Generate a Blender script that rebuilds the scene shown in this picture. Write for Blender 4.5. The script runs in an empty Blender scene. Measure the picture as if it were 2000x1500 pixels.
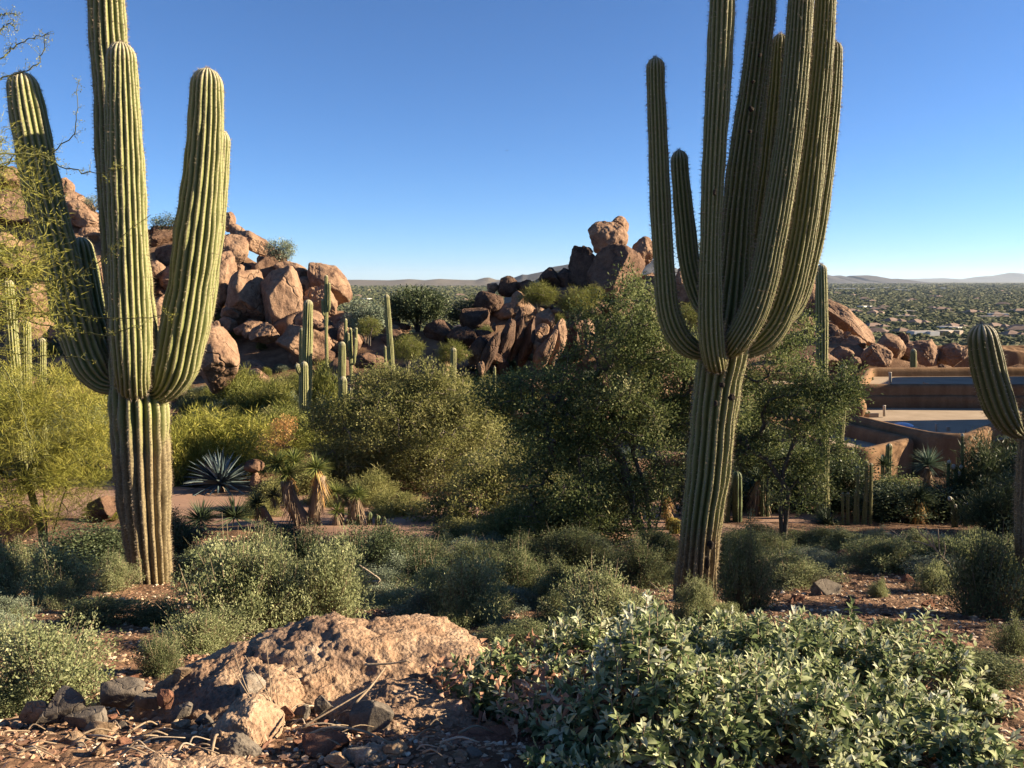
import bpy, math, random
import numpy as np
from mathutils import Vector

# ---------------------------------------------------------------- camera, sky, sun, exposure
SC = bpy.context.scene
COL = SC.collection
FPX = 1600.0                      # focal length in photo pixels (2000 px wide)
PITCH = math.radians(7.2)
cam_d = bpy.data.cameras.new("camera")
cam_d.sensor_width = 36.0
cam_d.lens = 36.0 * FPX / 2000.0
cam_d.clip_start = 0.05
cam_d.clip_end = 120000.0
cam = bpy.data.objects.new("camera", cam_d)
COL.objects.link(cam)
cam.location = (0, 0, 0)
cam.rotation_euler = (math.pi / 2 - PITCH, 0, 0)
SC.camera = cam

SUN_AZ = math.radians(87.0)       # bearing from +Y, clockwise
SUN_EL = math.radians(21.0)
world = bpy.data.worlds.new("World")
SC.world = world
world.use_nodes = True
wn = world.node_tree
for n_ in list(wn.nodes):
    wn.nodes.remove(n_)
sky = wn.nodes.new("ShaderNodeTexSky")
sky.sky_type = 'NISHITA'
sky.sun_disc = False
sky.sun_elevation = SUN_EL
sky.sun_rotation = SUN_AZ
sky.altitude = 3000.0
sky.air_density = 1.0
sky.dust_density = 0.2
sky.ozone_density = 7.0
bg = wn.nodes.new("ShaderNodeBackground")
bg.inputs['Strength'].default_value = 0.053
wo = wn.nodes.new("ShaderNodeOutputWorld")
wn.links.new(sky.outputs[0], bg.inputs[0])
wn.links.new(bg.outputs[0], wo.inputs[0])

sun_d = bpy.data.lights.new("sun", 'SUN')
sun_d.energy = 5.0
sun_d.angle = math.radians(0.5)
sun_d.color = (1.0, 0.83, 0.60)
sun = bpy.data.objects.new("sun", sun_d)
COL.objects.link(sun)
SDIR = Vector((math.cos(SUN_EL) * math.sin(SUN_AZ), math.cos(SUN_EL) * math.cos(SUN_AZ), math.sin(SUN_EL)))
sun.rotation_euler = SDIR.to_track_quat('Z', 'Y').to_euler()
sun.location = (60, 0, 40)

SC.view_settings.view_transform = 'Standard'
SC.view_settings.look = 'None'
SC.view_settings.exposure = 1.76
SC.view_settings.gamma = 1.0
SC.render.engine = 'CYCLES'
SC.cycles.max_bounces = 5
SC.cycles.diffuse_bounces = 1
SC.cycles.glossy_bounces = 1
SC.cycles.transmission_bounces = 3
SC.cycles.transparent_max_bounces = 4
SC.cycles.caustics_reflective = False
SC.cycles.caustics_refractive = False

# ---------------------------------------------------------------- helpers
RNG = np.random.default_rng(7)
CP, SP = math.cos(PITCH), math.sin(PITCH)


def at(px, py, d):
    """world point seen at photo pixel (px, py) at forward distance d"""
    u = (px - 1000.0) / FPX
    v = (750.0 - py) / FPX
    dx, dy, dz = u, CP + v * SP, -SP + v * CP
    t = d / dy
    return np.array([dx * t, d, dz * t])


def unit(v):
    v = np.asarray(v, float)
    return v / (np.linalg.norm(v, axis=-1, keepdims=True) + 1e-12)


def _hash(ix, iy, iz):
    ix = ix.astype(np.int64); iy = iy.astype(np.int64); iz = iz.astype(np.int64)
    h = (ix * 374761393 + iy * 668265263 + iz * 1274126177) & 0xFFFFFFFF
    h = ((h ^ (h >> 13)) * 1103515245) & 0xFFFFFFFF
    h = ((h ^ (h >> 15)) * 2246822519) & 0xFFFFFFFF
    h = h ^ (h >> 16)
    return (h & 0xFFFFFF).astype(float) / 0xFFFFFF


def vnoise(P):
    """smooth value noise in -1..1 at points P (n,3)"""
    P = np.asarray(P, float)
    I = np.floor(P)
    F = P - I
    F = F * F * F * (F * (F * 6 - 15) + 10)
    out = 0
    for a in (0, 1):
        wx = F[:, 0] if a else 1 - F[:, 0]
        for b in (0, 1):
            wy = F[:, 1] if b else 1 - F[:, 1]
            for c in (0, 1):
                wz = F[:, 2] if c else 1 - F[:, 2]
                out = out + wx * wy * wz * _hash(I[:, 0] + a, I[:, 1] + b, I[:, 2] + c)
    return out * 2 - 1


def fbm(P, octv=4, gain=0.5, lac=2.03):
    a, s, f = 1.0, 0.0, 1.0
    P = np.asarray(P, float)
    for k in range(octv):
        s = s + a * vnoise(P * f + 17.3 * k)
        a *= gain
        f *= lac
    return s


class MB:
    """collects geometry; build() links it as one mesh object"""
    def __init__(self):
        self.V, self.F, self.n = [], [], 0
        self.M, self.R, self.C = [], [], []
        self.S = []

    def add(self, V, F, mat=0, rnd=None, crest=None, smooth=True):
        V = np.asarray(V, float).reshape(-1, 3)
        F = np.asarray(F, np.int64)
        self.V.append(V)
        self.F.append(F + self.n)
        self.n += len(V)
        self.M.append(np.full(len(F), mat, np.int32))
        self.S.append(np.full(len(F), smooth, bool))
        self.R.append(np.full(len(V), 0.5) if rnd is None else np.broadcast_to(np.asarray(rnd, float), (len(V),)))
        self.C.append(np.full(len(V), 0.0) if crest is None else np.broadcast_to(np.asarray(crest, float), (len(V),)))

    def build(self, name, mats, parent=None, origin=None):
        V = np.concatenate(self.V)
        off = np.zeros(3)
        if parent is not None:
            off = np.array(parent.location)
        elif origin is not None:
            off = np.asarray(origin, float)
        me = bpy.data.meshes.new(name)
        me.vertices.add(len(V))
        me.vertices.foreach_set("co", (V - off).astype(np.float32).ravel())
        tot = np.concatenate([np.full(len(f), f.shape[1], np.int32) for f in self.F])
        idx = np.concatenate([f.ravel() for f in self.F]).astype(np.int32)
        start = np.concatenate([[0], np.cumsum(tot)[:-1]]).astype(np.int32)
        me.loops.add(len(idx))
        me.loops.foreach_set("vertex_index", idx)
        me.polygons.add(len(tot))
        me.polygons.foreach_set("loop_start", start)
        me.polygons.foreach_set("loop_total", tot)
        me.polygons.foreach_set("material_index", np.concatenate(self.M))
        me.polygons.foreach_set("use_smooth", np.concatenate(self.S))
        a = me.attributes.new("rnd", 'FLOAT', 'POINT')
        a.data.foreach_set("value", np.concatenate(self.R).astype(np.float32))
        a = me.attributes.new("crest", 'FLOAT', 'POINT')
        a.data.foreach_set("value", np.concatenate(self.C).astype(np.float32))
        for m in (mats if isinstance(mats, (list, tuple)) else [mats]):
            me.materials.append(m)
        me.update(calc_edges=True)
        o = bpy.data.objects.new(name, me)
        COL.objects.link(o)
        if parent is not None:
            o.parent = parent
        elif origin is not None:
            o.location = tuple(off)
        return o


def tag(o, label=None, cat=None, group=None, kind=None):
    if label: o["label"] = label
    if cat: o["category"] = cat
    if group: o["group"] = group
    if kind: o["kind"] = kind
    return o


def thing(name, label, cat, loc, group=None):
    o = bpy.data.objects.new(name, None)
    o.empty_display_size = 0.2
    COL.objects.link(o)
    o.location = tuple(float(c) for c in loc)
    return tag(o, label, cat, group)


def copy_thing(src, loc, rotz=0.0, scale=(1, 1, 1), label=None, group=None):
    r = src.copy()
    COL.objects.link(r)
    r.location = tuple(float(c) for c in loc)
    r.rotation_euler = (0, 0, rotz)
    r.scale = scale
    if label: r["label"] = label
    if group: r["group"] = group
    for ch in src.children:
        c = ch.copy()
        COL.objects.link(c)
        c.parent = r
    return r


# ---- shape generators (numpy)
def tubes(P0, P1, R0, R1, sides=5):
    """many separate tapered prisms"""
    P0, P1 = np.asarray(P0, float), np.asarray(P1, float)
    n = len(P0)
    D = unit(P1 - P0)
    ref = np.where(np.abs(D[:, 2:3]) > 0.9, np.array([[1.0, 0, 0]]), np.array([[0, 0, 1.0]]))
    A = unit(np.cross(D, ref))
    B = np.cross(D, A)
    th = np.arange(sides) / sides * 2 * math.pi
    c, s = np.cos(th), np.sin(th)
    ring = A[:, None, :] * c[None, :, None] + B[:, None, :] * s[None, :, None]
    R0 = np.broadcast_to(np.asarray(R0, float), (n,))
    R1 = np.broadcast_to(np.asarray(R1, float), (n,))
    V = np.concatenate([P0[:, None] + ring * R0[:, None, None], P1[:, None] + ring * R1[:, None, None]], 1)
    k = np.arange(sides)
    f = np.stack([k, (k + 1) % sides, sides + (k + 1) % sides, sides + k], 1)
    F = (np.arange(n) * 2 * sides)[:, None, None] + f[None]
    return V.reshape(-1, 3), F.reshape(-1, 4)


def polytube(pts, radii, sides=8, cap=True):
    """one continuous tube along a polyline"""
    pts = np.asarray(pts, float)
    n = len(pts)
    radii = np.broadcast_to(np.asarray(radii, float), (n,))
    T = unit(np.gradient(pts, axis=0))
    ref = np.array([0, 0, 1.0]) if abs(T[0][2]) < 0.9 else np.array([1.0, 0, 0])
    a = unit(np.cross(T[0], ref))
    rings = []
    th = np.arange(sides) / sides * 2 * math.pi
    for i in range(n):
        a = unit(a - T[i] * np.dot(a, T[i]))
        b = np.cross(T[i], a)
        rings.append(pts[i] + radii[i] * (np.cos(th)[:, None] * a + np.sin(th)[:, None] * b))
    V = np.concatenate(rings)
    k = np.arange(sides)
    F = []
    for i in range(n - 1):
        F.append(np.stack([i * sides + k, i * sides + (k + 1) % sides, (i + 1) * sides + (k + 1) % sides, (i + 1) * sides + k], 1))
    F = np.concatenate(F)
    if cap:
        V = np.concatenate([V, pts[:1], pts[-1:]])
        c0, c1 = len(V) - 2, len(V) - 1
        F0 = np.stack([(k + 1) % sides, k, np.full(sides, c0), np.full(sides, c0)], 1)
        F1 = np.stack([(n - 1) * sides + k, (n - 1) * sides + (k + 1) % sides, np.full(sides, c1), np.full(sides, c1)], 1)
        F = np.concatenate([F, F0, F1])
        # degenerate quads are turned into triangles by the caller's add_mixed
    return V, F


def add_tube(mb, pts, radii, sides=8, mat=0, rnd=0.5):
    V, F = polytube(pts, radii, sides, True)
    n = len(V)
    mb.add(V, F[:-2 * sides], mat, rnd)
    # caps (triangles) share no vertices with the side: duplicated rings are fine here
    k0 = F[-2 * sides:]
    base = mb.n - n
    tri = k0[:, :3] + base
    mb.F.append(tri)
    mb.M.append(np.full(len(tri), mat, np.int32))
    mb.S.append(np.full(len(tri), True, bool))


def diamonds(P, D, N, L, W):
    """one folded rhombic leaf (2 triangles) per row"""
    n = len(P)
    D = unit(D)
    X = unit(np.cross(D, N))
    L = np.broadcast_to(np.asarray(L, float), (n,))[:, None]
    W = np.broadcast_to(np.asarray(W, float), (n,))[:, None]
    V = np.stack([P, P + D * L * 0.5 + X * W * 0.5, P + D * L, P + D * L * 0.5 - X * W * 0.5], 1)
    F = np.arange(n)[:, None] * 4 + np.array([[0, 1, 2, 3]])
    return V.reshape(-1, 3), F


def ovates(P, D, N, L, W, fold=0.25, droop=0.2):
    """broad leaf: 8 vertices, 6 faces, folded along its midrib and drooping"""
    n = len(P)
    D = unit(D)
    X = unit(np.cross(D, N))
    U = unit(np.cross(X, D))
    L = np.broadcast_to(np.asarray(L, float), (n,))[:, None]
    W = np.broadcast_to(np.asarray(W, float), (n,))[:, None]
    dr = np.broadcast_to(np.asarray(droop, float), (n,))[:, None]

    def pt(t, s, h):
        return P + D * L * t + X * W * s + U * (W * h - L * dr * t * t)
    V = np.stack([pt(0, 0, 0), pt(.34, .5, fold), pt(.34, 0, 0), pt(.34, -.5, fold),
                  pt(.7, .36, fold * .8), pt(.7, 0, 0), pt(.7, -.36, fold * .8), pt(1, 0, 0)], 1)
    q = np.array([[1, 4, 5, 2], [2, 5, 6, 3]])
    t = np.array([[0, 1, 2], [0, 2, 3], [4, 7, 5], [5, 7, 6]])
    b = np.arange(n)[:, None, None] * 8
    return V.reshape(-1, 3), (b + q[None]).reshape(-1, 4), (b + t[None]).reshape(-1, 3)


def blades(P, D, L, W, bend=0.2, segs=4, fold=0.3, up=None, belly=0.35):
    """stiff strap leaves; D axis, bend towards gravity (or upward when negative)"""
    n = len(P)
    D = unit(D)
    Z = np.array([[0, 0, 1.0]]) + np.zeros((n, 3))
    X = unit(np.cross(D, Z) + 1e-6)
    U = unit(np.cross(X, D))
    L = np.broadcast_to(np.asarray(L, float), (n,))[:, None]
    W = np.broadcast_to(np.asarray(W, float), (n,))[:, None]
    bend = np.broadcast_to(np.asarray(bend, float), (n,))[:, None]
    rows = []
    for k in range(segs + 1):
        t = k / segs
        w = (0.55 + 0.45 * math.sin(min(1, t / belly) * math.pi / 2)) * (1 - t) ** 0.8 if t < 1 else 0.02
        c = P + D * L * t - Z * L * bend * t * t
        rows += [c + X * W * .5 * w + U * W * fold * w, c, c - X * W * .5 * w + U * W * fold * w]
    V = np.stack(rows, 1)
    f = []
    for k in range(segs):
        a = 3 * k
        f += [[a, a + 3, a + 4, a + 1], [a + 1, a + 4, a + 5, a + 2]]
    f = np.array(f)
    m = 3 * (segs + 1)
    F = (np.arange(n) * m)[:, None, None] + f[None]
    return V.reshape(-1, 3), F.reshape(-1, 4)


def needles(P, D, L, W):
    """single thin triangles"""
    n = len(P)
    D = unit(D)
    X = unit(np.cross(D, RNG.normal(size=(n, 3))))
    L = np.broadcast_to(np.asarray(L, float), (n,))[:, None]
    W = np.broadcast_to(np.asarray(W, float), (n,))[:, None]
    V = np.stack([P + X * W * .5, P - X * W * .5, P + D * L], 1)
    F = np.arange(n)[:, None] * 3 + np.array([[0, 1, 2]])
    return V.reshape(-1, 3), F


_ICO = {}


def ico(level):
    if level in _ICO:
        return _ICO[level]
    if level == 0:
        t = (1 + 5 ** .5) / 2
        V = unit(np.array([[-1, t, 0], [1, t, 0], [-1, -t, 0], [1, -t, 0], [0, -1, t], [0, 1, t], [0, -1, -t], [0, 1, -t],
                           [t, 0, -1], [t, 0, 1], [-t, 0, -1], [-t, 0, 1]], float))
        F = np.array([[0, 11, 5], [0, 5, 1], [0, 1, 7], [0, 7, 10], [0, 10, 11], [1, 5, 9], [5, 11, 4], [11, 10, 2], [10, 7, 6],
                      [7, 1, 8], [3, 9, 4], [3, 4, 2], [3, 2, 6], [3, 6, 8], [3, 8, 9], [4, 9, 5], [2, 4, 11], [6, 2, 10], [8, 6, 7], [9, 8, 1]])
    else:
        V0, F0 = ico(level - 1)
        E = np.concatenate([F0[:, [0, 1]], F0[:, [1, 2]], F0[:, [2, 0]]])
        Es = np.sort(E, 1)
        u, inv = np.unique(Es, axis=0, return_inverse=True)
        inv = inv.ravel()
        mid = unit(V0[u[:, 0]] + V0[u[:, 1]])
        V = np.concatenate([V0, mid])
        m = len(F0)
        a, b, c = inv[:m] + len(V0), inv[m:2 * m] + len(V0), inv[2 * m:] + len(V0)
        F = np.concatenate([np.stack([F0[:, 0], a, c], 1), np.stack([F0[:, 1], b, a], 1),
                            np.stack([F0[:, 2], c, b], 1), np.stack([a, b, c], 1)])
    _ICO[level] = (V, F)
    return V, F


def rotm(rx=0, ry=0, rz=0):
    cx, sx, cy, sy, cz, sz = math.cos(rx), math.sin(rx), math.cos(ry), math.sin(ry), math.cos(rz), math.sin(rz)
    return (np.array([[cz, -sz, 0], [sz, cz, 0], [0, 0, 1]]) @ np.array([[cy, 0, sy], [0, 1, 0], [-sy, 0, cy]])
            @ np.array([[1, 0, 0], [0, cx, -sx], [0, sx, cx]]))


def rock_shape(size, seed, level=4, cuts=8, rough=0.05, lump=0.14, sharp=0.05, cutmin=.62):
    """angular weathered stone: sphere clipped by random planes, then roughened. Unit size = half extents."""
    r = np.random.default_rng(seed)
    V, F = ico(level)
    V = V.copy()
    for k in range(cuts):
        n = unit(r.normal(size=3))
        d = r.uniform(cutmin, .95)
        h = V @ n - d
        V = V - np.outer(np.maximum(h, 0) + sharp * np.exp(-np.abs(h) / sharp) * .5, n)
    o = r.uniform(-50, 50, 3)
    N = unit(V)
    V = V + N * (lump * fbm(V * 1.3 + o, 2))[:, None]
    if rough:
        V = V + N * (rough * fbm(V * 4.5 + o, 4, .55))[:, None]
    V = V / np.abs(V).max(0)
    return V * np.asarray(size, float), F


# ---------------------------------------------------------------- materials
def new_mat(name):
    m = bpy.data.materials.new(name)
    m.use_nodes = True
    nt = m.node_tree
    for n in list(nt.nodes):
        nt.nodes.remove(n)
    return m, nt


def N_(nt, typ, **kw):
    n = nt.nodes.new(typ)
    for k, v in kw.items():
        setattr(n, k, v)
    return n


def ramp(nt, fac, stops):
    r = N_(nt, "ShaderNodeValToRGB")
    e = r.color_ramp.elements
    while len(e) < len(stops):
        e.new(0.5)
    for el, (p, c) in zip(e, stops):
        el.position = p
        el.color = (*c, 1)
    nt.links.new(fac, r.inputs[0])
    return r.outputs[0]


def tex_noise(nt, scale, detail=4, rough=.55, vec=None, dim=None):
    n = N_(nt, "ShaderNodeTexNoise")
    n.inputs['Scale'].default_value = scale
    n.inputs['Detail'].default_value = detail
    n.inputs['Roughness'].default_value = rough
    if vec is not None:
        nt.links.new(vec, n.inputs['Vector'])
    return n.outputs['Fac']


def mixc(nt, fac, a, b, mode='MIX'):
    m = N_(nt, "ShaderNodeMix", data_type='RGBA', blend_type=mode)
    for sock, val in ((m.inputs[0], fac), (m.inputs[6], a), (m.inputs[7], b)):
        if isinstance(val, bpy.types.NodeSocket):
            nt.links.new(val, sock)
        else:
            sock.default_value = (*val, 1) if isinstance(val, tuple) else val
    return m.outputs[2]


def maprange(nt, v, a, b, c=0.0, d=1.0):
    m = N_(nt, "ShaderNodeMapRange")
    nt.links.new(v, m.inputs[0])
    for i, x in enumerate((a, b, c, d)):
        m.inputs[1 + i].default_value = x
    return m.outputs[0]


def attr(nt, name):
    return N_(nt, "ShaderNodeAttribute", attribute_name=name).outputs['Fac']


def bump(nt, h, strength, dist):
    b = N_(nt, "ShaderNodeBump")
    b.inputs['Strength'].default_value = strength
    b.inputs['Distance'].default_value = dist
    nt.links.new(h, b.inputs['Height'])
    return b.outputs[0]


def wpos(nt):
    return N_(nt, "ShaderNodeNewGeometry").outputs['Position']


def finish(nt, color, rough=.8, normal=None, trans=0.0, tcol=None, spec=.3):
    p = N_(nt, "ShaderNodeBsdfPrincipled")
    if isinstance(color, tuple):
        p.inputs['Base Color'].default_value = (*color, 1)
    else:
        nt.links.new(color, p.inputs['Base Color'])
    if isinstance(rough, bpy.types.NodeSocket):
        nt.links.new(rough, p.inputs['Roughness'])
    else:
        p.inputs['Roughness'].default_value = rough
    p.inputs['Specular IOR Level'].default_value = spec
    if normal is not None:
        nt.links.new(normal, p.inputs['Normal'])
    out = N_(nt, "ShaderNodeOutputMaterial")
    sh = p.outputs[0]
    if trans:
        t = N_(nt, "ShaderNodeBsdfTranslucent")
        c = tcol if tcol is not None else color
        if isinstance(c, tuple):
            t.inputs[0].default_value = (*c, 1)
        else:
            nt.links.new(c, t.inputs[0])
        mx = N_(nt, "ShaderNodeMixShader")
        mx.inputs[0].default_value = trans
        nt.links.new(sh, mx.inputs[1])
        nt.links.new(t.outputs[0], mx.inputs[2])
        sh = mx.outputs[0]
    nt.links.new(sh, out.inputs[0])


LEAF = 1.75


def foliage_mat(name, stops, trans=.25, rough=.6, spec=.15):
    m, nt = new_mat(name)
    c = ramp(nt, attr(nt, "rnd"), [(p, tuple(min(.62, k * LEAF) for k in col)) for p, col in stops])
    finish(nt, c, rough, None, trans, None, spec)
    return m


def plain_mat(name, c1, c2, scale=8, rough=.85, bscale=None, bstr=.4, bdist=.01, spec=.25):
    m, nt = new_mat(name)
    tc = wpos(nt)
    c = ramp(nt, tex_noise(nt, scale, 5, .6, tc), [(.3, c1), (.7, c2)])
    nrm = bump(nt, tex_noise(nt, bscale or scale * 4, 5, .65, tc), bstr, bdist)
    finish(nt, c, rough, nrm, spec=spec)
    return m


def rock_mat(name, base, light, dark, scale=1.0, varnish=.5, speck=.35, bstr=.6):
    """granite: mottled base, desert-varnish patches, grain"""
    m, nt = new_mat(name)
    tc = wpos(nt)
    big = tex_noise(nt, .45 * scale, 6, .62, tc)
    mid = tex_noise(nt, 2.2 * scale, 6, .65, tc)
    fine = tex_noise(nt, 16 * scale, 4, .7, tc)
    c = ramp(nt, mid, [(.30, dark), (.48, base), (.72, light)])
    v = maprange(nt, big, .52, .66, 0, varnish)
    c = mixc(nt, v, c, dark)
    g = ramp(nt, fine, [(.3, (1 - speck,) * 3), (.7, (1 + speck * .4,) * 3)])
    c = mixc(nt, 1.0, c, g, 'MULTIPLY')
    mu = N_(nt, "ShaderNodeMath", operation='MULTIPLY_ADD')
    nt.links.new(mid, mu.inputs[0]); mu.inputs[1].default_value = 2.5
    nt.links.new(fine, mu.inputs[2])
    vd = N_(nt, "ShaderNodeTexVoronoi", feature='DISTANCE_TO_EDGE')
    vd.inputs['Scale'].default_value = .55 * scale
    wv = N_(nt, "ShaderNodeVectorMath", operation='MULTIPLY_ADD')
    nz = N_(nt, "ShaderNodeTexNoise"); nz.inputs['Scale'].default_value = 1.3 * scale; nt.links.new(tc, nz.inputs['Vector'])
    nt.links.new(nz.outputs['Color'], wv.inputs[0]); wv.inputs[1].default_value = (1.2 / scale,) * 3; nt.links.new(tc, wv.inputs[2])
    nt.links.new(wv.outputs[0], vd.inputs['Vector'])
    crack = maprange(nt, vd.outputs['Distance'], .0, .022, -3.0, 0)
    ad = N_(nt, "ShaderNodeMath", operation='ADD'); nt.links.new(mu.outputs[0], ad.inputs[0]); nt.links.new(crack, ad.inputs[1])
    nrm = bump(nt, ad.outputs[0], bstr, .06 / scale)
    finish(nt, c, .9, nrm, spec=.12)
    return m
# ---------------------------------------------------------------- ground
CREST_X = [-700, 0, 60, 130, 200, 300, 430, 480, 560, 600, 650, 690, 720, 760, 800, 860, 900, 950, 1000, 1050, 1130, 1200, 1290, 1400, 1560, 1620, 1700, 1760, 1820, 1900, 2000, 2700]
CREST_Y = [300, 350, 370, 395, 425, 455, 470, 500, 545, 560, 600, 615, 610, 625, 648, 650, 630, 595, 590, 580, 560, 560, 560, 575, 600, 650, 690, 705, 715, 716, 716, 716]
BASE_D = [-60, -20, 0, 2.5, 5, 8, 11, 14, 18, 22, 30, 46]
BASE_Z = [2, -.3, -1.5, -1.62, -2.36, -3.16, -3.86, -4.5, -5.15, -5.6, -6.2, -6.5]


def ang_z(py, d):
    v = (750.0 - py) / FPX
    return d * (-SP + v * CP) / (CP + v * SP)


def G0(x, y):
    x = np.asarray(x, float); y = np.asarray(y, float)
    base = np.interp(y, BASE_D, BASE_Z)
    ys = np.maximum(y, 20.0)
    px = 1000 + FPX * x / (ys * CP * 1.0)
    yc = np.interp(px, CREST_X, CREST_Y)
    dc = 46 + np.maximum(735 - yc, 8) * .06
    t = np.clip((y - 46) / (dc - 46), 0, 1)
    pyy = 735 + (yc - 735) * t
    zs = np.where(y > 46, ang_z(pyy, np.minimum(y, dc)) + (-6.5 - ang_z(735, 46)) * (1 - t), base)
    zs = np.where(y > dc, zs - (y - dc) * .55, zs)
    r = np.hypot(x, y)
    zs = np.where((r > 110) & (y < 90), np.minimum(zs, -1 - (r - 110) * .5), zs)
    far = np.clip((r - 600) / 12000, 0, 1)
    return np.maximum(zs, -62 + 8 * far)


def G(x, y):
    x = np.atleast_1d(np.asarray(x, float)); y = np.atleast_1d(np.asarray(y, float))
    z = G0(x, y)
    P = np.stack([x, y, np.zeros_like(x)], 1)
    near = np.clip((60 - np.hypot(x, y)) / 50, 0, 1)
    n = .10 * near * vnoise(P * .45) + .035 * near * fbm(P * 1.9, 3)
    big = np.clip((np.hypot(x, y) - 30) / 40, 0, 1) * np.clip((400 - np.hypot(x, y)) / 300, 0, 1)
    n = n + big * .5 * fbm(P * .12, 3)
    return z + n


def gz(x, y):
    return float(G(x, y)[0])


def gp(px, py):
    """where the sight line of a photo pixel meets the ground"""
    d = np.geomspace(1.6, 300, 4000)
    u = (px - 1000.0) / FPX
    v = (750.0 - py) / FPX
    dy, dz = CP + v * SP, -SP + v * CP
    t = d / dy
    x, z = u * t, dz * t
    hit = np.nonzero(z < G(x, d))[0]
    i = hit[0] if len(hit) else len(d) - 1
    return np.array([x[i], d[i], gz(x[i], d[i])])


def gd(px, d):
    """ground point under photo column px at distance d (approx. column)"""
    x = (px - 1000.0) / FPX * d * 1.0
    for _ in range(3):
        z = gz(x, d)
        depth = d * CP - z * SP
        x = (px - 1000.0) / FPX * depth
    return np.array([x, d, gz(x, d)])


def build_ground():
    a_f = np.radians(np.arange(-44, 44.01, .30))
    a_b = np.radians(np.arange(50, 310.1, 6.0))
    ang = np.concatenate([a_f, a_b])
    rad = np.concatenate([[.02], np.geomspace(.9, 60, 330), np.geomspace(61, 130, 60), np.geomspace(134, 44000, 90)])
    A, R = np.meshgrid(ang, rad)
    x = (R * np.sin(A)).ravel(); y = (R * np.cos(A)).ravel()
    z = G(x, y)
    P = np.stack([x, y, z], 1)
    near = np.clip((14 - np.hypot(x, y)) / 8, 0, 1)
    P[:, 2] += near * .012 * fbm(P * 9, 3)
    na, nr = len(ang), len(rad)
    i, j = np.meshgrid(np.arange(nr - 1), np.arange(na), indexing='ij')
    jn = (j + 1) % na
    F = np.stack([i * na + j, i * na + jn, (i + 1) * na + jn, (i + 1) * na + j], -1).reshape(-1, 4)
    F = F[:, ::-1]
    mb = MB()
    mb.add(P, F)
    m, nt = new_mat("desert_soil")
    tc = wpos(nt)
    n1 = tex_noise(nt, 1.6, 6, .65, tc)
    n2 = tex_noise(nt, 22, 5, .7, tc)
    vor = N_(nt, "ShaderNodeTexVoronoi")
    vor.inputs['Scale'].default_value = 30
    nt.links.new(tc, vor.inputs['Vector'])
    soil = ramp(nt, n1, [(.3, (.11, .064, .040)), (.5, (.18, .113, .070)), (.72, (.265, .18, .118))])
    grain = ramp(nt, n2, [(.3, (.55, .5, .48)), (.7, (1.25, 1.2, 1.15))])
    soil = mixc(nt, 1.0, soil, grain, 'MULTIPLY')
    vb = N_(nt, "ShaderNodeRGBToBW")
    nt.links.new(vor.outputs['Color'], vb.inputs[0])
    peb = mixc(nt, 1.0, soil, ramp(nt, vb.outputs[0], [(.2, (.6, .58, .58)), (.5, (.95, .95, .95)), (.85, (1.35, 1.3, 1.25))]), 'MULTIPLY')
    # far plain: pale earth with washes
    fn = tex_noise(nt, .012, 8, .7, tc)
    far = ramp(nt, fn, [(.35, (.07, .07, .036)), (.52, (.10, .092, .05)), (.7, (.15, .125, .08))])
    sep = N_(nt, "ShaderNodeSeparateXYZ")
    nt.links.new(tc, sep.inputs[0])
    f = maprange(nt, sep.outputs['Z'], -16, -45)
    col = mixc(nt, f, peb, far)
    rk = ramp(nt, n1, [(.3, (.10, .058, .038)), (.5, (.19, .115, .068)), (.72, (.27, .175, .11))])
    ym = maprange(nt, sep.outputs['Y'], 46.5, 49)
    zm = maprange(nt, sep.outputs['Z'], -20, -12)
    ml = N_(nt, "ShaderNodeMath", operation='MULTIPLY'); nt.links.new(ym, ml.inputs[0]); nt.links.new(zm, ml.inputs[1])
    col = mixc(nt, ml.outputs[0], col, rk)
    hb = N_(nt, "ShaderNodeMath", operation='MULTIPLY_ADD')
    nt.links.new(vor.outputs['Distance'], hb.inputs[0]); hb.inputs[1].default_value = -.6
    nt.links.new(n2, hb.inputs[2])
    nrm = bump(nt, hb.outputs[0], .7, .03)
    finish(nt, col, .95, nrm, spec=.1)
    o = mb.build("ground", m)
    tag(o, "reddish brown stony desert soil sloping down to the wide valley plain", kind="structure")


build_ground()

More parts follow.
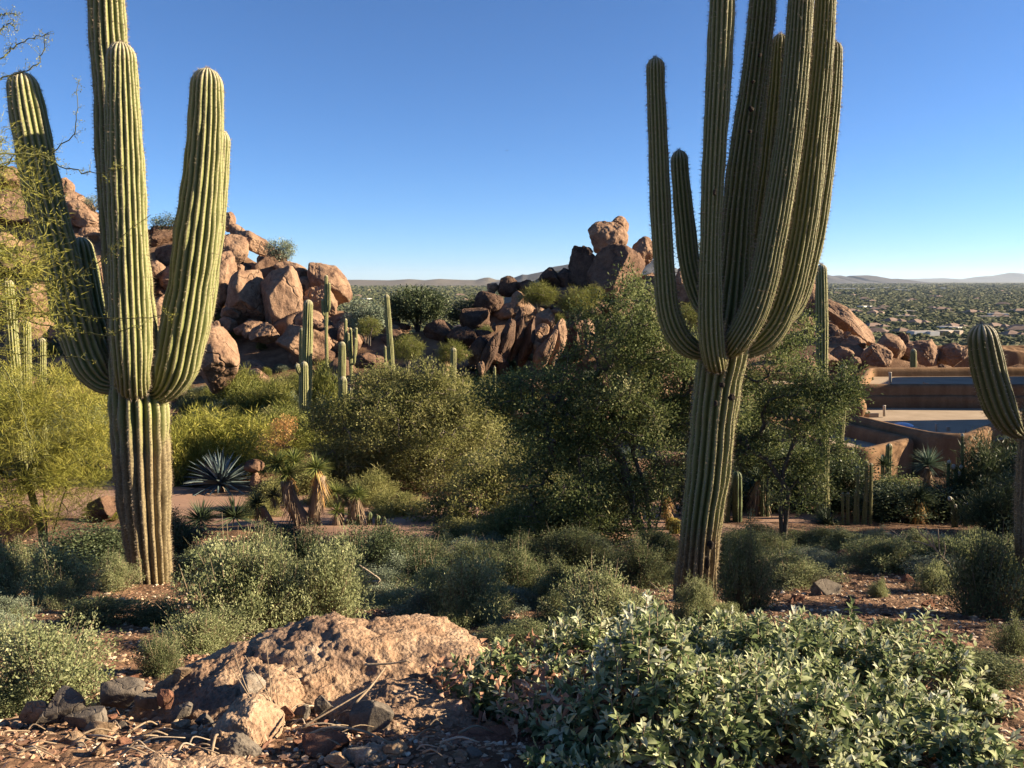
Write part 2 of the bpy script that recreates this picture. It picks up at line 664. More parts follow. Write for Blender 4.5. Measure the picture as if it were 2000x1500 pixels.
# ---- driveway: a sheet draped 2 cm above the soil
def build_driveway():
    c = np.array([(-16, 22.5), (-11, 19.9), (-8, 18.6), (-6, 18.0), (-4, 17.2), (-2, 16.0), (0, 15.4), (2, 15.6), (4, 16.6), (6, 18.5), (8, 20.2)], float)
    s = np.linspace(0, len(c) - 1, 120)
    cx = np.interp(s, np.arange(len(c)), c[:, 0]); cy = np.interp(s, np.arange(len(c)), c[:, 1])
    k = np.ones(9) / 9
    cx = np.concatenate([cx[:4], np.convolve(cx, k, 'valid'), cx[-4:]]); cy = np.concatenate([cy[:4], np.convolve(cy, k, 'valid'), cy[-4:]])
    P = np.stack([cx, cy], 1)
    T = unit(np.gradient(P, axis=0)); Nn = np.stack([-T[:, 1], T[:, 0]], 1)
    w = np.interp(s, [0, 20, 42, 60, 119], [2.4, 2.3, 1.9, .8, .6])
    rows = []
    m_ = 15
    for q in np.linspace(-1, 1, m_):
        xy = P + Nn * (w * q)[:, None]
        z = np.interp(xy[:, 1], BASE_D, BASE_Z) + .09 - .14 * (abs(q) > .99)
        rows.append(np.column_stack([xy, z]))
    V = np.stack(rows, 1)
    n = len(P)
    i, j = np.meshgrid(np.arange(n - 1), np.arange(m_ - 1), indexing='ij')
    F = np.stack([i * m_ + j, (i + 1) * m_ + j, (i + 1) * m_ + j + 1, i * m_ + j + 1], -1).reshape(-1, 4)[:, ::-1]
    mb = MB(); mb.add(V.reshape(-1, 3), F)
    m, nt = new_mat("driveway_paving")
    tc = wpos(nt)
    br = N_(nt, "ShaderNodeTexBrick")
    br.inputs['Scale'].default_value = 4.0
    br.inputs['Color1'].default_value = (.30, .185, .122, 1); br.inputs['Color2'].default_value = (.285, .17, .112, 1)
    br.inputs['Mortar'].default_value = (.25, .15, .10, 1); br.inputs['Mortar Size'].default_value = .015
    nt.links.new(tc, br.inputs['Vector'])
    g = ramp(nt, tex_noise(nt, 3, 6, .7, tc), [(.3, (.85, .83, .8)), (.7, (1.1, 1.08, 1.05))])
    finish(nt, mixc(nt, 1, br.outputs[0], g, 'MULTIPLY'), .9, bump(nt, tex_noise(nt, 60, 3, .6, tc), .4, .006))
    tag(mb.build("driveway", m), "pinkish tan paved driveway curving behind the left saguaro", kind="structure")


build_driveway()

# ---- far hills and mountains: ridges with real depth
def ridge(name, label, pts, d, depth, mat, rough=.2, base=-64):
    """pts: silhouette in photo pixels; the ridge is a solid mountain range at distance d, with spurs"""
    px = np.array([p[0] for p in pts], float); py = np.array([p[1] for p in pts], float)
    n = 220
    xs = np.linspace(px[0], px[-1], n)
    ys = np.interp(xs, px, py)
    top = np.array([at(a, b, d) for a, b in zip(xs, ys)])
    H = np.maximum(top[:, 2] - base, 1)
    rows = []
    m_ = 26
    for q in np.linspace(-1, 1, m_):
        prof = (1 - abs(q)) ** 1.15
        P = np.stack([top[:, 0] * (1 + q * depth / d * .3), np.full(n, d + q * depth), np.zeros(n)], 1)
        nz = fbm(np.stack([top[:, 0] / depth * 3.5, np.full(n, q * 2.3 + d), np.full(n, .3)], 1), 4)
        h = H * prof * (1 + rough * nz * min(1, abs(q) * 4))
        P[:, 2] = base + np.clip(h, 0, None)
        rows.append(P)
    V = np.stack(rows, 0)
    i, j = np.meshgrid(np.arange(m_ - 1), np.arange(n - 1), indexing='ij')
    F = np.stack([i * n + j, i * n + j + 1, (i + 1) * n + j + 1, (i + 1) * n + j], -1).reshape(-1, 4)
    mb = MB(); mb.add(V.reshape(-1, 3), F)
    tag(mb.build(name, mat), label, kind="structure")


M_RANGE = plain_mat("mountain_rock", (.045, .045, .05), (.075, .07, .07), .002, .95, .01, .5, 10)
M_HILL = plain_mat("hill_scrub", (.085, .078, .055), (.16, .13, .10), .02, .95, .08, .6, 3)
ridge("mountains", "low blue grey mountain range on the right horizon",
      [(1480, 550), (1540, 540), (1578, 528), (1600, 532), (1615, 542), (1625, 538), (1640, 537), (1655, 543), (1662, 538), (1690, 537), (1710, 539), (1730, 545), (1750, 544), (1775, 550), (1800, 552)], 14000, 2500, M_RANGE)
ridge("mountains", "faint pale blue mountains far out on the right horizon",
      [(1700, 550), (1770, 545), (1840, 543), (1880, 545), (1910, 540), (1940, 538), (1975, 532), (2000, 534), (2060, 530), (2140, 540), (2250, 548)], 34000, 4000, M_RANGE)
ridge("mountains", "long low brown mesa along the left horizon",
      [(560, 553), (640, 546), (700, 546), (760, 547), (800, 545), (830, 547), (860, 544), (905, 546), (930, 546), (945, 542), (955, 541), (970, 546), (1000, 545), (1040, 546), (1120, 548)], 9000, 1800, M_HILL)
ridge("mountains", "purple grey pointed range behind the central rock outcrop",
      [(960, 551), (990, 547), (1005, 541), (1020, 535), (1030, 536), (1045, 533), (1060, 530), (1080, 520), (1100, 517), (1118, 513), (1130, 515), (1170, 522), (1240, 518), (1262, 508), (1275, 505), (1300, 515), (1340, 530), (1400, 548)], 7000, 900, M_RANGE)
ridge("hills", "grey green rocky hill beside the central rock outcrop",
      [(985, 575), (1020, 556), (1045, 538), (1060, 526), (1072, 519), (1082, 516), (1095, 517), (1110, 524), (1128, 528), (1160, 545), (1200, 570)], 900, 170, M_HILL, .35)
# ---------------------------------------------------------------- valley plain: trees (uncountable) and houses
def build_valley():
    r = np.random.default_rng(11)
    mb = MB()

    def batch(n, d0, d1, lvl, smin, smax, pow_=1.0):
        V0, F0 = ico(lvl)
        t = r.random(n)
        d = np.exp(np.log(d0) + (np.log(d1) - np.log(d0)) * t ** pow_)
        left = r.random(n) < .38
        px = np.where(left, r.uniform(560, 1010, n), r.uniform(1520, 2260, n))
        x = (px - 1000) / FPX * d
        z = G0(x, d)
        keep = z < -40
        # clumpy cover
        cl = vnoise(np.stack([x / 90, d / 150, np.zeros(n)], 1))
        keep &= (cl > -.45) | (r.random(n) < .35)
        x, d, z = x[keep], d[keep], z[keep]
        n = len(x)
        s = r.uniform(smin, smax, n) * (1 + d / 9000)
        wob = 1 + .3 * r.normal(size=(n, len(V0)))
        V = V0[None] * wob[..., None]
        V = V * (s[:, None, None] * np.stack([r.uniform(.8, 1.5, n), r.uniform(.8, 1.5, n), r.uniform(.45, .75, n)], 1)[:, None, :])
        V = V + np.stack([x, d, z + s * .35], 1)[:, None, :]
        F = F0[None] + (np.arange(n) * len(V0))[:, None, None]
        rn = np.repeat(np.clip(r.normal(.5, .22, n), 0, 1), len(V0))
        mb.add(V.reshape(-1, 3), F.reshape(-1, 3), 0, rn, smooth=False)

    batch(9000, 380, 1300, 1, 2.0, 4.6, .8)
    batch(20000, 1200, 3600, 0, 2.4, 5.0, .8)
    batch(16000, 3400, 12000, 0, 4, 9, .9)
    m = foliage_mat("valley_tree_leaves", [(0, (.022, .028, .012)), (.5, (.048, .053, .022)), (.8, (.068, .068, .031)), (1, (.10, .087, .048))], .1, .8, .1)
    tag(mb.build("valley_trees", m), "countless small desert trees covering the valley floor", kind="stuff")


build_valley()

M_STUCCO_FAR = plain_mat("far_stucco", (.27, .205, .15), (.34, .265, .20), .05, .9)
M_TILE_FAR = plain_mat("far_roof_tile", (.16, .105, .08), (.23, .16, .12), .08, .9)
M_WHITE_FAR = plain_mat("far_white_wall", (.5, .48, .45), (.58, .56, .52), .05, .85)
M_FLAT_FAR = plain_mat("far_flat_roof", (.33, .29, .24), (.42, .37, .31), .05, .9)


def box_vf(c, s):
    c = np.asarray(c, float); s = np.asarray(s, float) / 2
    V = np.array([[i, j, k] for i in (-1, 1) for j in (-1, 1) for k in (-1, 1)], float) * s + c
    F = np.array([[0, 1, 3, 2], [4, 6, 7, 5], [0, 4, 5, 1], [2, 3, 7, 6], [0, 2, 6, 4], [1, 5, 7, 3]])
    return V, F


def house_proto(kind, w, dp, h):
    """an L shaped house with a hipped or a flat roof: one mesh, two materials"""
    mb = MB()
    for (cx, cy, ww, dd) in ((0, 0, w, dp), (w * .28, -dp * .55, w * .42, dp * .7)):
        V, F = box_vf((cx, cy, h / 2), (ww, dd, h)); mb.add(V, F, 0, smooth=False)
        if kind == 'hip':
            e = .6
            x0, x1, y0, y1 = cx - ww / 2 - e, cx + ww / 2 + e, cy - dd / 2 - e, cy + dd / 2 + e
            rh = min(ww, dd) * .24
            if ww >= dd:
                a, b = (x0 + (y1 - y0) / 2, cy), (x1 - (y1 - y0) / 2, cy)
            else:
                a, b = (cx, y0 + (x1 - x0) / 2), (cx, y1 - (x1 - x0) / 2)
            V = np.array([[x0, y0, h], [x1, y0, h], [x1, y1, h], [x0, y1, h], [a[0], a[1], h + rh], [b[0], b[1], h + rh]])
            if ww >= dd:
                mb.add(V, [[0, 1, 5, 4], [2, 3, 4, 5]], 1, smooth=False)
                mb.add(V, [[1, 2, 5], [3, 0, 4]], 1, smooth=False)
            else:
                mb.add(V, [[1, 2, 5, 4], [3, 0, 4, 5]], 1, smooth=False)
                mb.add(V, [[0, 1, 4], [2, 3, 5]], 1, smooth=False)
        else:
            V, F = box_vf((cx, cy, h + .15), (ww * .96, dd * .96, .3)); mb.add(V, F, 1, smooth=False)
    return mb


def build_houses():
    r = np.random.default_rng(5)
    P = []
    P.append(house_proto('hip', 24, 15, 3.6).build("valley_house", [M_STUCCO_FAR, M_TILE_FAR], origin=(0, 0, 0)))
    P.append(house_proto('hip', 17, 14, 3.4).build("valley_house", [M_STUCCO_FAR, M_TILE_FAR], origin=(0, 0, 0)))
    P.append(house_proto('flat', 22, 14, 4.0).build("valley_house", [M_STUCCO_FAR, M_FLAT_FAR], origin=(0, 0, 0)))
    P.append(house_proto('flat', 26, 12, 4.4).build("valley_house", [M_WHITE_FAR, M_FLAT_FAR], origin=(0, 0, 0)))
    labels = ["tan house with a brown tiled hip roof among the valley trees",
              "small tan house with a brown hip roof among the valley trees",
              "flat roofed sand coloured house among the valley trees",
              "flat roofed white house among the valley trees"]
    fixed = [(1705, 640, 0, .3), (1720, 606, 1, -.4), (1800, 652, 3, .2), (1848, 650, 2, .7), (1765, 610, 2, .1), (1690, 652, 1, .9),
             (1940, 640, 0, .5), (1975, 655, 1, .1), (1895, 612, 0, .4), (1985, 608, 2, .2), (1660, 610, 0, .2), (1640, 607, 1, .8)]
    spots = []
    for px, py, k, a in fixed:
        spots.append((px, -60 / math.tan(PITCH + math.atan((py - 750) / FPX)) * -1, k, a))
    for i in range(84):
        d = math.exp(r.uniform(math.log(650), math.log(4200)))
        px = r.uniform(650, 965) if r.random() < .42 else r.uniform(1600, 2040)
        spots.append((px, d, int(r.choice([0, 1, 2, 3], p=[.46, .28, .2, .06])), r.uniform(-1.5, 1.5)))
    used = [False] * 4
    for px, d, k, a in spots:
        x = (px - 1000) / FPX * d
        loc = (x, d, float(G0(x, d)) - .1)
        if loc[2] > -50:
            continue
        o = P[k] if not used[k] else P[k].copy()
        if used[k]:
            COL.objects.link(o)
        used[k] = True
        o.location = loc
        o.rotation_euler = (0, 0, a)
        s = 1 + d / 9000
        o.scale = (s, s, s)
        tag(o, labels[k], "house", labels[k].split(" among")[0] + "s on the valley plain")
    # the long pale commercial buildings
    for (px, py, w, label) in ((1665, 567, 150, "long white commercial building stretching across the far valley"),
                               (1735, 565, 110, "second long pale commercial building right of the long white one"),
                               (1840, 566, 30, "short bright white building standing alone far out on the plain"),
                               (1760, 570, 60, "low cream building in front of the pale commercial buildings")):
        d = 60 / math.tan(PITCH + math.atan((py - 750) / FPX))
        x = (px - 1000) / FPX * d
        mb = MB()
        ww = w * .55 * d / FPX
        V, F = box_vf((0, 0, 5), (ww, 60, 10)); mb.add(V, F, 0, smooth=False)
        V, F = box_vf((-ww * .2, 5, 11), (ww * .4, 30, 2)); mb.add(V, F, 0, smooth=False)
        for q in np.linspace(-.45, .45, 9):
            V, F = box_vf((ww * q, -30.05, 3), (ww * .05, .3, 5)); mb.add(V, F, 1, smooth=False)
        o = mb.build("commercial_building", [M_WHITE_FAR, M_TILE_FAR])
        o.location = (x, d, float(G0(x, d)))
        tag(o, label, "building")


build_houses()
# ---------------------------------------------------------------- boulder hills
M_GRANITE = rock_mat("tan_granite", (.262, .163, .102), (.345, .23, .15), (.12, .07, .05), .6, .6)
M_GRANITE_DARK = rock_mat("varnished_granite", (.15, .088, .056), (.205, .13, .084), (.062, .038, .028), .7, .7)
M_SHADE_ROCK = rock_mat("shade_dark_granite", (.095, .058, .04), (.15, .095, .063), (.04, .026, .02), .8, .8)  # granite darkened so its colour carries the shade on the central outcrop

_SEED = [100]


def boulder(px, py, w, h, rot, label, group, mat=None, cuts=8, lvl=5, doff=0.0, depth=None, rough=.035, lump=.075, kpar=.06, dd=None, seed=None, sharp=.035):
    """a stone seen centred at photo pixel (px, py), w x h pixels in its own axes, turned by rot degrees"""
    _SEED[0] += 1
    d = dd if dd is not None else 46 + (735 - (py + h * .25)) * kpar + doff
    c = at(px, py, d)

    sc = (d * CP - c[2] * SP) / FPX
    a, b = w / 2 * sc * 1.2, h / 2 * sc * 1.2
    dep = (depth if depth else .85 * min(a, b) + .25 * max(a, b))
    V, F = rock_shape((a, dep, b), seed or _SEED[0], lvl, cuts + 5, rough, lump, sharp, .52)
    V = V @ rotm(0, math.radians(-rot), 0).T
    V = V @ rotm(0, 0, -math.atan2(c[0], c[1])).T
    mb = MB()
    mb.add(V, F)
    o = mb.build("boulder", mat or M_GRANITE)
    o.location = tuple(c)
    tag(o, label, "boulder", group)
    return o


LH = "boulders of the left rocky hill"
left_rocks = [
    (445, 432, 26, 36, 0, "small round boulder balanced on the skyline just right of the left saguaro", 6, {}),
    (455, 492, 66, 62, -35, "big smooth sloping boulder under the round skyline boulder", 6, {}),
    (497, 478, 80, 34, -33, "long sloping slab leading down the ridge towards the skyline shrub", 6, {}),
    (478, 462, 60, 26, -38, "narrow slab lying along the top of the ridge", 6, {}),
    (432, 556, 66, 112, -5, "tall brown rock face beside the left saguaro's right arm", 7, {}),
    (489, 584, 76, 98, -6, "tall square slab with a crack along its left edge and a little stone on top", 9, dict(rough=.025)),
    (555, 588, 84, 122, 22, "huge rounded tan boulder with a deep dark cleft on its left", 7, dict(rough=.025)),
    (530, 523, 34, 30, 0, "knob shaped boulder at the foot of the skyline shrub", 7, {}),
    (512, 512, 16, 24, 20, "small upright stone wedged above the dark cleft", 7, {}),
    (472, 530, 18, 28, 35, "small pale egg shaped stone casting a shadow on the big slab", 5, dict(doff=-1.2)),
    (575, 538, 70, 40, -32, "smooth hump sloping down to the arched boulder", 6, {}),
    (642, 556, 60, 92, 34, "large arched reddish boulder at the right end of the left hill", 4, dict(doff=1.0, rough=.02)),
    (626, 590, 54, 66, 28, "jagged lit rock tucked under the arched boulder", 10, dict(rough=.06)),
    (448, 610, 36, 30, 0, "round boulder shading a hollow below the tall rock face", 5, dict(doff=-.6)),
    (443, 634, 34, 25, -15, "small boulder under the round one below the tall face", 6, {}),
    (494, 638, 62, 30, 8, "wide low slab at the foot of the square cracked slab", 8, {}),
    (520, 654, 56, 40, 10, "rounded boulder at the foot of the dark cleft", 6, dict(doff=-.4)),
    (484, 651, 18, 20, 30, "small wedge of rock leaning on the low slab", 7, {}),
    (592, 668, 92, 66, -10, "broad sunlit boulder at the bottom of the hill behind the first slim saguaro", 6, {}),
    (622, 640, 56, 34, -35, "sloping slab between the broad boulder and the jagged rock", 6, {}),
    (650, 672, 32, 18, -25, "small flat stone right of the broad boulder", 6, {}),
    (616, 674, 20, 16, 0, "small block in front of the broad boulder", 7, {}),
    (675, 628, 42, 34, 0, "round capped boulder behind the candelabra saguaro", 5, {}),
    (672, 655, 26, 40, 10, "leaning block under the round capped boulder", 7, {}),
    (697, 668, 18, 28, 0, "small upright block right of the candelabra saguaro", 7, {}),
    (644, 745, 32, 28, 15, "pale boulder among the bushes below the hill", 6, dict(dd=40)),
    (692, 742, 24, 22, 0, "little orange stone at the foot of the candelabra saguaro", 7, dict(dd=40)),
    (690, 757, 28, 14, 0, "flat pale stone in front of the little orange stone", 7, dict(dd=39)),
    (724, 707, 58, 30, -4, "dark purplish boulder half sunk among the bushes", 5, dict(dd=44, mat=M_GRANITE_DARK)),
    (424, 706, 76, 118, 6, "big smooth egg shaped boulder at the edge of the left saguaro", 5, dict(dd=36, rough=.02)),
    (418, 641, 32, 34, 0, "pale rounded boulder on top of the egg shaped one", 5, {}),
    (435, 652, 20, 26, 10, "small boulder right of the pale rounded one", 6, {}),
    (306, 530, 46, 46, -12, "orange boulder seen between the left saguaro's front arm and right arm", 6, {}),
    (328, 552, 24, 24, 0, "small round boulder between the left saguaro's arms", 6, {}),
    (318, 640, 70, 110, 0, "brown rock face behind the fork of the left saguaro", 7, {}),
    (318, 462, 56, 36, 0, "dark brown slab below the skyline bush between the arms", 7, dict(mat=M_GRANITE_DARK)),
    (340, 500, 50, 50, 0, "shaded block under the dark brown slab", 8, dict(mat=M_GRANITE_DARK)),
    (62, 590, 78, 78, 0, "large tan block behind the left saguaro's leftmost arm", 7, {}),
    (200, 540, 36, 66, 8, "upright orange boulder left of the left saguaro's front arm", 7, {}),
    (196, 588, 36, 42, 0, "rounded boulder under the upright orange one", 6, {}),
    (186, 640, 60, 60, 0, "grey brown block low behind the left saguaro's leftmost arm", 7, {}),
    (130, 363, 28, 32, 0, "topmost knob boulder on the left skyline", 6, {}),
    (150, 396, 60, 36, -18, "boulder just under the topmost knob", 7, {}),
    (160, 425, 74, 54, -16, "wide overhanging boulder below the topmost knob", 7, {}),
    (176, 462, 42, 32, 0, "round boulder under the overhang", 6, {}),
    (154, 474, 46, 30, -20, "pale flat boulder under the overhang", 7, {}),
    (40, 410, 90, 66, 5, "large pale boulder behind the near yellow green twigs", 7, {}),
    (18, 352, 56, 50, 0, "skyline boulder at the left edge of the view", 6, {}),
    (98, 438, 64, 50, -10, "middle boulder left of the overhang", 7, {}),
    (60, 505, 96, 66, 0, "wide boulder half hidden by the yellow green twigs", 7, {}),
    (112, 525, 54, 46, 10, "block right of the wide half hidden boulder", 7, {}),
    (10, 490, 60, 70, 0, "shaded boulder on the left edge below the pale one", 7, {}),
    (255, 460, 60, 60, 0, "boulder hidden mostly behind the left saguaro's trunk", 7, {}),
    (270, 560, 60, 70, 0, "lower boulder hidden mostly behind the left saguaro's trunk", 7, {}),
    (385, 500, 60, 80, 0, "boulder behind the left saguaro's right arm", 7, {}),
]
for px, py, w, h, rot, lab, cuts, kw in left_rocks:
    boulder(px, py, w, h, rot, lab, LH, cuts=cuts, **kw)

CH = "boulders of the central rock outcrop"
centre_rocks = [
    (1184, 474, 68, 70, -12, "huge balanced boulder standing on the central outcrop", 7, dict(doff=-.5, rough=.045)),
    (1199, 452, 42, 56, -38, "pointed boulder behind the huge balanced one", 6, dict(doff=1.2)),
    (1150, 489, 16, 10, -30, "tiny stone wedged under the balanced boulder", 6, dict(doff=-1)),
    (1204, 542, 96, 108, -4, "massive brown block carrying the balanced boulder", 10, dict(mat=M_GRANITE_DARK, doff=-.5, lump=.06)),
    (1143, 538, 54, 100, 3, "dark shaded block left of the massive brown one", 9, dict(mat=M_SHADE_ROCK, doff=.3)),
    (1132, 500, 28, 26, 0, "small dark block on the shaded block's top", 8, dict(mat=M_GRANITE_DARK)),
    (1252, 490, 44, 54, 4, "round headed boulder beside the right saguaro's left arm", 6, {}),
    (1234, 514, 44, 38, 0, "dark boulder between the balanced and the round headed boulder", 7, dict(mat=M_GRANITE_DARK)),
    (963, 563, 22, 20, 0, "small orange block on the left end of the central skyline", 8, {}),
    (992, 560, 40, 36, 0, "dark round boulder on the central skyline", 5, dict(mat=M_SHADE_ROCK)),
    (1035, 568, 60, 44, -8, "dark boulder on the ridge right of the round one", 7, dict(mat=M_SHADE_ROCK)),
    (1075, 548, 48, 44, 0, "dark ridge boulder under the far grey hill", 7, dict(mat=M_SHADE_ROCK)),
    (1108, 548, 46, 50, 0, "dark ridge boulder left of the shaded block", 7, dict(mat=M_SHADE_ROCK)),
    (1014, 587, 30, 32, 0, "round brown boulder on top of the leaning pillars", 6, dict(doff=-3)),
    (1014, 607, 24, 14, -15, "small lit stone under the round brown boulder", 6, dict(doff=-3)),
    (1067, 619, 36, 40, 0, "rough dark faced boulder on top of the leaning fingers", 7, dict(doff=-3)),
    (1058, 650, 28, 32, -15, "orange boulder under the rough dark faced one", 6, dict(doff=-2.6)),
    (1066, 682, 28, 76, -28, "leaning finger of sunlit rock, left one of the pair", 6, dict(doff=-2)),
    (1090, 668, 26, 90, -14, "leaning finger of sunlit rock, right one of the pair", 6, dict(doff=-2)),
    (1051, 676, 18, 22, 0, "small stone beside the left leaning finger", 6, dict(doff=-2.4)),
    (965, 639, 9, 16, 0, "tiny lit upright stone in the dark part of the outcrop", 6, dict(doff=-1)),
    (958, 690, 26, 90, -22, "dark leaning pillar at the outer left of the outcrop", 7, dict(mat=M_SHADE_ROCK, doff=-2.0)),
    (985, 676, 26, 100, -18, "dark leaning pillar second from the left", 7, dict(mat=M_SHADE_ROCK, doff=-2.0)),
    (1008, 660, 26, 100, -14, "dark leaning pillar under the round brown boulder", 7, dict(mat=M_SHADE_ROCK, doff=-2.0)),
    (1032, 662, 24, 100, -14, "dark leaning pillar left of the sunlit fingers", 7, dict(mat=M_SHADE_ROCK, doff=-2.0)),
    (935, 690, 34, 56, -15, "dark squat boulder at the foot of the leaning pillars", 7, dict(mat=M_SHADE_ROCK, doff=-2.0)),
    (977, 677, 16, 16, 0, "small round lit stone caught between the dark pillars", 5, dict(doff=-2.4)),
    (972, 700, 30, 20, 0, "rounded stone below the small round lit one", 5, dict(doff=-2.4, mat=M_GRANITE_DARK)),
    (983, 660, 14, 12, 0, "tiny brown stone above the small round lit one", 6, dict(doff=-2.6)),
    (999, 655, 14, 12, 0, "tiny lit stone right of the tiny brown one", 6, dict(doff=-2.6)),
    (1144, 668, 28, 78, -6, "square topped pillar right of the sunlit fingers", 9, dict(doff=-1)),
    (1118, 668, 22, 66, -8, "shaded pillar between the fingers and the square topped pillar", 8, dict(mat=M_SHADE_ROCK)),
    (1180, 680, 40, 56, 0, "brown block behind the dark green tree top", 8, {}),
    (1218, 690, 40, 50, 0, "second brown block behind the dark green tree", 8, {}),
    (870, 702, 26, 30, 0, "orange boulder behind the short saguaro", 6, dict(dd=42)),
    (872, 725, 16, 22, 0, "small orange block under the boulder behind the short saguaro", 7, dict(dd=42)),
    (905, 694, 16, 8, 0, "thin lit slab right of the short saguaro", 6, dict(dd=43)),
    (940, 716, 12, 28, 0, "small pale upright stone among bushes right of the short saguaro", 6, dict(dd=40)),
    (858, 648, 56, 40, 0, "shaded boulder under the dark trees of the gap", 6, dict(mat=M_SHADE_ROCK)),
    (930, 622, 56, 50, 0, "shaded boulder left of the leaning pillars", 6, dict(mat=M_SHADE_ROCK)),
    (902, 660, 50, 40, 0, "shaded boulder low in the gap", 6, dict(mat=M_SHADE_ROCK)),
    (955, 596, 50, 46, 0, "shaded boulder below the small orange block", 7, dict(mat=M_SHADE_ROCK)),
    (1200, 602, 80, 26, -16, "sloping slab under the massive brown block", 7, {}),
    (1150, 604, 50, 36, -10, "shaded slab behind the two yellow green bushes", 7, dict(mat=M_GRANITE_DARK)),
    (1262, 560, 50, 70, 0, "brown boulder left of the right saguaro", 7, {}),
    (1272, 620, 60, 60, 0, "lower brown boulder left of the right saguaro", 7, {}),
    (1345, 560, 70, 90, 0, "boulder behind the right saguaro's short arm", 7, {}),
    (1420, 590, 90, 100, 0, "boulder behind the right saguaro's trunk", 7, {}),
    (1500, 600, 80, 90, 0, "boulder behind the right saguaro's curved stems", 7, {}),
]
for px, py, w, h, rot, lab, cuts, kw in centre_rocks:
    kw = dict(kw)
    boulder(px, py, w, h, rot, lab, CH, cuts=cuts, **kw)

RH = "boulders behind the adobe house"
right_rocks = [
    (1572, 585, 66, 110, -12, "tall brown boulder rising between the right saguaro and the thin saguaro", 6, dict(dd=56)),
    (1652, 626, 118, 40, -36, "long sloping slab right of the thin saguaro", 5, dict(dd=53)),
    (1615, 620, 60, 50, -30, "upper end block of the long sloping slab", 6, dict(dd=54)),
    (1648, 676, 74, 40, -6, "overhanging ledge with a black hollow beneath", 6, dict(dd=50)),
    (1639, 700, 48, 40, 0, "flat topped boulder inside the shade of the ledge", 8, dict(dd=48)),
    (1730, 684, 58, 58, -10, "large rounded boulder in the middle behind the house", 7, dict(dd=49)),
    (1708, 696, 54, 42, -22, "smooth boulder leaning in front of the large rounded one", 6, dict(dd=47)),
    (1792, 692, 66, 60, -22, "broad boulder behind the small saguaro on the house", 7, dict(dd=50)),
    (1758, 682, 28, 56, -8, "dark split block left of the small saguaro", 8, dict(dd=50.5, mat=M_GRANITE_DARK)),
    (1862, 695, 60, 44, 10, "lone boulder right of the row behind the house", 7, dict(dd=50)),
    (1655, 654, 14, 12, 0, "tiny round stone on top of the ledge", 6, dict(dd=49)),
    (1638, 650, 14, 12, 0, "tiny stone beside the round one on the ledge", 7, dict(dd=49)),
    (1577, 709, 24, 26, 0, "round boulder right of the right saguaro's fork", 6, dict(dd=46)),
    (1672, 705, 20, 16, 0, "small stone at the foot of the flat topped boulder", 6, dict(dd=46)),
    (1602, 660, 60, 50, 0, "shaded boulder behind the thin saguaro", 7, dict(dd=51, mat=M_GRANITE_DARK)),
    (1605, 705, 50, 40, 0, "low boulder at the foot of the thin saguaro", 7, dict(dd=47)),
]
for px, py, w, h, rot, lab, cuts, kw in right_rocks:
    boulder(px, py, w, h, rot, lab, RH, cuts=cuts, **kw)


def small_rocks():
    r = np.random.default_rng(3)
    base = []
    for k in range(5):
        V, F = rock_shape((1, .9, .75), 900 + k, 3, 7, .05, .12)
        mb = MB(); mb.add(V, F)
        base.append(mb.build("boulder", M_GRANITE if k % 2 else M_GRANITE_DARK))
    used = [False] * 5

    def put(px, d, s, lab, grp, name='loose_rock', cat='loose rock'):
        k = int(r.integers(5))
        p = gd(px, d)
        o = base[k] if not used[k] else base[k].copy()
        if used[k]:
            COL.objects.link(o)
        used[k] = True
        o.location = (p[0], p[1], p[2] + s * .15)
        o.rotation_euler = (r.uniform(-.4, .4), r.uniform(-.4, .4), r.uniform(0, 6.28))
        o.scale = (s, s * r.uniform(.7, 1.1), s * r.uniform(.6, 1))
        o.name = name
        tag(o, lab, cat, grp)
    for i in range(90):
        put(r.uniform(-20, 680), r.uniform(46.5, 61), r.choice([.4, .6, .9, 1.3, 1.7]), "loose tan stone filling gaps on the left rocky hill", "loose stones of the left hill")
    for i in range(70):
        put(r.uniform(870, 1300), r.uniform(45, 56), r.choice([.35, .5, .8, 1.1]), "loose brown stone filling gaps on the central outcrop", "loose stones of the central outcrop")
    for i in range(34):
        put(r.uniform(692, 790), r.uniform(50.5, 53.5), r.uniform(.35, .75), "small pink stone in the rubble slope of the gap between the hills", "rubble of the gap", "rubble_stone", "rubble")
    for i in range(26):
        put(r.uniform(1560, 1880), r.uniform(42, 49), r.uniform(.2, .55), "loose stone at the foot of the boulders behind the house", "loose stones behind the house")
    # riprap slope glimpsed through the dark green tree
    for i in range(60):
        px = r.uniform(1000, 1250); d = r.uniform(24, 29)
        put(px, d, r.uniform(.18, .36), "pinkish riprap stone glimpsed through the dark green tree", "riprap behind the dark green tree", "riprap_stone", "riprap")


small_rocks()
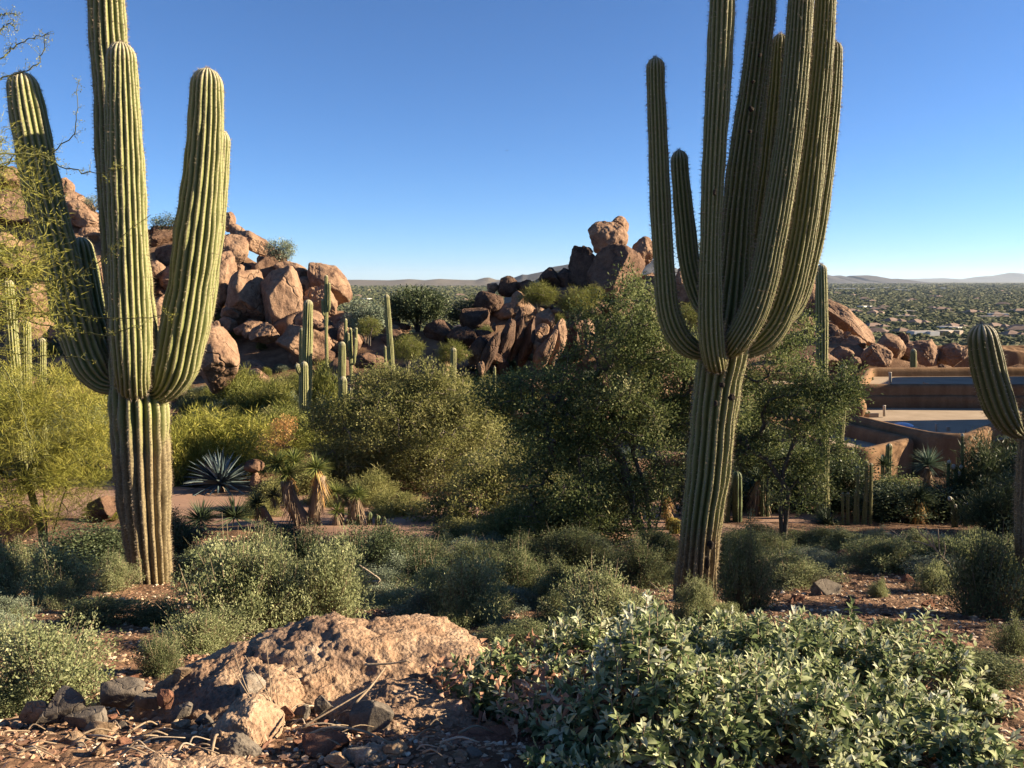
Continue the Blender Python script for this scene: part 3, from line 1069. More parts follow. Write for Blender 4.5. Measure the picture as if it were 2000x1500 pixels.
# ---------------------------------------------------------------- saguaros
def cactus_mat(name, k):
    m, nt = new_mat(name)
    tc = wpos(nt)
    cr = attr(nt, "crest"); ag = attr(nt, "rnd")       # crest: 0 valley .. 1 rib top, rnd: age (1 = corky base)
    n1 = tex_noise(nt, 3.0, 5, .6, tc)
    n2 = tex_noise(nt, 45, 4, .7, tc)
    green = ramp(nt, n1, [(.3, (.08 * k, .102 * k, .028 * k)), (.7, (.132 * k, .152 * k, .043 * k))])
    cork = ramp(nt, n2, [(.3, (.10, .07, .042)), (.7, (.28, .215, .12))])
    c = mixc(nt, maprange(nt, cr, .35, .95), green, (.25 * k, .25 * k, .096 * k))
    tip = maprange(nt, cr, .86, 1.0, 0, .75)
    c = mixc(nt, tip, c, (.32 * k, .28 * k, .165 * k))
    c = mixc(nt, maprange(nt, cr, 1.02, 1.6, 0, .85), c, (.5, .45, .32))
    ad = N_(nt, "ShaderNodeMath", operation='MULTIPLY_ADD')
    nt.links.new(n1, ad.inputs[0]); ad.inputs[1].default_value = 1.1; nt.links.new(ag, ad.inputs[2])
    c = mixc(nt, maprange(nt, ad.outputs[0], 1.0, 1.35, 0, .88), c, cork)
    g = ramp(nt, n2, [(.3, (.82, .82, .8)), (.7, (1.1, 1.1, 1.08))])
    c = mixc(nt, 1, c, g, 'MULTIPLY')
    w = N_(nt, "ShaderNodeTexNoise")
    w.inputs['Scale'].default_value = 28; nt.links.new(tc, w.inputs['Vector'])
    finish(nt, c, .62, bump(nt, n2, .35, .006), spec=.25)
    return m


M_SAG = cactus_mat("saguaro_skin", 1.0)
M_SAG_SHADE = cactus_mat("shade_saguaro_skin", .84)  # same skin, colour lowered to stand for shade on the giant saguaro
M_SAG_DEEP_SHADE = cactus_mat("deep_shade_saguaro_skin", .5)  # colour lowered further: shade of the right edge saguaro put into its skin
M_SPINE = foliage_mat("saguaro_spines", [(0, (.05, .035, .028)), (.5, (.13, .095, .065)), (1, (.32, .27, .19))], .15, .6)
M_SCAR = plain_mat("cactus_scar", (.016, .012, .009), (.035, .025, .018), 30, .95)


def catmull(P, n):
    P = np.asarray(P, float)
    Q = np.concatenate([2 * P[:1] - P[1:2], P, 2 * P[-1:] - P[-2:-1]])
    m = len(P) - 1
    out = []
    t = np.linspace(0, m, n)
    for tt in t:
        i = min(int(tt), m - 1); f = tt - i
        p0, p1, p2, p3 = Q[i], Q[i + 1], Q[i + 2], Q[i + 3]
        out.append(.5 * ((2 * p1) + (-p0 + p2) * f + (2 * p0 - 5 * p1 + 4 * p2 - p3) * f * f + (-p0 + 3 * p1 - 3 * p2 + p3) * f ** 3))
    return np.array(out)


def limb(mb, pts, rad, ribs, seed, tip=True, step=.035, depth=.20, spine_l=.030, spine_n=4, base_age=0.0, age_len=1.0, spine_step=.03, spine_w=.0028, narrow=0.0, sub=8, sharp=.9):
    """ribbed column following pts (m) with radii rad (m); mat 0 skin, mat 1 spines"""
    r = np.random.default_rng(seed)
    K = np.column_stack([pts, np.asarray(rad, float)])
    fine = catmull(K, 600)
    seg = np.linalg.norm(np.diff(fine[:, :3], axis=0), axis=1)
    s = np.concatenate([[0], np.cumsum(seg)])
    Ltot = s[-1]
    n = max(8, int(Ltot / step))
    u = np.linspace(0, Ltot, n)
    if tip:   # dense rings in the dome
        rt = float(fine[-1, 3])
        u = np.concatenate([u[u < Ltot - rt * 1.3], Ltot - rt * 1.3 * (1 - np.sin(np.linspace(0, 1, 14) * math.pi / 2))])
        n = len(u)
    C = np.column_stack([np.interp(u, s, fine[:, k]) for k in range(3)])
    R = np.interp(u, s, fine[:, 3])
    R = R * (1 + .022 * np.interp(u, np.linspace(0, Ltot, max(3, int(Ltot / .25))), r.normal(size=max(3, int(Ltot / .25)))))
    if tip:
        q = np.clip((u - (Ltot - rt * 1.3)) / (rt * 1.3), 0, 1)
        R = R * np.sqrt(np.clip(1 - q ** 2.3, 0.0009, 1))
    if narrow:
        R = R * np.clip(narrow + (1 - narrow) * (u / (2.2 * R.max())), 0, 1)
    T = unit(np.gradient(C, axis=0))
    ref = np.array([0, 1.0, 0]) if abs(T[0][1]) < .9 else np.array([1.0, 0, 0])
    a = unit(np.cross(T[0], ref))
    M = ribs * sub
    th = np.arange(M) / M * 2 * math.pi
    ph = (th * ribs / (2 * math.pi)) % 1.0
    prof = 1 - np.abs(ph * 2 - 1) ** 1.0           # 0 valley, 1 crest
    crest = np.sin(prof * math.pi / 2) ** sharp
    wig = r.normal(size=(ribs,)) * .25
    rib_i = (th * ribs / (2 * math.pi)).astype(int) % ribs
    rings, tops, As, Bs = [], [], [], []
    for i in range(n):
        a = unit(a - T[i] * np.dot(a, T[i])); b = np.cross(T[i], a)
        w = 1 + .03 * np.sin(u[i] * 5 + wig[rib_i] * 20) + .02 * np.sin(u[i] * 17 + wig[rib_i] * 60)
        tw = .05 * math.sin(u[i] * 1.3 + seed)
        dd = depth * (.55 if (tip and i > n - 6) else 1)
        rr = R[i] * (1 - dd + dd * crest * 1.15) * (1 + (w - 1) * crest)
        rings.append(C[i] + rr[:, None] * (np.cos(th + tw)[:, None] * a + np.sin(th + tw)[:, None] * b))
        As.append(a); Bs.append(b)
    V = np.concatenate(rings)
    k = np.arange(M)
    F = np.concatenate([np.stack([i * M + k, i * M + (k + 1) % M, (i + 1) * M + (k + 1) % M, (i + 1) * M + k], 1) for i in range(n - 1)])
    age = np.clip(base_age * np.clip(2.2 * (1 - u / age_len), 0, 1), 0, 1)
    if tip:
        age = age - .08
    mb.add(V, F, 0, np.repeat(np.clip(age, 0, 1), M), (crest[None] + (.75 * np.clip((u - (Ltot - rt * 1.6)) / (rt * 1.6), 0, 1) ** 1.5 if tip else u * 0)[:, None]).ravel())
    # spines in rows of areoles down each rib
    if spine_n:
        na = max(2, int(Ltot / spine_step))
        ua = np.linspace(.02, Ltot - .002, na)
        ii = np.clip(np.searchsorted(u, ua), 0, n - 1)
        ck = np.arange(ribs) * sub + sub // 2
        Vr = V.reshape(n, M, 3)
        P = Vr[ii][:, ck].reshape(-1, 3)
        Nn = unit(P - np.repeat(C[ii], ribs, 0))
        Tn = np.repeat(T[ii], ribs, 0)
        if tip:
            q = np.repeat(np.clip((ua - (Ltot - rt * 1.3)) / (rt * 1.3), 0, 1), ribs)[:, None]
            Nn = unit(Nn * (1 - q * .8) + Tn * q)
        P = np.repeat(P, spine_n, 0); Nn = np.repeat(Nn, spine_n, 0); Tn = np.repeat(Tn, spine_n, 0)
        D = Nn * .8 + r.normal(size=P.shape) * .55 + Tn * .05
        P = P + r.normal(size=P.shape) * .004
        Vn, Fn = needles(P, D, spine_l * r.uniform(.6, 1.25, len(P)), spine_w)
        mb.add(Vn, Fn, 1, np.repeat(r.random(len(P)), 3), smooth=False)


def pxr(w, p):
    """half of a width in pixels at point p, in metres"""
    return w / 2 * (p[1] * CP - p[2] * SP) / FPX


def px_limb(mb, ctrl, seed, **kw):
    """ctrl rows: px, py, depth, width px"""
    P = [at(c[0], c[1], c[2]) for c in ctrl]
    R = [pxr(c[3] * .93, p) for c, p in zip(ctrl, P)]
    limb(mb, P, R, seed=seed, **kw)


def big_saguaro(name, label, base_px, base_d, trunk, arms, ribs_t, seed, sharp=.9, age=(1.0, 2.75), dep=.17, skin=None):
    b = at(base_px[0], base_px[1], base_d)
    root = thing(name, label, "cactus", b)
    mb = MB()
    px_limb(mb, trunk, seed, ribs=ribs_t, tip=True, base_age=age[0], age_len=age[1], depth=dep + .05, sharp=sharp, spine_n=8)
    mb.build("trunk", [skin or M_SAG, M_SPINE], root)
    for i, (ctrl, ribs) in enumerate(arms):
        mb = MB()
        px_limb(mb, ctrl, seed + 10 + i, ribs=ribs, tip=True, narrow=.55, depth=dep - .01, sharp=sharp)
        mb.build("arm", [skin or M_SAG, M_SPINE], root)
    return root


dl = 8.6
left_sag = big_saguaro(
    "saguaro_cactus", "stout lit saguaro left of centre with thick arms forking above its brown ribbed trunk", (295, 1160), dl,
    [(298, 1175, dl, 70), (296, 1140, dl, 78), (288, 1050, dl, 90), (280, 950, dl, 106), (275, 850, dl, 112), (272, 780, dl, 112), (266, 700, dl + .05, 100),
     (252, 560, dl + .1, 92), (236, 400, dl + .1, 84), (222, 200, dl + .1, 76), (210, 40, dl + .1, 72), (204, -120, dl + .1, 68), (200, -260, dl + .1, 60), (199, -330, dl + .1, 58)],
    [([(264, 745, dl - .1, 50), (260, 752, dl - .42, 66), (258, 722, dl - .6, 74), (256, 650, dl - .64, 80), (253, 560, dl - .64, 80), (249, 440, dl - .64, 78), (244, 300, dl - .64, 72), (239, 180, dl - .62, 66), (237, 110, dl - .62, 60), (236, 82, dl - .62, 58)], 20),
      ([(285, 765, dl + .02, 50), (318, 762, dl - .05, 76), (343, 722, dl - .08, 90), (358, 650, dl - .1, 92), (374, 550, dl - .1, 90), (386, 450, dl - .1, 88), (396, 350, dl - .1, 80), (402, 250, dl - .1, 70), (404, 175, dl - .1, 62), (405, 133, dl - .1, 58)], 20),
      ([(300, 740, dl + .15, 40), (352, 715, dl + .35, 50), (384, 640, dl + .4, 56), (402, 520, dl + .4, 56), (416, 400, dl + .4, 54), (425, 320, dl + .4, 46), (430, 252, dl + .4, 42)], 16),
      ([(250, 752, dl + .02, 46), (205, 744, dl, 72), (172, 698, dl - .02, 80), (144, 610, dl - .03, 80), (116, 500, dl - .04, 76), (90, 400, dl - .05, 74), (69, 300, dl - .05, 74), (54, 220, dl - .05, 70), (46, 170, dl - .05, 60), (42, 140, dl - .05, 56)], 18),
      ([(240, 722, dl + .15, 40), (208, 690, dl + .4, 54), (184, 620, dl + .45, 54), (170, 545, dl + .45, 50), (156, 463, dl + .45, 42)], 14)],
    18, 11)

dr = 7.4
right_sag = big_saguaro(
    "saguaro_cactus", "giant many armed saguaro right of centre, mostly in shade with lit right edges", (1353, 1195), dr,
    [(1354, 1215, dr, 80), (1357, 1160, dr, 84), (1364, 1080, dr, 80), (1371, 1010, dr, 80), (1384, 920, dr, 85), (1395, 800, dr, 92), (1403, 740, dr, 94), (1412, 690, dr, 96), (1424, 620, dr + .05, 88),
     (1434, 520, dr + .08, 72), (1443, 400, dr + .08, 64), (1458, 267, dr + .08, 60), (1473, 160, dr + .08, 54), (1490, 0, dr + .08, 52), (1498, -180, dr + .08, 50), (1500, -300, dr + .08, 46), (1501, -350, dr + .08, 44)],
    [([(1402, 712, dr - .05, 36), (1397, 706, dr - .27, 46), (1389, 650, dr - .34, 52), (1387, 550, dr - .35, 46), (1389, 450, dr - .35, 42), (1395, 300, dr - .35, 48), (1404, 150, dr - .35, 50), (1411, 0, dr - .35, 52), (1416, -160, dr - .35, 48), (1418, -270, dr - .35, 44)], 16),
      ([(1440, 640, dr + .15, 34), (1462, 580, dr + .38, 46), (1486, 450, dr + .4, 50), (1504, 320, dr + .4, 48), (1517, 190, dr + .4, 44), (1522, 110, dr + .4, 38), (1524, 66, dr + .4, 34)], 16),
      ([(1420, 690, dr - .05, 44), (1438, 668, dr - .28, 54), (1466, 620, dr - .33, 58), (1490, 550, dr - .34, 58), (1511, 450, dr - .34, 56), (1531, 333, dr - .33, 56), (1549, 200, dr - .32, 54), (1563, 20, dr - .3, 50), (1569, -150, dr - .3, 46), (1571, -230, dr - .3, 42)], 20),
      ([(1436, 690, dr + .02, 46), (1474, 676, dr + .0, 56), (1514, 632, dr + .0, 60), (1544, 555, dr, 60), (1565, 460, dr, 58), (1581, 350, dr, 54), (1597, 200, dr, 48), (1609, 60, dr, 44), (1615, -80, dr, 40), (1616, -140, dr, 36)], 18),
      ([(1470, 650, dr + .15, 40), (1545, 600, dr + .28, 48), (1582, 490, dr + .3, 46), (1604, 350, dr + .3, 46), (1620, 220, dr + .3, 42), (1628, 130, dr + .3, 34), (1630, 81, dr + .3, 30)], 15),
      ([(1390, 688, dr + .0, 36), (1352, 682, dr - .05, 44), (1321, 650, dr - .06, 48), (1304, 600, dr - .06, 46), (1297, 520, dr - .06, 43), (1290, 400, dr - .06, 42), (1284, 250, dr - .06, 40), (1281, 170, dr - .06, 38), (1280, 112, dr - .06, 36)], 15),
      ([(1400, 625, dr + .12, 34), (1370, 590, dr + .3, 42), (1348, 520, dr + .33, 42), (1337, 430, dr + .33, 40), (1329, 345, dr + .33, 38), (1326, 293, dr + .33, 34)], 14)],
    18, 71, .95, (1.0, 1.3), .215, M_SAG_SHADE)
# corky scars on the giant saguaro: woodpecker holes and the girdled base
def scars(root, spots, rad):
    r = np.random.default_rng(2)
    for px, py, d, w, h in spots:
        p = at(px, py, d)
        s = (p[1] * CP - p[2] * SP) / FPX
        V, F = rock_shape((w / 2 * s, .012, h / 2 * s), int(r.integers(1e6)), 3, 4, .15, .2)
        mb = MB(); mb.add(V + p, F)
        mb.build("scar", M_SCAR, root)


scars(right_sag, [(1484, 108, 7.26, 8, 10), (1471, 160, 7.24, 9, 9), (1467, 213, 7.23, 12, 14), (1464, 257, 7.22, 8, 8), (1396, 375, 6.92, 7, 14),
                  (1410, 752, 7.13, 12, 12), (1429, 776, 7.16, 16, 16), (1398, 788, 7.13, 8, 14), (1388, 1064, 7.2, 16, 22), (1382, 1100, 7.2, 10, 30)], 0)

de = 6.9
edge_sag = big_saguaro(
    "saguaro_cactus", "dark shaded saguaro at the right edge with one arm bent up to the left", (2005, 1225), de,
    [(2006, 1245, de, 46), (2006, 1180, de, 46), (2010, 1000, de, 48), (2016, 880, de, 52), (2036, 760, de, 56), (2060, 600, de, 58), (2075, 400, de, 56), (2080, 240, de, 48)],
    [([(2005, 850, de, 34), (1980, 838, de - .08, 44), (1955, 800, de - .12, 58), (1938, 750, de - .12, 62), (1926, 700, de - .12, 62), (1920, 665, de - .12, 58), (1917, 632, de - .12, 54)], 14)],
    16, 131, skin=M_SAG_DEEP_SHADE)


def slim_saguaro(label, trunk, arms=(), ribs=13, seed=1, group="slim saguaros on the slopes behind", spine=True, name="saguaro_cactus"):
    d0 = trunk[0][2]
    b = gd(trunk[0][0], d0)
    root = thing(name, label, "cactus", b, group)
    kw = dict(spine_n=2 if spine else 0, spine_step=.08, spine_l=.05, spine_w=.007, step=.09, sub=6)
    mb = MB()
    tr = [(trunk[0][0], trunk[0][1] + 8, d0, trunk[0][3])] + [(t[0], t[1], t[2], t[3]) for t in trunk]
    # bury the foot
    P = [at(*t[:3]) for t in tr]
    P[0] = np.array([P[0][0], P[0][1], min(P[0][2], b[2] - .15)])
    R = [pxr(t[3], at(*t[:3])) for t in tr]
    limb(mb, P, R, ribs, seed, True, base_age=.3, age_len=1.2, depth=.2, **kw)
    mb.build("trunk", [M_SAG, M_SPINE], root)
    for i, c in enumerate(arms):
        mb = MB()
        P = [at(*t[:3]) for t in c]; R = [pxr(t[3], at(*t[:3])) for t in c]
        limb(mb, P, R, ribs - 2, seed + 50 + i, True, narrow=.6, **kw)
        mb.build("arm", [M_SAG, M_SPINE], root)
    return root


def ss(px, top, bot, d, w, lean=0, n=5):
    """straight control column from bottom to top"""
    return [(px + lean * (1 - t), bot + (top - bot) * t, d, w * (1.05 if 0 < t < .9 else .9)) for t in np.linspace(0, 1, n)]


slim_saguaro("tall slim saguaro rising from the bushes below the left boulder hill", ss(602, 585, 835, 30, 19, -5), seed=201)
slim_saguaro("dark thin saguaro half hidden behind the tall slim one", ss(590, 640, 815, 31, 11, 0), seed=202)
slim_saguaro("short saguaro standing right against the foot of the tall slim one", ss(594, 706, 835, 29.3, 16, 0), [[(590, 735, 29.3, 10), (583, 722, 29.2, 11), (580, 710, 29.2, 10)]], seed=203)
slim_saguaro("middle height saguaro in front of the candelabra saguaro", ss(668, 667, 825, 30, 14, 0), seed=204)
slim_saguaro("stub saguaro in front of the middle height one", ss(670, 735, 822, 29.4, 15, 0), [[(674, 775, 29.4, 9), (684, 770, 29.2, 10), (685, 757, 29.2, 9)]], seed=205)
slim_saguaro("leaning single stemmed saguaro left of the dark gap trees", ss(755, 575, 770, 34, 11, 14), seed=206)
slim_saguaro("very thin young saguaro beside the leaning single stemmed one", ss(752, 676, 765, 34.5, 5, 3), seed=207, ribs=9)
slim_saguaro("short saguaro in front of the orange boulder", ss(886, 679, 775, 31, 11, -2), seed=208)
slim_saguaro("stubby saguaro at the left side of the short one", ss(869, 728, 775, 31.3, 9, 0), seed=209, ribs=10)
slim_saguaro("tiny saguaro sprout among the bushes below the leaning pillars", ss(966, 716, 745, 36, 5, 0), seed=210, ribs=8)
slim_saguaro("three stemmed saguaro growing against the arched boulder", ss(637, 537, 650, 44, 7, 0),
             [[(637, 600, 44, 4), (630, 596, 43.9, 5), (630, 584, 43.9, 5)], [(637, 610, 44, 4), (643, 600, 43.9, 5), (643, 552, 43.9, 5)], [(637, 620, 44, 4), (631, 612, 43.9, 5), (630, 590, 43.9, 4)]], seed=211, ribs=10)
slim_saguaro("candelabra saguaro with many thin arms below the left hill", ss(684, 640, 740, 39, 7, 2),
             [[(685, 700, 39, 4), (694, 690, 38.9, 6), (696, 640, 38.9, 5)], [(685, 695, 39, 4), (676, 688, 38.9, 6), (675, 622, 38.9, 6)], [(686, 712, 39, 4), (692, 706, 38.8, 5), (694, 660, 38.8, 5)], [(685, 690, 39, 4), (681, 678, 38.8, 5), (680, 650, 38.8, 5)]], seed=212, ribs=10)
slim_saguaro("pale leaning saguaro at the far left behind the palo verde", ss(14, 545, 790, 20, 22, 20), seed=213)
slim_saguaro("middle one of three pale saguaros behind the left palo verde", ss(50, 623, 800, 20.5, 17, 3), seed=214)
slim_saguaro("rightmost short one of three pale saguaros behind the left palo verde", ss(82, 660, 790, 21, 14, 0), seed=215)
slim_saguaro("tall thin saguaro in front of the adobe house, right of the giant one", ss(1604, 516, 1052, 16, 22, 4, 8), seed=216)
slim_saguaro("short forked saguaro beside the house wall right of the tall thin one", ss(1648, 712, 860, 20, 16, -8), [[(1644, 820, 20, 9), (1636, 812, 19.9, 11), (1634, 770, 19.9, 10)]], seed=217)
slim_saguaro("small saguaro peeking over the adobe house roof", ss(1784, 681, 735, 41, 11, 0), seed=218)
# off to the right, outside the picture: the neighbours whose shade falls on the right edge
slim_saguaro("tall saguaro just outside the right edge of the view", [(2420, 1230, 6.6, 60), (2420, 900, 6.6, 66), (2420, 600, 6.6, 66), (2425, 420, 6.6, 60)],
             [[(2420, 900, 6.6, 40), (2350, 880, 6.5, 60), (2310, 800, 6.5, 64), (2300, 560, 6.5, 60)], [(2420, 950, 6.6, 40), (2480, 920, 6.7, 60), (2520, 800, 6.7, 62), (2530, 500, 6.7, 58)]], seed=219, group="saguaros outside the view")
# ---------------------------------------------------------------- foliage kit
M_BARK = plain_mat("grey_bark", (.07, .055, .042), (.14, .115, .09), 20, .95)
M_BARK_DARK = plain_mat("dark_bark", (.035, .028, .022), (.075, .06, .045), 20, .95)
M_PALE_BARK = plain_mat("pale_grey_bark", (.13, .105, .08), (.24, .20, .155), 20, .95)
M_GREEN_BARK = plain_mat("palo_verde_bark", (.085, .095, .03), (.15, .145, .05), 12, .8)
M_TWIG = plain_mat("dry_twig", (.19, .135, .085), (.33, .25, .165), 25, .9)
M_PV = foliage_mat("palo_verde_twigs", [(0, (.075, .085, .014)), (.5, (.15, .145, .028)), (1, (.235, .205, .05))], .3, .6)
M_PVG = foliage_mat("creosote_leaves", [(0, (.05, .062, .014)), (.5, (.10, .105, .024)), (1, (.165, .15, .045))], .3, .55)
M_MESQ = foliage_mat("mesquite_leaves", [(0, (.062, .066, .02)), (.5, (.13, .13, .044)), (1, (.22, .20, .085))], .4, .6)
M_IRON = foliage_mat("ironwood_leaves", [(0, (.03, .042, .015)), (.5, (.072, .09, .03)), (.8, (.125, .135, .05)), (1, (.20, .19, .09))], .34, .6)
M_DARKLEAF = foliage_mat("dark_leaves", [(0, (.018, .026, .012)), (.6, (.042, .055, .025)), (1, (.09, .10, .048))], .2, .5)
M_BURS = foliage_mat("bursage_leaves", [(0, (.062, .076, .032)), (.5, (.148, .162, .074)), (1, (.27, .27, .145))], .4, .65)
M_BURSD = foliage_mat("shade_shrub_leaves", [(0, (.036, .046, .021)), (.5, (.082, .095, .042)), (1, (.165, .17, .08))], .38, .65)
M_BRIT = foliage_mat("brittlebush_leaves", [(0, (.03, .046, .017)), (.34, (.09, .115, .045)), (.58, (.26, .275, .145)), (1, (.42, .42, .28))], .3, .7, .1)
M_GREY = foliage_mat("grey_green_leaves", [(0, (.06, .075, .05)), (.5, (.11, .13, .085)), (1, (.19, .21, .14))], .2, .6)
M_ORANGE = foliage_mat("dry_orange_leaves", [(0, (.17, .085, .03)), (.5, (.29, .155, .055)), (1, (.40, .25, .10))], .3, .7)


def skeleton(trunks, centers, seed, jitter=.12, droop=0.0, r_tip=.004, expo=.45, rmax=.2):
    """grow branches from trunk polylines to every cluster centre; returns tube segments"""
    r = np.random.default_rng(seed)
    nodes, parent = [], []
    for T in trunks:
        T = np.asarray(T, float)
        prev = -1
        for p in T:
            nodes.append(p); parent.append(prev); prev = len(nodes) - 1
    nt0 = len(nodes)
    base = nodes[0]
    order = np.argsort(np.linalg.norm(centers - np.asarray(nodes[nt0 - 1]), axis=1))
    cap = nt0 + 4 * len(centers) + 4
    arr = np.zeros((cap, 3)); arr[:nt0] = nodes
    n = nt0
    par = parent + [0] * (cap - nt0)
    tips = []
    bz = base[2]
    for ci in order:
        c = centers[ci]
        lo = min(1, nt0 - 1)
        dd = np.linalg.norm(arr[lo:n] - c, axis=1) + .35 * np.maximum(arr[lo:n, 2] - c[2], 0)
        j = int(np.argmin(dd)) + lo
        p0 = arr[j].copy(); prev = j
        L = np.linalg.norm(c - p0)
        for t in (.36, .7, 1.0):
            q = p0 + (c - p0) * t + (r.normal(size=3) * jitter * L * (1 - t * .6) + np.array([0, 0, .10 * L * math.sin(t * math.pi)])) * (t < 1)
            arr[n] = q; par[n] = prev; prev = n; n += 1
        tips.append(prev)
    cnt = np.zeros(n)
    for t in tips:
        cnt[t] += 1
    for i in range(n - 1, -1, -1):
        if par[i] >= 0:
            cnt[par[i]] += cnt[i]
    rad = np.minimum(r_tip * np.maximum(cnt, 1) ** expo, rmax)
    idx = np.array([i for i in range(n) if par[i] >= 0])
    pr = np.array([par[i] for i in idx])
    return arr[pr], arr[idx], np.minimum(rad[pr], rad[idx] * 1.6), rad[idx]


def ell_centers(ells, n, seed, gap=.15, freq=1.4, shell=.5, flat=None):
    """cluster centres in a union of ellipsoids [(centre, radii)]; noise leaves gaps"""
    r = np.random.default_rng(seed)
    vol = np.array([np.prod(e[1]) ** .7 for e in ells]); vol = vol / vol.sum()
    out = []
    while len(out) < n:
        e = ells[int(r.choice(len(ells), p=vol))]
        d = unit(r.normal(size=3))
        rr = r.random() ** (1 / 3) if r.random() > shell else r.uniform(.75, 1.02)
        c = np.asarray(e[0]) + d * rr * np.asarray(e[1])
        if vnoise((c * freq + seed)[None])[0] > -1 + 1.3 * gap * 2 - .35:
            out.append(c)
    return np.array(out)


def px_ell(px, py, rx, ry, d, dep=None):
    c = at(px, py, d)
    s = (c[1] * CP - c[2] * SP) / FPX
    return (c, (rx * s, (dep if dep else .8 * rx * s), ry * s))


def leaf_cloud(mb, centers, per, spread, L, W, seed, mat=1, kind='diamond', up=.3, rlo=.0, rhi=1.0, zsq=.8):
    """leaves scattered round cluster centres; one random tint per leaf with a tint per cluster"""
    r = np.random.default_rng(seed)
    n = len(centers)
    C = np.repeat(centers, per, 0)
    off = r.normal(size=(n * per, 3)) * spread
    off[:, 2] *= zsq
    D = unit(off + r.normal(size=off.shape) * spread * .7 + np.array([0, 0, up * spread]))
    tint = np.clip(np.repeat(r.normal(.5, .17, n), per) + r.normal(0, .14, n * per), 0, 1) * (rhi - rlo) + rlo
    tint = np.clip(tint + np.repeat(.16 * vnoise(centers / max(spread, .02) * .35), per), 0, 1)
    l = L * r.uniform(.6, 1.3, n * per)
    P = C + off
    if kind == 'diamond':
        V, F = diamonds(P, D, unit(r.normal(size=P.shape) + np.array([0, 0, .6])), l, W * r.uniform(.7, 1.3, len(P)))
        mb.add(V, F, mat, np.repeat(tint, 4), smooth=False)
    elif kind == 'needle':
        V, F = needles(P, D, l, W)
        mb.add(V, F, mat, np.repeat(tint, 3), smooth=False)
    else:
        V, Q, T = ovates(P, D, unit(r.normal(size=P.shape) * .6 + np.array([0, 0, 1])), l, W * l / L, .22, r.uniform(0, .5, len(P)))
        rn = np.repeat(tint, 8)
        mb.add(V, Q, mat, rn, smooth=True)
        mb.F.append(T + mb.n - len(V)); mb.M.append(np.full(len(T), mat, np.int32)); mb.S.append(np.full(len(T), True, bool))


def make_tree(name, label, base, trunks, ells, ncl, per, spread, L, W, seed, bark, leaf, kind='diamond', gap=.2, group=None, r_tip=.004, cat="tree",
              freq=1.4, up=.3, shell=.5, rmax=.15, trunk_r=None, extra_centers=None):
    root = thing(name, label, cat, base, group)
    cen = ell_centers(ells, ncl, seed, gap, freq, shell)
    if extra_centers is not None:
        cen = np.concatenate([cen, extra_centers])
    mb = MB()
    A, B, ra, rb = skeleton(trunks, cen, seed, r_tip=r_tip, rmax=rmax)
    V, F = tubes(A, B, ra, rb, 5)
    mb.add(V, F, 0)
    mb.build("trunk", bark, root)
    mb = MB()
    leaf_cloud(mb, cen, per, spread, L, W, seed + 1, 0, kind, up)
    mb.build("crown", leaf, root)
    return root


def fan_trunks(base, n, h, lean, seed, sink=.15):
    r = np.random.default_rng(seed)
    out = []
    for k in range(n):
        a = r.uniform(0, 6.28)
        d = np.array([math.cos(a) * lean, math.sin(a) * lean, 1.0]) + r.normal(size=3) * .08
        d = d / d[2]
        b = np.asarray(base) + np.array([math.cos(a), math.sin(a), 0]) * .06
        p = [b - [0, 0, sink]]
        for t in np.linspace(.2, 1, 5):
            p.append(b + d * h * t + r.normal(size=3) * .05 * h * t)
        out.append(p)
    return out


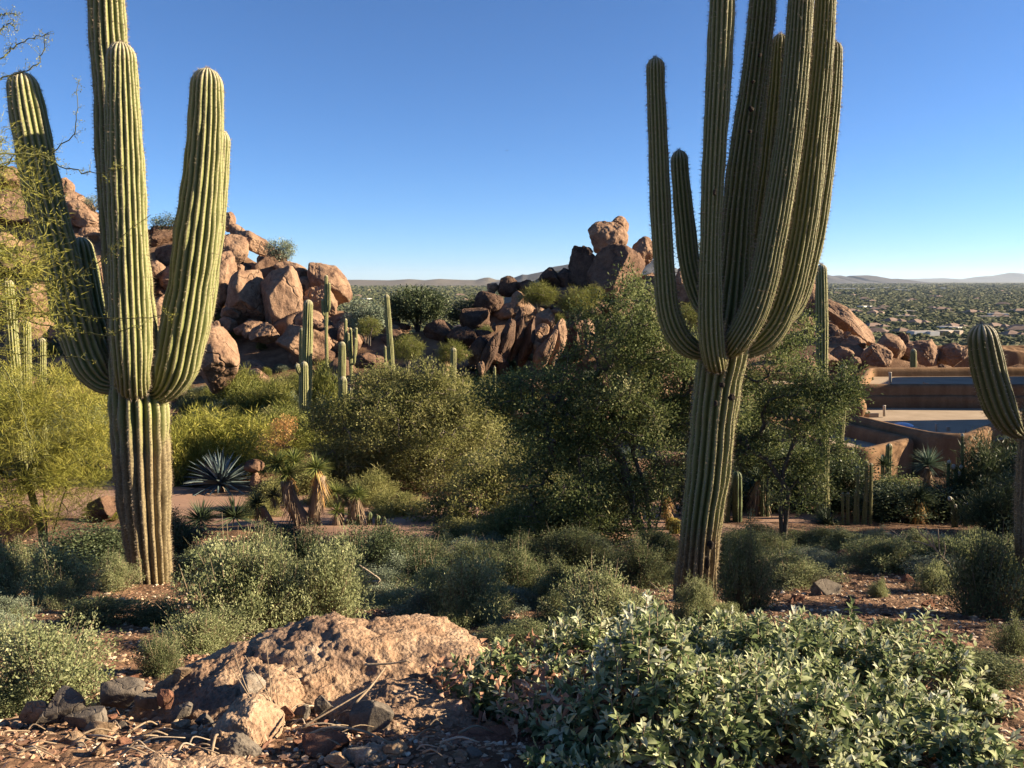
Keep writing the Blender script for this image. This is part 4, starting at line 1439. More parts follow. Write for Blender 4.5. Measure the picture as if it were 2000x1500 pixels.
# ---- shrub prototypes (unit size: about 1 m wide, .6 m tall); copies share their meshes
def shrub_proto(kind, seed):
    r = np.random.default_rng(seed)
    mb = MB()
    if kind in ('bursage', 'shade'):
        n = 420
        a = r.uniform(0, 6.28, n); q = np.sqrt(r.random(n))
        el = r.uniform(.1, 1.0, n)
        lobes = 1 + .28 * np.sin(a * 3 + seed) * r.uniform(.5, 1) + .15 * np.sin(a * 5 + seed * 2)
        tip = np.stack([np.cos(a) * np.cos(el * 1.5) * .52 * lobes, np.sin(a) * np.cos(el * 1.5) * .52 * lobes, .05 + np.sin(el * 1.5) * .52 * r.uniform(.75, 1.12, n)], 1)
        rag = 1 + .30 * vnoise(unit(tip) * 2.6 + seed * 3.1) + .16 * vnoise(unit(tip) * 6 + seed)
        tip *= (rag * r.uniform(.6, 1.12, n))[:, None]
        b = np.stack([np.cos(a) * .08, np.sin(a) * .08, np.full(n, -.05)], 1)
        mid = b * .5 + tip * .5 + r.normal(size=(n, 3)) * .03
        V, F = tubes(np.concatenate([b, mid]), np.concatenate([mid, tip]), np.concatenate([np.full(n, .006), np.full(n, .004)]), np.concatenate([np.full(n, .004), np.full(n, .002)]), 3)
        mb.add(V, F, 0, smooth=False)
        leaf_cloud(mb, tip, 30, .038, .030, .014, seed + 1, 1, 'diamond', .6)
        leaf_cloud(mb, mid * .3 + tip * .7, 10, .05, .028, .013, seed + 2, 1, 'diamond', .5)
        # bare twiglets that stick out
        k = 80
        j = r.integers(0, n, k)
        V, F = tubes(tip[j], tip[j] + unit(tip[j] + [0, 0, .3]) * r.uniform(.05, .2, k)[:, None] + r.normal(size=(k, 3)) * .02, .0025, .001, 3)
        mb.add(V, F, 0, smooth=False)
    elif kind == 'puff':       # creosote or small palo verde: upright fine twigs
        n = 260
        a = r.uniform(0, 6.28, n); q = np.sqrt(r.random(n))
        lobe = 1 + .25 * np.sin(a * 3 + seed)
        h = (1 - .55 * q ** 2) * r.uniform(.5, 1.15, n) * .8 * (1 + .3 * vnoise(np.stack([np.cos(a) * q * 3, np.sin(a) * q * 3, np.full(n, seed * 1.3)], 1)))
        tip = np.stack([np.cos(a) * q * .5 * lobe, np.sin(a) * q * .5 * lobe, h], 1)
        b = np.stack([np.cos(a) * .05 * q, np.sin(a) * .05 * q, np.full(n, -.05)], 1)
        mid = b * .45 + tip * .55 + r.normal(size=(n, 3)) * .03
        V, F = tubes(np.concatenate([b, mid]), np.concatenate([mid, tip]), np.concatenate([np.full(n, .008), np.full(n, .005)]), np.concatenate([np.full(n, .005), np.full(n, .002)]), 3)
        mb.add(V, F, 0, smooth=False)
        leaf_cloud(mb, tip, 22, .055, .085, .012, seed + 1, 1, 'needle', 1.1)
        leaf_cloud(mb, mid * .4 + tip * .6, 14, .06, .08, .012, seed + 2, 1, 'needle', 1.0)
    elif kind == 'leafy':      # rounder, darker bush with visible leaves
        n = 240
        d = unit(r.normal(size=(n, 3)) + [0, 0, .5])
        tip = d * r.uniform(.5, 1.0, n)[:, None] * [.5, .5, .48] + [0, 0, .38]
        tip = tip * (1 + .32 * vnoise(d * 2.4 + seed) + .15 * vnoise(d * 6 + seed))[:, None]
        b = np.zeros((n, 3)); b[:, 2] = -.05
        mid = b * .5 + tip * .5 + r.normal(size=(n, 3)) * .04
        V, F = tubes(np.concatenate([b, mid]), np.concatenate([mid, tip]), np.concatenate([np.full(n, .008), np.full(n, .005)]), np.concatenate([np.full(n, .005), np.full(n, .002)]), 3)
        mb.add(V, F, 0, smooth=False)
        leaf_cloud(mb, tip, 44, .06, .042, .02, seed + 1, 1, 'diamond', .3)
    return mb


PROTO = {}


def shrub(kind, leafmat, barkmat, name, label, loc, w, h, group=None, rot=None, cat="shrub", var=None):
    """place one shrub: w, h in metres"""
    r = RNG
    v = int(r.integers(3)) if var is None else var
    key = (kind, v, leafmat.name)
    z0 = .6 if kind in ('bursage', 'shade') else (.85 if kind == 'puff' else .9)
    if key not in PROTO:
        mk = (kind, v)
        if mk in PROTO:
            me = PROTO[mk].copy()
            me.materials[0] = barkmat; me.materials[1] = leafmat
            o = bpy.data.objects.new(name, me); COL.objects.link(o)
        else:
            o = shrub_proto(kind, 40 + v * 7 + len(kind)).build(name, [barkmat, leafmat])
            PROTO[mk] = o.data
        PROTO[key] = o
    else:
        src = PROTO[key]
        o = bpy.data.objects.new(name, src.data)
        COL.objects.link(o)
    o.location = tuple(float(c) for c in loc)
    o.rotation_euler = (0, 0, r.uniform(0, 6.28) if rot is None else rot)
    o.scale = (w, w * r.uniform(.85, 1.1), h / z0)
    tag(o, label, cat, group)
    return o


def px_shrub(kind, leafmat, barkmat, name, label, px, pbase, w, h, d=None, group=None, var=None):
    """shrub whose foot stands at photo pixel (px, pbase); w, h in pixels"""
    p = gp(px, pbase) if d is None else gd(px, d)
    s = (p[1] * CP - p[2] * SP) / FPX
    return shrub(kind, leafmat, barkmat, name, label, (p[0], p[1], p[2] - .02), w * s, h * s * ((1.3 if pbase > 1145 else .95) if kind in ('bursage', 'shade') else (.8 if 0 < pbase < 1145 and kind == 'leafy' and h < 115 else 1.0)), group, var=var)
# ---------------------------------------------------------------- trees
# feathery yellow green palo verde at the left, behind the saguaro
b = gp(92, 1085)
d1 = float(b[1])
make_tree("palo_verde_tree", "feathery yellow green palo verde tree with a dark trunk, left behind the big saguaro", b,
          [[b - [0, 0, .2], at(92, 1060, d1), at(90, 1010, d1), at(85, 950, d1)], [b - [.03, 0, .2], at(105, 1040, d1), at(120, 980, d1), at(150, 900, d1)], [b - [0, .05, .2], at(80, 1030, d1), at(60, 960, d1), at(30, 900, d1)]],
          [px_ell(110, 850, 120, 110, d1, .9), px_ell(20, 860, 110, 130, d1, .9), px_ell(60, 960, 120, 70, d1, .8), px_ell(170, 900, 60, 80, d1, .5), px_ell(70, 770, 110, 60, d1, .8), px_ell(-80, 830, 90, 130, d1, .8), px_ell(185, 830, 50, 50, d1, .4)],
          620, 64, .085, .13, .007, 301, M_GREEN_BARK, M_PV, 'needle', .12, r_tip=.003, up=.8, freq=1.2)

# nearer palo verde standing just outside the left edge, its twigs reach across the saguaro's left arm
b = np.array([-4.6, 5.6, gz(-4.6, 5.6)])
root = thing("palo_verde_tree", "near palo verde at the left edge with long thin yellow green twigs crossing the saguaro", "tree", b)
r_ = np.random.default_rng(31)
ells = [px_ell(-60, 420, 120, 150, 5.6, .6), px_ell(10, 560, 80, 110, 5.4, .5), px_ell(-40, 640, 90, 90, 5.5, .5), px_ell(-120, 250, 110, 120, 5.7, .6)]
cen = ell_centers(ells, 230, 32, .1, 2.0, .3)
trk = [[b - [0, 0, .2], b + [.05, 0, .8], b + [.15, 0, 1.6], at(-200, 500, 5.6), at(-130, 380, 5.6)]]
A, B, ra, rb = skeleton(trk, cen, 33, r_tip=.0028, rmax=.06)
tw = MB(); V, F = tubes(A, B, ra, rb, 5); tw.add(V, F, 0)
lf = MB()
leaf_cloud(lf, cen, 60, .075, .06, .0045, 34, 0, 'needle', .2)
# long whips traced by eye: (points px, depth)
whips = [[(-60, 560), (40, 545), (120, 545), (190, 515), (240, 460), (290, 420)], [(-40, 600), (60, 610), (150, 618), (250, 622), (340, 612)],
         [(-40, 620), (40, 625), (110, 640), (170, 650), (215, 655), (260, 640), (300, 620)], [(-60, 690), (20, 690), (90, 695), (180, 702)],
         [(-20, 330), (40, 310), (90, 300), (140, 268), (150, 230), (152, 160)], [(-30, 300), (60, 300), (110, 320), (160, 335), (215, 333), (245, 318)],
         [(-60, 180), (0, 120), (30, 90), (60, 75), (95, 65)], [(-30, 165), (0, 155), (50, 140), (80, 110), (90, 60)], [(-30, 90), (0, 60), (20, 45), (32, 60)], [(-50, 50), (0, 30), (30, 25)],
         [(-60, 480), (20, 470), (70, 440), (120, 430)], [(-50, 520), (10, 500), (60, 490), (130, 520), (165, 545)], [(-60, 560), (0, 580), (60, 590), (120, 640), (140, 660)],
         [(-40, 380), (20, 370), (60, 395), (100, 380), (125, 385)], [(-40, 430), (30, 400), (70, 340), (80, 280)], [(-40, 640), (10, 720), (40, 780), (60, 860), (62, 900)],
         [(-40, 560), (30, 640), (60, 720)], [(-60, 340), (0, 330), (50, 290), (100, 310)], [(-60, 600), (20, 540), (90, 575), (150, 580)], [(-30, 480), (40, 520), (100, 560)]]
for k, wv in enumerate(whips):
    dd = 5.4 + .05 * (k % 5)
    P = catmull(np.array([at(x, y, dd + .15 * math.sin(i)) for i, (x, y) in enumerate(wv)]), 24)
    P = P + r_.normal(size=P.shape) * .006
    R = np.linspace(.0062, .0018, len(P))
    V, F = tubes(P[:-1], P[1:], R[:-1], R[1:], 5); tw.add(V, F, 0)
    # short side spurs with tiny leaves
    m_ = 26
    j = r_.integers(4, 24, m_)
    S0 = P[j]; S1 = S0 + unit(r_.normal(size=(m_, 3)) + [0.3, 0, .2]) * r_.uniform(.02, .07, m_)[:, None]
    V, F = tubes(S0, S1, .0018, .0008, 3); tw.add(V, F, 0)
    leaf_cloud(lf, np.concatenate([S1, S0 * .5 + S1 * .5]), 4, .006, .012, .005, 400 + k, 0, 'diamond', .2)
tw.build("trunk", M_GREEN_BARK, root)
lf.build("crown", M_PV, root)

# olive mesquite in the middle
b = gd(840, 21.5)
dm = 21.5
make_tree("mesquite_tree", "broad olive green mesquite with grey twigs filling the middle of the garden", b,
          fan_trunks(b, 5, 1.2, .55, 51),
          [px_ell(790, 850, 170, 100, dm + .4, 1.3), px_ell(700, 860, 90, 90, dm + .4, .9), px_ell(850, 790, 90, 50, dm + .8, .9), px_ell(890, 880, 140, 90, dm, 1.3), px_ell(760, 770, 80, 45, dm + 1, .8),
           px_ell(690, 900, 70, 50, dm, .8), px_ell(650, 830, 55, 60, dm + .4, .5), px_ell(820, 735, 40, 30, dm + .8, .4), px_ell(880, 745, 40, 30, dm + .8, .4),
           px_ell(735, 735, 35, 28, dm + .8, .4), px_ell(930, 800, 55, 45, dm + .3, .5)],
          1300, 56, .115, .088, .030, 501, M_PALE_BARK, M_MESQ, 'diamond', .34, r_tip=.0045, rmax=.07, freq=1.9, shell=.6)
b = gd(985, 15.6)
make_tree("mesquite_tree", "lower bright leafy mesquite spreading in front of the broad one, down to the garden edge", b, fan_trunks(b, 5, .5, .9, 57),
          [px_ell(930, 985, 90, 60, 15.6, .8), px_ell(1030, 965, 100, 70, 15.8, .9), px_ell(860, 1010, 60, 40, 15.4, .5), px_ell(980, 1020, 110, 36, 15.2, .7), px_ell(1090, 1000, 60, 50, 15.6, .6), px_ell(960, 920, 60, 40, 15.8, .5)],
          560, 56, .09, .066, .025, 551, M_PALE_BARK, M_MESQ, 'diamond', .36, r_tip=.004, rmax=.05, freq=2.2)

# dark green ironwood behind the giant saguaro
b = gd(1268, 12.5)
di = 12.5
tr = [[b - [0, 0, .2], at(1270, 1040, di), at(1262, 960, di), at(1235, 880, di), at(1200, 800, di)], [b - [0, 0, .2], at(1290, 1000, di), at(1300, 900, di + .1), at(1290, 800, di), at(1270, 700, di)],
      [b - [.05, 0, .2], at(1255, 1020, di), at(1215, 960, di - .1), at(1180, 900, di)], [b - [0, 0, .2], at(1310, 1010, di + .2), at(1350, 900, di + .3), at(1400, 820, di + .3)], [b - [0, 0, .2], at(1240, 1000, di), at(1215, 900, di), at(1160, 820, di), at(1080, 780, di)]]
make_tree("ironwood_tree", "big dark leafy green tree with several dark stems behind the giant saguaro", b, tr,
          [px_ell(1235, 630, 70, 90, di, .8), px_ell(1180, 730, 110, 90, di, 1.1), px_ell(1290, 740, 100, 110, di + .2, 1.1), px_ell(1080, 770, 120, 55, di, .9), px_ell(1000, 780, 60, 45, di, .5),
           px_ell(1250, 830, 110, 70, di - .2, .9), px_ell(1400, 790, 100, 100, di + .4, 1.0), px_ell(1490, 720, 70, 70, di + .6, .8), px_ell(1470, 840, 50, 50, di + .5, .6), px_ell(1120, 830, 90, 45, di, .7), px_ell(1150, 620, 26, 30, di, .3), px_ell(1290, 620, 40, 40, di, .4), px_ell(950, 750, 30, 24, di, .3), px_ell(1350, 700, 50, 40, di, .5),
           px_ell(1215, 560, 30, 40, di, .4), px_ell(1110, 935, 120, 70, di - .1, 1.2), px_ell(1190, 985, 100, 60, di - .2, 1.0), px_ell(1060, 870, 90, 50, di, .9), px_ell(1270, 930, 60, 60, di + .4, .6), px_ell(1040, 1010, 60, 40, di - .2, .8), px_ell(1550, 650, 36, 40, di + .6, .5)],
          1400, 80, .095, .046, .023, 601, M_BARK, M_IRON, 'diamond', .42, r_tip=.0042, rmax=.07, freq=1.9)
# its neighbour on the right, in front of the thin saguaro
b = gd(1530, 12.3)
d2 = 12.3
make_tree("ironwood_tree", "dark leafy tree with bare grey branches in front of the tall thin saguaro", b,
          [[b - [0, 0, .2], at(1525, 1000, d2), at(1530, 920, d2), at(1560, 840, d2), at(1600, 780, d2)], [b - [0, 0, .2], at(1540, 960, d2), at(1500, 900, d2), at(1440, 860, d2)]],
          [px_ell(1620, 740, 60, 35, d2, .5), px_ell(1580, 800, 90, 50, d2, .7), px_ell(1640, 780, 35, 40, d2, .4), px_ell(1600, 870, 90, 40, d2, .6), px_ell(1530, 940, 90, 50, d2, .7), px_ell(1660, 890, 40, 20, d2, .3), px_ell(1480, 890, 60, 40, d2, .5)],
          250, 84, .085, .046, .023, 651, M_BARK, M_IRON, 'diamond', .5, r_tip=.0042, rmax=.05, freq=2.4)

# skyline shrubs and trees of the hills
def bg_tree(px, base_py, top_py, w, d, label, leaf, kind='diamond', name="desert_tree", n=110, per=34, seed=1, bark=M_BARK, gap=.2, cat="tree"):
    b = at(px, base_py, d)
    s = (b[1] * CP - b[2] * SP) / FPX
    h = (base_py - top_py) * s
    ww = w * s / 2
    e = [(b + [0, 0, h * .62], (ww * .9, ww * .8, h * .38)), (b + [-ww * .45, 0, h * .5], (ww * .55, ww * .5, h * .3)), (b + [ww * .45, .1, h * .55], (ww * .55, ww * .5, h * .32))]
    make_tree(name, label, b, fan_trunks(b, 4, h * .35, .5, seed, .3), e, n, per, ww * .13, ww * .10 if kind == 'diamond' else ww * .2, ww * .045 if kind == 'diamond' else ww * .016, seed, bark, leaf, kind, gap, r_tip=ww * .008, rmax=.12, freq=1.2 / max(ww, .3), cat=cat)


bg_tree(547, 522, 466, 60, 58, "lone grey green shrub on the skyline of the left boulder hill", M_GREY, seed=701, n=130, gap=.3)
bg_tree(326, 468, 416, 56, 62, "dark leafy bush on the skyline between the left saguaro's arms", M_DARKLEAF, seed=702, n=90, gap=.3)
bg_tree(186, 418, 382, 44, 64, "pale bush on the skyline right of the topmost boulder", M_GREY, seed=703, n=70, gap=.3)
bg_tree(1358, 520, 470, 40, 60, "grey green bush seen through the gap between the giant saguaro's left arms", M_GREY, seed=704, n=80)
bg_tree(815, 640, 566, 112, 52, "dark round tree standing in the gap between the two hills", M_DARKLEAF, seed=705, n=260, per=40, bark=M_BARK_DARK)
bg_tree(762, 642, 590, 40, 53, "small dark tree at the left of the round gap tree", M_DARKLEAF, seed=715, n=90, bark=M_BARK_DARK)
bg_tree(905, 640, 590, 70, 54, "dark bush at the right side of the gap", M_DARKLEAF, seed=706, n=120, bark=M_BARK_DARK)
bg_tree(930, 610, 575, 50, 55, "dark bush on the slope below the small orange block", M_DARKLEAF, seed=716, n=80, bark=M_BARK_DARK)
bg_tree(715, 660, 588, 84, 46, "grey green bush right of the arched boulder", M_GREY, seed=707, n=170)
bg_tree(722, 664, 620, 48, 43, "small yellow green bush below the grey green one by the arched boulder", M_PVG, 'needle', seed=708, n=110, per=50)
bg_tree(796, 715, 656, 62, 40, "yellow green bush in front of the dark gap", M_PVG, 'needle', seed=709, n=130, per=50)
bg_tree(1052, 602, 556, 70, 50, "left yellow green bush on the shoulder of the central outcrop", M_PVG, 'needle', seed=710, n=140, per=50)
bg_tree(1128, 622, 566, 70, 49, "right yellow green bush on the shoulder of the central outcrop", M_PVG, 'needle', seed=711, n=150, per=50)
bg_tree(1160, 600, 556, 44, 49.5, "upright yellow green bush against the massive brown block", M_PVG, 'needle', seed=712, n=90, per=50)
bg_tree(885, 720, 668, 60, 41, "yellow green bush behind the short saguaro", M_PVG, 'needle', seed=713, n=120, per=50)
bg_tree(1355, 660, 590, 70, 40, "bush behind the giant saguaro's short left arm", M_PVG, 'needle', seed=714, n=110, per=50)

# bushes of the flat between garden and hills; the copies share a few meshes
BG = "bushes on the flat below the hills"
mid_bushes = [
    # px, foot py (None: by depth), w, h, depth, kind, material, label
    (400, 150, 120, 24, 'puff', M_PV, "bright yellow green bush right behind the left saguaro's trunk"),
    (470, 190, 115, 23.5, 'puff', M_PV, "wide bright yellow green bush above the blue agave"),
    (555, 150, 100, 26, 'puff', M_PVG, "yellow green bush left of the tall slim saguaro"),
    (345, 120, 130, 22, 'puff', M_PV, "tall yellow green bush touching the left saguaro's trunk"),
    (470, 110, 90, 37, 'puff', M_PVG, "bush at the foot of the egg shaped boulder"),
    (520, 130, 90, 35, 'puff', M_PVG, "dense olive bush under the low slabs of the left hill"),
    (560, 110, 70, 32, 'leafy', M_MESQ, "round olive bush between the low slabs and the slim saguaro"),
    (632, 90, 120, 34, 'puff', M_PVG, "tall olive bush between the two slim saguaros"),
    (640, 100, 70, 30, 'leafy', M_MESQ, "round olive bush at the foot of the two slim saguaros"),
    (720, 110, 80, 30, 'leafy', M_MESQ, "olive bush left of the leaning single stemmed saguaro"),
    (800, 130, 80, 30, 'puff', M_MESQ, "pale olive bush right of the leaning single stemmed saguaro"),
    (850, 110, 70, 31, 'leafy', M_MESQ, "olive bush in front of the short saguaro"),
    (935, 110, 80, 33, 'puff', M_PVG, "yellow green bush below the dark leaning pillars"),
    (990, 120, 70, 34, 'puff', M_PVG, "yellow green bush under the small round lit stone"),
    (1040, 110, 70, 33, 'puff', M_PVG, "yellow green bush below the sunlit leaning fingers"),
    (1085, 90, 60, 27, 'puff', M_PV, "yellow green puff showing between the dark green branches"),
    (950, 100, 70, 27, 'leafy', M_IRON, "dark bush at the upper left of the dark green tree"),
    (1010, 120, 80, 25, 'leafy', M_IRON, "dark round bush left of the riprap slope"),
    (900, 120, 70, 24, 'puff', M_MESQ, "olive bush behind the mesquite's right side"),
    (430, 110, 60, 29, 'puff', M_PVG, "low bush right of the egg shaped boulder"),
    (390, 90, 60, 30, 'puff', M_PVG, "low bush in front of the egg shaped boulder"),
    (700, 100, 80, 25, 'puff', M_MESQ, "pale olive bush behind the mesquite's left side"),
    (770, 120, 80, 25, 'puff', M_MESQ, "pale olive bush behind the middle of the mesquite"),
    (850, 110, 90, 24, 'puff', M_MESQ, "second pale olive bush behind the middle of the mesquite"),
    (640, 90, 70, 22, 'leafy', M_MESQ, "olive bush at the upper left of the mesquite"),
    (600, 90, 70, 20, 'leafy', M_MESQ, "olive bush behind the yuccas"),
    (250, 120, 130, 30, 'puff', M_PVG, "bush behind the left saguaro's trunk"),
    (160, 140, 130, 24, 'puff', M_GREY, "grey bush behind the feathery palo verde"),
    (100, 140, 120, 26, 'puff', M_GREY, "grey bush among the three pale saguaros"),
    (20, 160, 140, 26, 'puff', M_GREY, "grey bush at the left edge behind the palo verde"),
    (1360, 130, 100, 30, 'leafy', M_IRON, "dark bush far behind the giant saguaro"),
    (1440, 150, 110, 28, 'leafy', M_IRON, "dark bush behind the giant saguaro's right side"),
    (1530, 140, 90, 32, 'leafy', M_MESQ, "bush between the giant and the thin saguaro"),
    (670, 70, 45, 41, 'puff', M_PVG, "small bush beside the pale boulder below the left hill"),
    (590, 80, 50, 42, 'puff', M_PVG, "small bush under the broad sunlit boulder"),
    (540, 70, 50, 43, 'leafy', M_MESQ, "small olive bush under the rounded boulder at the cleft"),
    (740, 70, 50, 42, 'puff', M_PVG, "small bush beside the purplish boulder"),
    (480, 70, 50, 44, 'puff', M_PVG, "small bush at the foot of the wide low slab"),
    (1240, 100, 80, 42, 'puff', M_PVG, "bush behind the top of the dark green tree"),
]
for px, w, h, d, kind, mat, lab in mid_bushes:
    px_shrub(kind, mat, M_BARK if kind != 'puff' else M_GREEN_BARK, "desert_bush", lab, px, 0, w, h, d, BG)
r_ = np.random.default_rng(8)
for i in range(150):
    px = r_.uniform(380, 1000) if i < 90 else r_.uniform(330, 1300); d = r_.uniform(30, 46)
    if 690 < px < 860 and d > 44:
        continue
    kind = ['puff', 'leafy', 'puff'][int(r_.integers(3))]
    px_shrub(kind, [M_PVG, M_MESQ, M_GREY, M_PVG][int(r_.integers(4))], M_BARK, "desert_bush", "small nondescript bush scattered on the flat below the hills", px, 0, r_.uniform(36, 85), r_.uniform(24, 50), d, "scattered small bushes")
# bushes tucked between boulders of the hills
for i in range(90):
    left = i < 54
    px = r_.uniform(20, 680) if left else r_.uniform(880, 1300)
    d = r_.uniform(47, 58) if left else r_.uniform(46, 54)
    px_shrub(['puff', 'leafy'][i % 2], [M_PVG, M_GREY, M_IRON][i % 3], M_BARK, "desert_bush", "small bush wedged between the boulders of a hill", px, 0, r_.uniform(16, 36), r_.uniform(12, 26), d, "bushes wedged between boulders")
# ---------------------------------------------------------------- adobe house
def adobe_mat():
    m, nt = new_mat("adobe_stucco")
    tc = wpos(nt)
    n1 = tex_noise(nt, .7, 6, .65, tc); n2 = tex_noise(nt, 14, 5, .65, tc)
    c = ramp(nt, n1, [(.3, (.19, .112, .06)), (.7, (.25, .155, .086))])
    g = ramp(nt, n2, [(.3, (.86, .85, .84)), (.7, (1.08, 1.08, 1.07))])
    mp = N_(nt, "ShaderNodeMapping"); mp.inputs['Scale'].default_value = (2.2, 2.2, .22); nt.links.new(tc, mp.inputs[0])
    st = ramp(nt, tex_noise(nt, 1.0, 5, .6, mp.outputs[0]), [(.38, (.66, .62, .6)), (.58, (1, 1, 1))])
    c = mixc(nt, .7, c, st, 'MULTIPLY')
    finish(nt, mixc(nt, 1, c, g, 'MULTIPLY'), .95, bump(nt, n2, .5, .02), spec=.1)
    return m


M_ADOBE = adobe_mat()
M_ROOFG = plain_mat("roof_coating", (.27, .20, .13), (.36, .275, .19), 1.2, .95, 25, .4, .01)
M_PIPE = plain_mat("vent_pipe_paint", (.38, .33, .27), (.45, .4, .33), 6, .7)
M_SKYL = plain_mat("skylight_acrylic", (.22, .30, .42), (.28, .38, .52), 2, .25, spec=.6)


def rounded_poly(pts, rad=.5, seg=5):
    pts = np.asarray(pts, float); n = len(pts); out = []
    for i in range(n):
        p, a, b = pts[i], pts[i - 1], pts[(i + 1) % n]
        la, lb = np.linalg.norm(a - p), np.linalg.norm(b - p)
        k = min(rad, la * .4, lb * .4)
        q0, q1 = p + (a - p) / la * k, p + (b - p) / lb * k
        for t in np.linspace(0, 1, seg):
            out.append((1 - t) ** 2 * q0 + 2 * t * (1 - t) * p + t * t * q1)
    return np.array(out)


def densify(P, step=.5):
    out = []
    for i in range(len(P)):
        a, b = P[i], P[(i + 1) % len(P)]
        m = max(1, int(np.linalg.norm(b - a) / step))
        out += [a + (b - a) * k / m for k in range(m)]
    return np.array(out)


def offset_poly(P, d):
    T = unit(np.roll(P, -1, 0) - np.roll(P, 1, 0))
    N = np.stack([-T[:, 1], T[:, 0]], 1)          # inward for ccw
    return P + N * d


def adobe_block(mb_wall, mb_roof, pts, z0, zt, zr, th=.34, seed=0):
    """a flat roofed block: soft parapet wall ring and a sunk roof sheet (pts counter clockwise)"""
    P = densify(rounded_poly(pts, .4))
    n = len(P)
    wz = .018 * fbm(np.stack([P[:, 0] * .8, P[:, 1] * .8, np.full(n, seed + .5)], 1), 2)
    ins = lambda d: offset_poly(P, d)
    rows = [np.column_stack([P, np.full(n, z0)]), np.column_stack([P, zt - .16 + wz]), np.column_stack([ins(.05), zt - .04 + wz]), np.column_stack([ins(th * .35), zt + wz]),
            np.column_stack([ins(th * .7), zt - .005 + wz]), np.column_stack([ins(th - .03), zt - .06 + wz]), np.column_stack([ins(th), zt - .2 + wz]), np.column_stack([ins(th + .02), np.full(n, zr - .05)])]
    V = np.concatenate(rows); k = np.arange(n)
    F = np.concatenate([np.stack([i * n + k, i * n + (k + 1) % n, (i + 1) * n + (k + 1) % n, (i + 1) * n + k], 1) for i in range(len(rows) - 1)])
    mb_wall.add(V, F)
    Q = ins(th + .015)
    c = Q.mean(0)
    V = np.concatenate([np.column_stack([Q, np.full(n, zr)]), [[c[0], c[1], zr + .06]]])
    mb_roof.add(V, np.stack([k, (k + 1) % n, np.full(n, n)], 1))


def build_adobe():
    b = (14.0, 24.5, gz(14, 24.5))
    root = thing("adobe_house", "sand coloured adobe house with several flat roofs behind soft parapets", "house", b)
    blocks = [  # polygon (ccw), top, roof
        ([(13.35, 31.7), (31, 31.2), (31, 38.6), (16.5, 38.0)], -4.02, -4.42, 1),
        ([(11.2, 26.9), (12.35, 23.6), (13.35, 23.4), (15.8, 25.8), (31, 26.4), (31, 31.3), (13.2, 31.9)], -4.45, -4.92, 2),
        ([(8.4, 27.5), (9.0, 22.8), (9.9, 22.3), (12.15, 24.1), (11.05, 26.8), (10.8, 28.3)], -4.66, -5.06, 3),
        ([(10.6, 34.0), (14.3, 33.6), (16.0, 37.6), (11.5, 38.6)], -4.28, -4.65, 4),
        ([(21.2, 31.5), (32, 31.0), (32, 38.0), (25.6, 38.0)], -1.3, -1.7, 6),  # unseen taller block, added so its shadow covers the upper roof
        ([(20.5, 25.2), (32, 25.2), (32, 28.9), (20.5, 28.9)], -1.3, -1.7, 7),  # unseen too, added to throw shade over the lower roofs
        ([(7.8, 29.0), (12.9, 29.2), (13.3, 33.4), (8.4, 33.8)], -4.9, -5.25, 5),
    ]
    for pts, zt, zr, sd in blocks:
        w, r = MB(), MB()
        adobe_block(w, r, pts, -7.4, zt, zr, seed=sd)
        w.build("wall", M_ADOBE, root); r.build("roof", M_ROOFG, root)
    # soft knob where the parapets meet, low roof kerb
    w = MB(); V, F = rock_shape((.42, .5, .5), 5, 4, 3, .01, .05); w.add(V + at(1666, 790, 27.2) - [0, 0, .1], F); w.build("parapet_knob", M_ADOBE, root)

    def pipe(px, ytop, ybot, d, w=.05):
        a, c = at(px, ytop, d), at(px, ybot + 4, d)
        m = MB(); add_tube(m, [c, a, a + [0, 0, .02]], [w, w, w * 1.25], 8); m.build("vent_pipe", M_PIPE, root)
    pipe(1738.5, 728, 747, 33.0, .06)
    pipe(1727, 793, 809, 29.3, .05)
    pipe(1787, 846, 856, 24.9, .04)
    pipe(1829, 828, 838, 25.6, .035)
    pipe(1852, 834, 838, 25.6, .05)

    def curb(px, py, w, h, d, z, mat, name, dep=.5):
        c = at(px, py, d); s = (c[1] * CP - c[2] * SP) / FPX
        m = MB(); V, F = box_vf((c[0], d, z + h * s / 2), (w * s, dep, h * s)); m.add(V, F, smooth=False)
        o = m.build(name, mat, root)
        return o, c, s
    curb(1821, 740, 22, 8, 34.0, -4.42, M_ROOFG, "roof_hatch", .6)
    curb(1702, 797, 18, 8, 29.5, -4.92, M_ROOFG, "roof_hatch", .5)
    o, c, s = curb(1766, 822, 36, 4, 27.2, -4.92, M_PIPE, "skylight_curb", .8)
    m = MB(); V, F = ico(3); V = V * [17 * s, .38, 6 * s]; V[:, 2] = np.maximum(V[:, 2], 0)
    m.add(V + [c[0], 27.2, -4.92 + 4 * s], F); m.build("skylight", M_SKYL, root)


build_adobe()
# a further adobe wall beyond the right boulders
b = at(1965, 712, 58)
mb = MB(); rf = MB()
root = thing("adobe_house", "distant reddish adobe house with a stepped wall at the far right", "house", (b[0], 60, -7.5))
adobe_block(mb, rf, [(b[0] - 4.2, 56), (b[0] + 14, 55), (b[0] + 14, 66), (b[0] - 4.2, 66)], -9, at(1955, 697, 56)[2], at(1955, 700, 56)[2] - .4)
mb.build("wall", M_ADOBE, root); rf.build("roof", M_ROOFG, root)
mb = MB(); V, F = rock_shape((1.6, .5, 1.4), 77, 4, 4, .02, .08); mb.add(V + at(1972, 704, 55.2) - [0, 0, .2], F); mb.build("wall", M_ADOBE, root)

